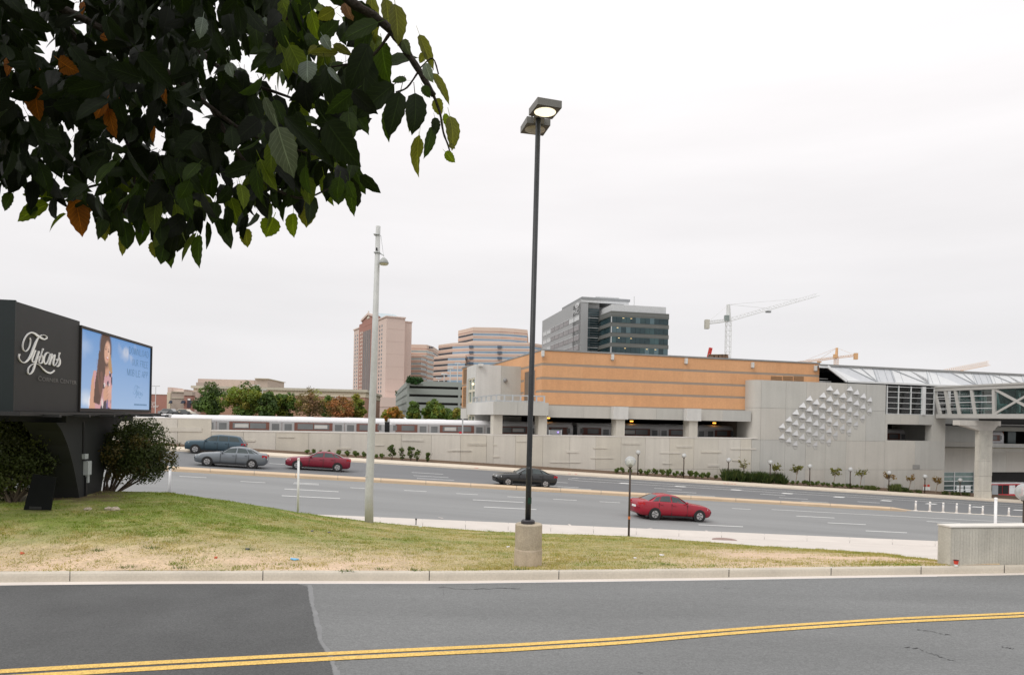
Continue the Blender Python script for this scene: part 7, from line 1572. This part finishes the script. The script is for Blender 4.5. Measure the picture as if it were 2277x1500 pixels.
for i, (px, s) in enumerate(bsm):
    g = bed(px, off=1.0 if px > 1000 else .35)
    if i < 4:
        rs = np.random.RandomState(300 + i); r = empty('round_shrub', (0, 0, 0), rowlabel(px), 'shrub', 'small round shrubs along the station wall')
        v, f, c = blob_crown((0, 0, .50), (.36, .36, .30), 9, 330, .10, [(.08, .12, .03), (.105, .14, .036)], rs, br=.5); m = MB(); m.v = v.tolist(); m.f = f; m.mi = [0] * len(f); m.build('foliage', foli, r, tint=c)
        m = MB(); m.tube([(0, 0, -.1), (.02, 0, .45)], [.03, .02], 5); m.build('stem', bark, r)
        proto = (proto or []) + [r]; s *= .8; r.location = g; r.scale = (s, s, s); r.rotation_euler = (0, 0, i)
    else:
        r = copy_tree(proto[i % 4]); r['label'] = rowlabel(px); s *= .8; r.location = g; r.scale = (s, s, s * random.uniform(.9, 1.1)); r.rotation_euler = (0, 0, i * 1.7)
for i, (px, s) in enumerate(((873, 1.35), (896, 1.15), (915, 1.25), (929, 1.05), (952, .95))):
    g = bed(px, off=.5); rs = np.random.RandomState(330 + i); r = empty('upright_shrub', g, ['bushiest and leftmost of the upright shrubs left of the black lamp post', 'thin sparse upright shrub, second of the five by the wall', 'tall narrow upright shrub, middle of the five by the wall', 'slim upright shrub, fourth of the five by the wall', 'shortest spreading shrub, rightmost of the five by the wall'][i], 'shrub', 'upright shrubs by the wall')
    v, f, c = blob_crown((g.x, g.y, g.z + .62 * s), (.36 * s, .36 * s, .55 * s), 12, [420, 170, 300, 210, 280][i], .10, [(.055, .085, .02), (.08, .11, .03)], rs, lambda h: .45 + .55 * h, br=.42); m = MB(); m.v = v.tolist(); m.f = f; m.mi = [0] * len(f); m.build('foliage', foli, r, tint=c)
    m = MB()
    for k in range(5): m.tube([(g.x, g.y, g.z - .1), (g.x + rs.normal() * .22, g.y, g.z + .95 * s)], [.025, .008], 5, False)
    m.build('stem', bark, r)
def tallgrass(label, pa, pb, n, h, seed, pal=((.035, .06, .018), (.05, .08, .022), (.08, .10, .03))):
    rs = np.random.RandomState(seed); V_, C_ = [], []; pal = np.array(pal)
    for i in range(n):
        g = bed(rs.uniform(pa, pb), off=rs.uniform(.5, 2.0)); a = rs.rand(70) * 6.283; l = rs.uniform(.4, 1.1, 70) * h; sp = rs.uniform(.05, .6, 70) * h * .8; w = .035
        o = np.array(g)[None] + np.c_[rs.normal(0, .1, (70, 2)), np.full(70, -.05)]; tip = o + np.c_[np.cos(a) * sp, np.sin(a) * sp, l]; b = np.c_[-np.sin(a), np.cos(a), np.zeros(70)] * w
        mid = (o + tip) / 2 + np.array((0, 0, .12 * h)); V_.append(np.stack([o - b, o + b, mid + b * .8, tip, mid - b * .8], 1).reshape(-1, 3)); C_.append(np.repeat(pal[rs.randint(len(pal), size=70)] * rs.uniform(.7, 1.3, (70, 1)), 5, 0))
    v = np.concatenate(V_); m = MB(); m.v = v.tolist(); m.f = [(5 * i, 5 * i + 1, 5 * i + 2, 5 * i + 3, 5 * i + 4) for i in range(len(v) // 5)]; m.mi = [0] * len(m.f)
    g = bed((pa + pb) / 2); o = m.build('tall_grass', foli, tint=np.concatenate(C_), origin=g); setp(o, label, 'tall grass', 'dark clumps of tall grass along the wall')
tallgrass('left clump of tall dark grass around a far globe lamp', 1601, 1655, 16, 1.35, 41); tallgrass('long hedge of tall dark grass left of the sculpture saplings', 1662, 1747, 24, 1.3, 42)
tallgrass('low light green grass clump left of the lamp below the slot', 1925, 1955, 8, .55, 43, ((.10, .13, .04), (.13, .15, .05))); tallgrass('taller light green grass clump right of the lamp below the slot', 1983, 2005, 8, .95, 44, ((.09, .12, .04), (.12, .14, .05)))
tallgrass('small dark grass tuft left of the standpipes', 2008, 2020, 4, .6, 45); tallgrass('sparse low grass left of the ground-floor window', 2028, 2054, 6, .4, 46, ((.10, .12, .04), (.06, .08, .03))); tallgrass('sparse low grass below the ground-floor window', 2100, 2162, 9, .5, 47, ((.10, .12, .04), (.06, .08, .03)))
sap = [(1656, 1022, .55, 0), (1727, 1030, .8, 1), (1774, 1034, .95, 1), (1858, 1040, .9, 1), (1917, 1042, .7, 1), (1979, 1050, .85, 2), (2026, 1056, .5, 2), (2086, 1058, .7, 2)]
slab_ = ['thin nearly bare sapling over the tall grass, leftmost of the row', 'yellow green sapling at the end of the tall grass', 'fullest yellow green sapling under the left of the sculpture', 'leaning green sapling under the middle of the sculpture', 'sparse lopsided sapling under the right end of the sculpture', 'sapling with drooping leaves behind a globe lamp', 'smallest sparse sapling below the wall grille', 'rust tinted sapling left of the ground-floor window']
for i, (px, yt, den, pk) in enumerate(sap):
    rs = np.random.RandomState(60 + i); g = bed(px - 3, off=1.5); t_ = at(px, yt, g.y); h = t_.z - g.z; r = empty('sapling', g, slab_[i], 'sapling', 'young trees along the station wall')
    m = MB(); top_ = Vector((t_.x - .05, g.y, t_.z - h * .28)); m.tube([g - Vector((0, 0, .1)), g.lerp(top_, .5) + Vector((.04, 0, 0)), top_], [.045, .035, .02], 6)
    P = []
    for k in range(13):
        a = rs.rand() * 6.283; e = top_ + Vector((math.cos(a) * rs.uniform(.2, .75), math.sin(a) * .5, rs.uniform(-.15, h * .28))); m.tube([top_ - Vector((0, 0, rs.uniform(0, h * .25))), e], [.016, .005], 4, False); P += [np.array(top_.lerp(e, q)) + rs.normal(0, .09, 3) for q in rs.uniform(.4, 1.05, int(15 * den))]
    m.build('trunk', M('sapling_bark', (.22, .17, .12), .9), r)
    P = np.array(P); nn = rs.normal(size=P.shape); nn /= np.linalg.norm(nn, axis=1, keepdims=True); pal = np.array([[(.20, .19, .10), (.22, .20, .10)], [(.17, .16, .035), (.12, .13, .03)], [(.24, .17, .05), (.20, .11, .04)]][pk])
    v, f, c = leaf_cloud(P, nn, .12 * rs.uniform(.7, 1.3, len(P)), pal[rs.randint(2, size=len(P))] * rs.uniform(.7, 1.3, (len(P), 1)), rs); m = MB(); m.v = v.tolist(); m.f = f; m.mi = [0] * len(f); m.build('crown', foli, r, tint=c)
# weeds in the kerb joints
for i, (px, py) in enumerate(((283, 1262), (400, 1263), (770, 1270), (845, 1266), (925, 1268), (1150, 1266), (215, 1224), (336, 1218), (1480, 1256), (860, 1200), (553, 1222))):
    g = onground(px, py); rs = np.random.RandomState(500 + i); V_ = []; n = 46
    a = rs.rand(n) * 6.283; l = rs.uniform(.03, .10, n); sp = rs.uniform(.02, .14, n); o = np.array(g)[None] + np.c_[rs.normal(0, .09, n), rs.normal(0, .04, n), np.full(n, -.01)]; tip = o + np.c_[np.cos(a) * sp, np.sin(a) * sp * .6, l]; b = np.c_[-np.sin(a), np.cos(a), np.zeros(n)] * .009
    v = np.stack([o - b, o + b, tip], 1).reshape(-1, 3); m = MB(); m.v = v.tolist(); m.f = [(3 * k, 3 * k + 1, 3 * k + 2) for k in range(n)]; m.mi = [0] * n
    setp(m.build('weed_tuft', foli, tint=np.repeat(np.array((.09, .135, .03))[None] * rs.uniform(.7, 1.3, (n, 1)), 3, 0), origin=g), 'green weed tuft ' + ['behind the first kerb segment at far left', 'behind the kerb between the two left kerb joints', 'in the chipped kerb left of the lamp base', 'just right of the chip in the kerb', 'behind the kerb, second right of the chip', 'at the kerb just left of the lamp base', 'in bare soil at far left, away from the kerb', 'in the straw at left, away from the kerb', 'at the kerb right of the globe lamp', 'in the middle of the lawn below the pale pole', 'beside the dark bottle cap on the lawn'][i], 'weed', 'weed tufts along the kerb')
# ================================================================== THE TREE OVERHEAD
cherry = empty('cherry_tree', (-3.9, -.6, -1.75), 'overhanging tree with large pointed dark green leaves, some orange, at upper left', 'tree')
brk = M('cherry_bark', (.045, .032, .026), .8, var=.3, scale=20, fine=.3, fscale=80, bump=.5)
KINDS = {'dark': (.014, .023, .007), 'green': (.026, .044, .009), 'lit': (.095, .125, .018), 'olive': (.125, .125, .032), 'pale': (.105, .125, .085), 'silver': (.22, .255, .25), 'orange': (.34, .105, .012), 'deep': (.008, .011, .005)}  # lit carries backlight, silver carries sky sheen and pale undersides, in the colour
def leaf_mesh(seed, NUu=12, NVv=5):
    rs = np.random.RandomState(seed); droop, fold, wav = rs.uniform(.15, .55), rs.uniform(.12, .4), rs.uniform(-.12, .12); side_ = rs.uniform(-.25, .25); v, uv = [], []
    for i in range(NUu):
        u = i / (NUu - 1); w = (u ** .58) * ((1 - u) ** .95) * 1.10 + (.0 if u < 1 else 0); w *= .62
        if u > .86: w *= .75
        for j in range(NVv):
            q = j / (NVv - 1) * 2 - 1; e = abs(q); ww = w * (1 + (.09 * (1 if i % 2 else -.35)) * (e > .9))
            x = u * math.cos(droop * u) ; z = -droop * u * u * .5 + fold * e * w * .9 + wav * math.sin(u * 7 + q * 2) * .10 * e
            v.append((x, q * ww + side_ * u * u * .5, z)); uv.append((u, j / (NVv - 1)))
    f = [(i * NVv + j, (i + 1) * NVv + j, (i + 1) * NVv + j + 1, i * NVv + j + 1) for i in range(NUu - 1) for j in range(NVv - 1)]
    k = len(v); v += [(-.24, -.008, .015), (-.24, .008, .015), (.02, .010, 0), (.02, -.010, 0)]; uv += [(0, .5)] * 4; f.append((k, k + 1, k + 2, k + 3))
    return np.array(v), f, np.array(uv)
LM = [leaf_mesh(s) for s in range(8)]; LMESH = {}; LM += [leaf_mesh(s, 8, 3) for s in range(4)]; LM += [leaf_mesh(s, 5, 3) for s in range(4)]
def leaf_data(i, kind):
    if (i, kind) in LMESH: return LMESH[(i, kind)]
    v, f, uv = LM[i]; me = bpy.data.meshes.new('leaf'); me.from_pydata(v.tolist(), [], f); me.polygons.foreach_set('use_smooth', [True] * len(f))
    ul = me.uv_layers.new(name='UVMap'); li = np.zeros(len(me.loops), int); me.loops.foreach_get('vertex_index', li); ul.data.foreach_set('uv', uv[li].ravel())
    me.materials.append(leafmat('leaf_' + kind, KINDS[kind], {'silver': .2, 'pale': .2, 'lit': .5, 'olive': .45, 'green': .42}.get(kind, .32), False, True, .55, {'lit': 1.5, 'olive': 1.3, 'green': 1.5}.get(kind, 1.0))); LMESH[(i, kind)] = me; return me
CO = ORG[cherry.name]
def orient(d, nrm):
    d = Vector(d).normalized(); n = Vector(nrm); n = (n - d * n.dot(d)); n = n.normalized() if n.length > 1e-4 else d.orthogonal().normalized(); y = n.cross(d)
    return Matrix((d, y, n)).transposed()
NL = 0
def leaf(p, tip, width, kind, nrm=None, i=None):
    """a single leaf blade from its base to its tip; width is across the blade"""
    global NL
    if NL >= 296: return
    NL += 1; p, tip = Vector(p), Vector(tip); L_ = (tip - p).length; i = random.randrange(8) if i is None else i
    o = bpy.data.objects.new('leaf', leaf_data(i, kind)); COL.objects.link(o); o.parent = cherry
    R3 = orient(tip - p, nrm if nrm is not None else (random.gauss(0, .4), -1, random.gauss(.1, .4))).to_4x4()
    o.matrix_local = Matrix.Translation(p - CO) @ R3 @ Matrix.Diagonal((L_, width / .50, L_, 1))
def z8(x, y): return (500 + x / 3.409, y / 3.409)
def pleaf(b, t, wz, kind, Y, conv=z8, tilt=0, dY=0.0, nrm=None):
    (bx, by), (tx, ty) = conv(*b), conv(*t); k = conv(1, 0)[0] - conv(0, 0)[0]
    leaf(at(bx, by, Y), at(tx, ty, Y + dY), wz * k * Y / F, kind, nrm)
def branch(pts, r0, r1, name='branch'):
    m = MB(); P = [at(*p) for p in pts]; Q = []
    for i in range(len(P) - 1):
        a, b, c, d = P[max(i - 1, 0)], P[i], P[i + 1], P[min(i + 2, len(P) - 1)]
        for k in range(4):
            t = k / 4; Q.append(.5 * ((2 * b) + (c - a) * t + (2 * a - 5 * b + 4 * c - d) * t * t + (3 * b - a - 3 * c + d) * t ** 3))
    Q.append(P[-1]); n = len(Q); m.tube(Q, [lerp(r0, r1, i / (n - 1)) * (1 + .12 * math.sin(i * 2.3)) for i in range(n)], 8); m.build(name, brk, cherry, smooth=True); return Q
m = MB(); m.tube([(-3.9, -.6, -1.9), (-3.8, -.5, -.6), (-3.5, -.2, .7), (-3.2, .3, 1.6), (-3.0, .8, 2.6)], [.19, .16, .14, .11, .07], 12); m.build('trunk', brk, cherry, smooth=True)
YB = 1.9
m = MB(); m.tube([(-3.4, .0, 1.0), (-2.4, .9, 1.75), at(300, -420, 1.8), at(560, -210, YB)], [.07, .05, .032, .018], 9); m.build('limb', brk, cherry, smooth=True)
m = MB(); m.tube([(-3.5, -.2, .75), (-2.6, .9, 1.25), at(-150, -160, 2.2)], [.06, .045, .028], 9); m.build('limb', brk, cherry, smooth=True)
branch([(560, -210, YB), (690, -90, YB), (775, 0, YB), (832, 36, YB), (872, 72, YB), (906, 118, YB), (936, 164, YB), (964, 212, YB)], .016, .0075)
branch([(962, 208, YB), (978, 250, YB), (986, 295, YB), (997, 325, YB), (1004, 356, YB)], .004, .0018, 'twig')
bl = [[(-150, -160, 2.2), (60, -20, 2.1), (220, 60, 2.1), (360, 150, 2.05), (470, 240, 2.0), (560, 300, 2.0), (700, 345, 2.0)], [(60, -20, 2.1), (190, 110, 2.2), (260, 260, 2.3), (300, 390, 2.3), (262, 500, 2.3)], [(300, -420, 1.8), (380, -100, 2.2), (430, 90, 2.3), (520, 170, 2.25), (640, 215, 2.2), (770, 270, 2.15)], [(300, 390, 2.3), (160, 425, 2.3), (90, 438, 2.3)], [(300, 380, 2.3), (380, 430, 2.35), (440, 500, 2.4)], [(470, 240, 2.0), (560, 380, 2.05), (660, 440, 2.1), (730, 420, 2.1)], [(690, -90, YB), (640, 40, 1.95), (600, 130, 2.0)], [(870, 70, YB), (820, 130, YB), (730, 150, YB)], [(930, 160, YB), (905, 195, YB), (880, 205, YB)], [(936, 150, YB), (962, 130, YB), (975, 165, YB)]]
for k, q in enumerate(bl): branch(q, [.016, .012, .014, .005, .005, .007, .006, .005, .003, .002][k], .0022, 'branch' if k < 3 else 'twig')
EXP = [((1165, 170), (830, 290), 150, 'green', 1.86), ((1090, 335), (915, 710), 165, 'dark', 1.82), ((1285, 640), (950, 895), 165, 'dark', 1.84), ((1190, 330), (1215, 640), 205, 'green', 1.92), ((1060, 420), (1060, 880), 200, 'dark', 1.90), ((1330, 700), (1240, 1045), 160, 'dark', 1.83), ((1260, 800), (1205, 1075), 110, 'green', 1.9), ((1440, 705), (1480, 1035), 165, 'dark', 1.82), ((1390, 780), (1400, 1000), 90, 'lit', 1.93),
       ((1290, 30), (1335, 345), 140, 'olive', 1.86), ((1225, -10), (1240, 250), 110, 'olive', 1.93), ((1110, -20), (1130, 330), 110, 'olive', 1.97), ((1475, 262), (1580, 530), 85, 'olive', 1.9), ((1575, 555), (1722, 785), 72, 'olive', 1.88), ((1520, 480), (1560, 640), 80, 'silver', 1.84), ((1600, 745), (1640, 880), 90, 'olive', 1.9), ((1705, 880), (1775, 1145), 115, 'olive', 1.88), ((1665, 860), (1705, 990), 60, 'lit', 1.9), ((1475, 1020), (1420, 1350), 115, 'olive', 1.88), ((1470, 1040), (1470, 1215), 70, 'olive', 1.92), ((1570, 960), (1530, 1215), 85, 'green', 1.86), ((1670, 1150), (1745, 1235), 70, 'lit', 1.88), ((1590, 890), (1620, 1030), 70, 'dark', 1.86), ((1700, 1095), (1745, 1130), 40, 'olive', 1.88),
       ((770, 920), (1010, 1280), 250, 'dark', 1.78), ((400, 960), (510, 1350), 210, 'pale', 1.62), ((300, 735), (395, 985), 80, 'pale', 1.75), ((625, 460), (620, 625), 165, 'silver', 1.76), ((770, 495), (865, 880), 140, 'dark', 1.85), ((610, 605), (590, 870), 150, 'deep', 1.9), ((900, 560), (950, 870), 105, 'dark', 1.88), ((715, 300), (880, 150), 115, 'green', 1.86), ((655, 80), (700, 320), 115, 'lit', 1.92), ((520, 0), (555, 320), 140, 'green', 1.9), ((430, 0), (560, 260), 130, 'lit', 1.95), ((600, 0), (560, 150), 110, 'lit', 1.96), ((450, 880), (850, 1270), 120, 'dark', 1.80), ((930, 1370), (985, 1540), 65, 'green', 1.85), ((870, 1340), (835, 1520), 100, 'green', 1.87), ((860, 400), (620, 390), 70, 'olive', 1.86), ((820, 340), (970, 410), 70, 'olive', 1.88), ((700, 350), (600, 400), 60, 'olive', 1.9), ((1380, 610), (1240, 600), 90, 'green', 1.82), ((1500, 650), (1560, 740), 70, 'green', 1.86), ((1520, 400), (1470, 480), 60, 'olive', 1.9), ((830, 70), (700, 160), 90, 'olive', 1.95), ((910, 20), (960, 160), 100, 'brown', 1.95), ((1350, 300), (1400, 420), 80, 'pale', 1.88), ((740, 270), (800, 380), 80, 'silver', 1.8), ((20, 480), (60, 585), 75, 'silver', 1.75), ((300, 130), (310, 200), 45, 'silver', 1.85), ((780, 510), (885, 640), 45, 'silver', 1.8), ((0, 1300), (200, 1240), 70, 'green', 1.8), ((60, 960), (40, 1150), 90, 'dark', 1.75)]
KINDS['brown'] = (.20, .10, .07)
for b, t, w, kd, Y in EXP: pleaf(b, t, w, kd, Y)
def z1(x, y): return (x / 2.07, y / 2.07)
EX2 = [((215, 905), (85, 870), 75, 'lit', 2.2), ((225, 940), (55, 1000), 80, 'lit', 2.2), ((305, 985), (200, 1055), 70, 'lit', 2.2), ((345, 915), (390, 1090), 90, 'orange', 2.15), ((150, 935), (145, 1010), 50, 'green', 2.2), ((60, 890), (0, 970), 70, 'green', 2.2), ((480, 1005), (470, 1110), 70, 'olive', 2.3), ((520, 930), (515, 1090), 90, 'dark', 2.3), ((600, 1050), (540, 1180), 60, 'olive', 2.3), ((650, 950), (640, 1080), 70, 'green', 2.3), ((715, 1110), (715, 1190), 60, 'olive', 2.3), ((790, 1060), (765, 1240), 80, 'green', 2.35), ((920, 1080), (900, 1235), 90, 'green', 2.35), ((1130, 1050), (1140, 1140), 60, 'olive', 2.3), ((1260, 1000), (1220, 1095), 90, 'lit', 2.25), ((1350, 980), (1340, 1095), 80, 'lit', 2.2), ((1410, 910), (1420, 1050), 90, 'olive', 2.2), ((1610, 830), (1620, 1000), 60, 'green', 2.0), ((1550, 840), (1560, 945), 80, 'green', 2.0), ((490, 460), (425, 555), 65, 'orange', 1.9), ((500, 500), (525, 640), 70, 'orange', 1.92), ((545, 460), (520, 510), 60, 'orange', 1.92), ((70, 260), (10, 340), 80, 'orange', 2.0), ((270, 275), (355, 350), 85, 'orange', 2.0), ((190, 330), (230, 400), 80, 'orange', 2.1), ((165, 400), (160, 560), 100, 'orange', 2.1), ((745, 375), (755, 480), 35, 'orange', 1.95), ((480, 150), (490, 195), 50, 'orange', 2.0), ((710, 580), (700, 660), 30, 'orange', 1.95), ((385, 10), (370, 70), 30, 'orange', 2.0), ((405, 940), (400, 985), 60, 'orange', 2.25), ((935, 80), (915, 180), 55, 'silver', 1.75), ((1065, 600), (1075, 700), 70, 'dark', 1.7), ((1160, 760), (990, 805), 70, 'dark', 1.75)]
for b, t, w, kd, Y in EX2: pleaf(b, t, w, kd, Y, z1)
# the dense mass: leaves hung through the volume, nearest as single leaves, the rest as one foliage
OUT2 = [(560, -40), (600, 150), (690, 250), (770, 330), (800, 300), (800, 240), (870, 190), (850, 120), (820, 60), (760, 40), (740, -40)]
OUT = [(-260, -60), (-260, 400), (-60, 420), (0, 400), (60, 380), (130, 385), (200, 410), (240, 430), (290, 440), (330, 465), (400, 470), (440, 480), (500, 450), (540, 450), (600, 430), (660, 420), (715, 390), (755, 350), (775, 310), (780, 280), (790, 235), (745, 170), (700, 175), (665, 120), (640, 60), (660, 0), (660, -60)]
def inside(x, y, P):
    c = False; j = len(P) - 1
    for i in range(len(P)):
        (xi, yi), (xj, yj) = P[i], P[j]
        if (yi > y) != (yj > y) and x < (xj - xi) * (y - yi) / (yj - yi) + xi: c = not c
        j = i
    return c
HOLES = [(int(a_), int(b_), int(c_)) for a_, b_, c_ in zip(np.random.RandomState(12).uniform(-50, 760, 14), np.random.RandomState(13).uniform(60, 440, 14), np.random.RandomState(14).uniform(-4, 4, 14))] + [(150, 5, 12), (480, 30, 9), (565, 160, 14), (655, 40, 22), (690, 55, 16), (640, 230, 12), (700, 240, 12), (470, 160, 10), (50, 230, 12), (60, 255, 14), (95, 130, 10), (110, 100, 9), (155, 315, 7), (268, 335, 10), (285, 255, 6), (345, 330, 9), (455, 270, 9), (310, 405, 7), (500, 440, 8), (470, 455, 8), (535, 400, 8), (95, 400, 14), (120, 405, 10), (385, 180, 6), (440, 300, 6), (525, 345, 8), (610, 205, 8), (430, 250, 8)]
def mass(n, seed):
    rs = np.random.RandomState(seed); out = []
    while len(out) < n:
        x, y = rs.uniform(-260, 800), rs.uniform(-60, 540)
        if not inside(x, y, OUT): continue
        if any(((x - a) / (r + 14)) ** 2 + ((y - b) / (r + 25)) ** 2 < 1 for a, b, r in HOLES): continue
        edge = max(0, (x - 620) / 180) ; Y = rs.uniform(1.75, 3.4) if rs.rand() > .3 else rs.uniform(2.0, 2.5)
        a = rs.normal(0, .7); L_ = rs.uniform(.062, .112)
        out.append((x, y, Y, a, L_))
    return out
MS = mass(2500, 9); rs9 = np.random.RandomState(77); k9 = 0
while k9 < 85:
    x, y = rs9.uniform(560, 880), rs9.uniform(-40, 330)
    if inside(x, y, OUT2): MS.append((x, y, rs9.uniform(1.9, 2.5), rs9.normal(0, .7), rs9.uniform(.075, .125))); k9 += 1
DRIP = [(5, 455), (45, 430), (75, 455), (120, 490), (160, 470), (185, 505), (225, 525), (250, 500), (275, 545), (310, 520), (345, 555), (370, 580), (400, 530), (437, 575), (460, 545), (505, 510), (548, 530), (575, 490), (600, 505), (640, 490), (665, 470), (690, 485), (720, 445), (745, 440), (783, 455)]
for x, y in DRIP:
    for k in range(rs9.randint(4, 8)): MS.append((x + rs9.normal(0, 13), y - 22 - rs9.uniform(0, 65), rs9.uniform(2.0, 2.6), rs9.normal(0, .38), rs9.uniform(.075, .115)))
    MS.append((x, y - 20, 2.15, rs9.normal(0, .2), rs9.uniform(.09, .115)))
MS.sort(key=lambda q: q[2])
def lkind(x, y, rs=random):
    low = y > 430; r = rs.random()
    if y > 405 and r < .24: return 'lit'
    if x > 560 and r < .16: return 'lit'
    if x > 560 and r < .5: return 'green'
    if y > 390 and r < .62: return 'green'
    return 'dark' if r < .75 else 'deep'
BV, BF_, BC = [], [], []; nb_ = 0; BU = []
def bulk(p, tip, width, kind, nrm, i):
    global nb_
    v, f, uv = LM[i]; L_ = (tip - p).length; R3 = np.array(orient(tip - p, nrm)); w = v * np.array((L_, width / .50, L_)); w = w @ R3.T + np.array(p); BV.append(w); BF_.extend([tuple(a + nb_ for a in q) for q in f]); BC.append(np.repeat(np.array(KINDS[kind])[None] * random.uniform(.75, 1.25), len(v), 0)); BU.append(uv); nb_ += len(v)
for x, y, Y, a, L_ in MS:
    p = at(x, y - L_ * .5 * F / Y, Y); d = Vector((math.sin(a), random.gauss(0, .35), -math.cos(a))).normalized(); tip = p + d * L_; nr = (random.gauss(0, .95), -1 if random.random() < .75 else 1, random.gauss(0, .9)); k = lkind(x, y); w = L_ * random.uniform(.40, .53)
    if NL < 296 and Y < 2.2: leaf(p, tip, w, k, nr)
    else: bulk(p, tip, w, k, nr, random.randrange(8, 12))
# the rest of the crown, above and behind the photographer
for q in range(11000):
    x, y, z = random.uniform(-6.5, .45), random.uniform(-3.6, 2.9), random.uniform(1.3, 3.4)
    if y > .15 and (930 - z / y * F) > -130 and x / y > -1.1: continue
    if y > .15 and (930 - z / y * F) > -420 and x / y > -.3: continue
    if x > .2 - .1 * max(y, 0) and random.random() < .6: continue
    p = Vector((x, y, z)); a = random.gauss(0, .6); L_ = random.uniform(.12, .18); bulk(p, p + Vector((math.sin(a), random.gauss(0, .5), -math.cos(a))).normalized() * L_, L_ * .55, random.choice(('dark', 'green', 'deep')), (random.gauss(0, 1), random.gauss(0, 1), 1), random.randrange(12, 16))
me = bpy.data.meshes.new('foliage'); va = np.concatenate(BV) - np.array(CO); me.from_pydata(va.tolist(), [], BF_); me.polygons.foreach_set('use_smooth', [True] * len(BF_))
ul = me.uv_layers.new(name='UVMap'); li = np.zeros(len(me.loops), int); me.loops.foreach_get('vertex_index', li); ul.data.foreach_set('uv', np.concatenate(BU)[li].ravel())
ca = me.color_attributes.new('tint', 'FLOAT_COLOR', 'POINT'); t = np.ones((len(va), 4)); t[:, :3] = np.concatenate(BC); ca.data.foreach_set('color', t.ravel())
me.materials.append(leafmat('leaf_mass', (1, 1, 1), .30, True, True, .42)); o = bpy.data.objects.new('foliage', me); COL.objects.link(o); o.parent = cherry; o['kind'] = 'stuff'
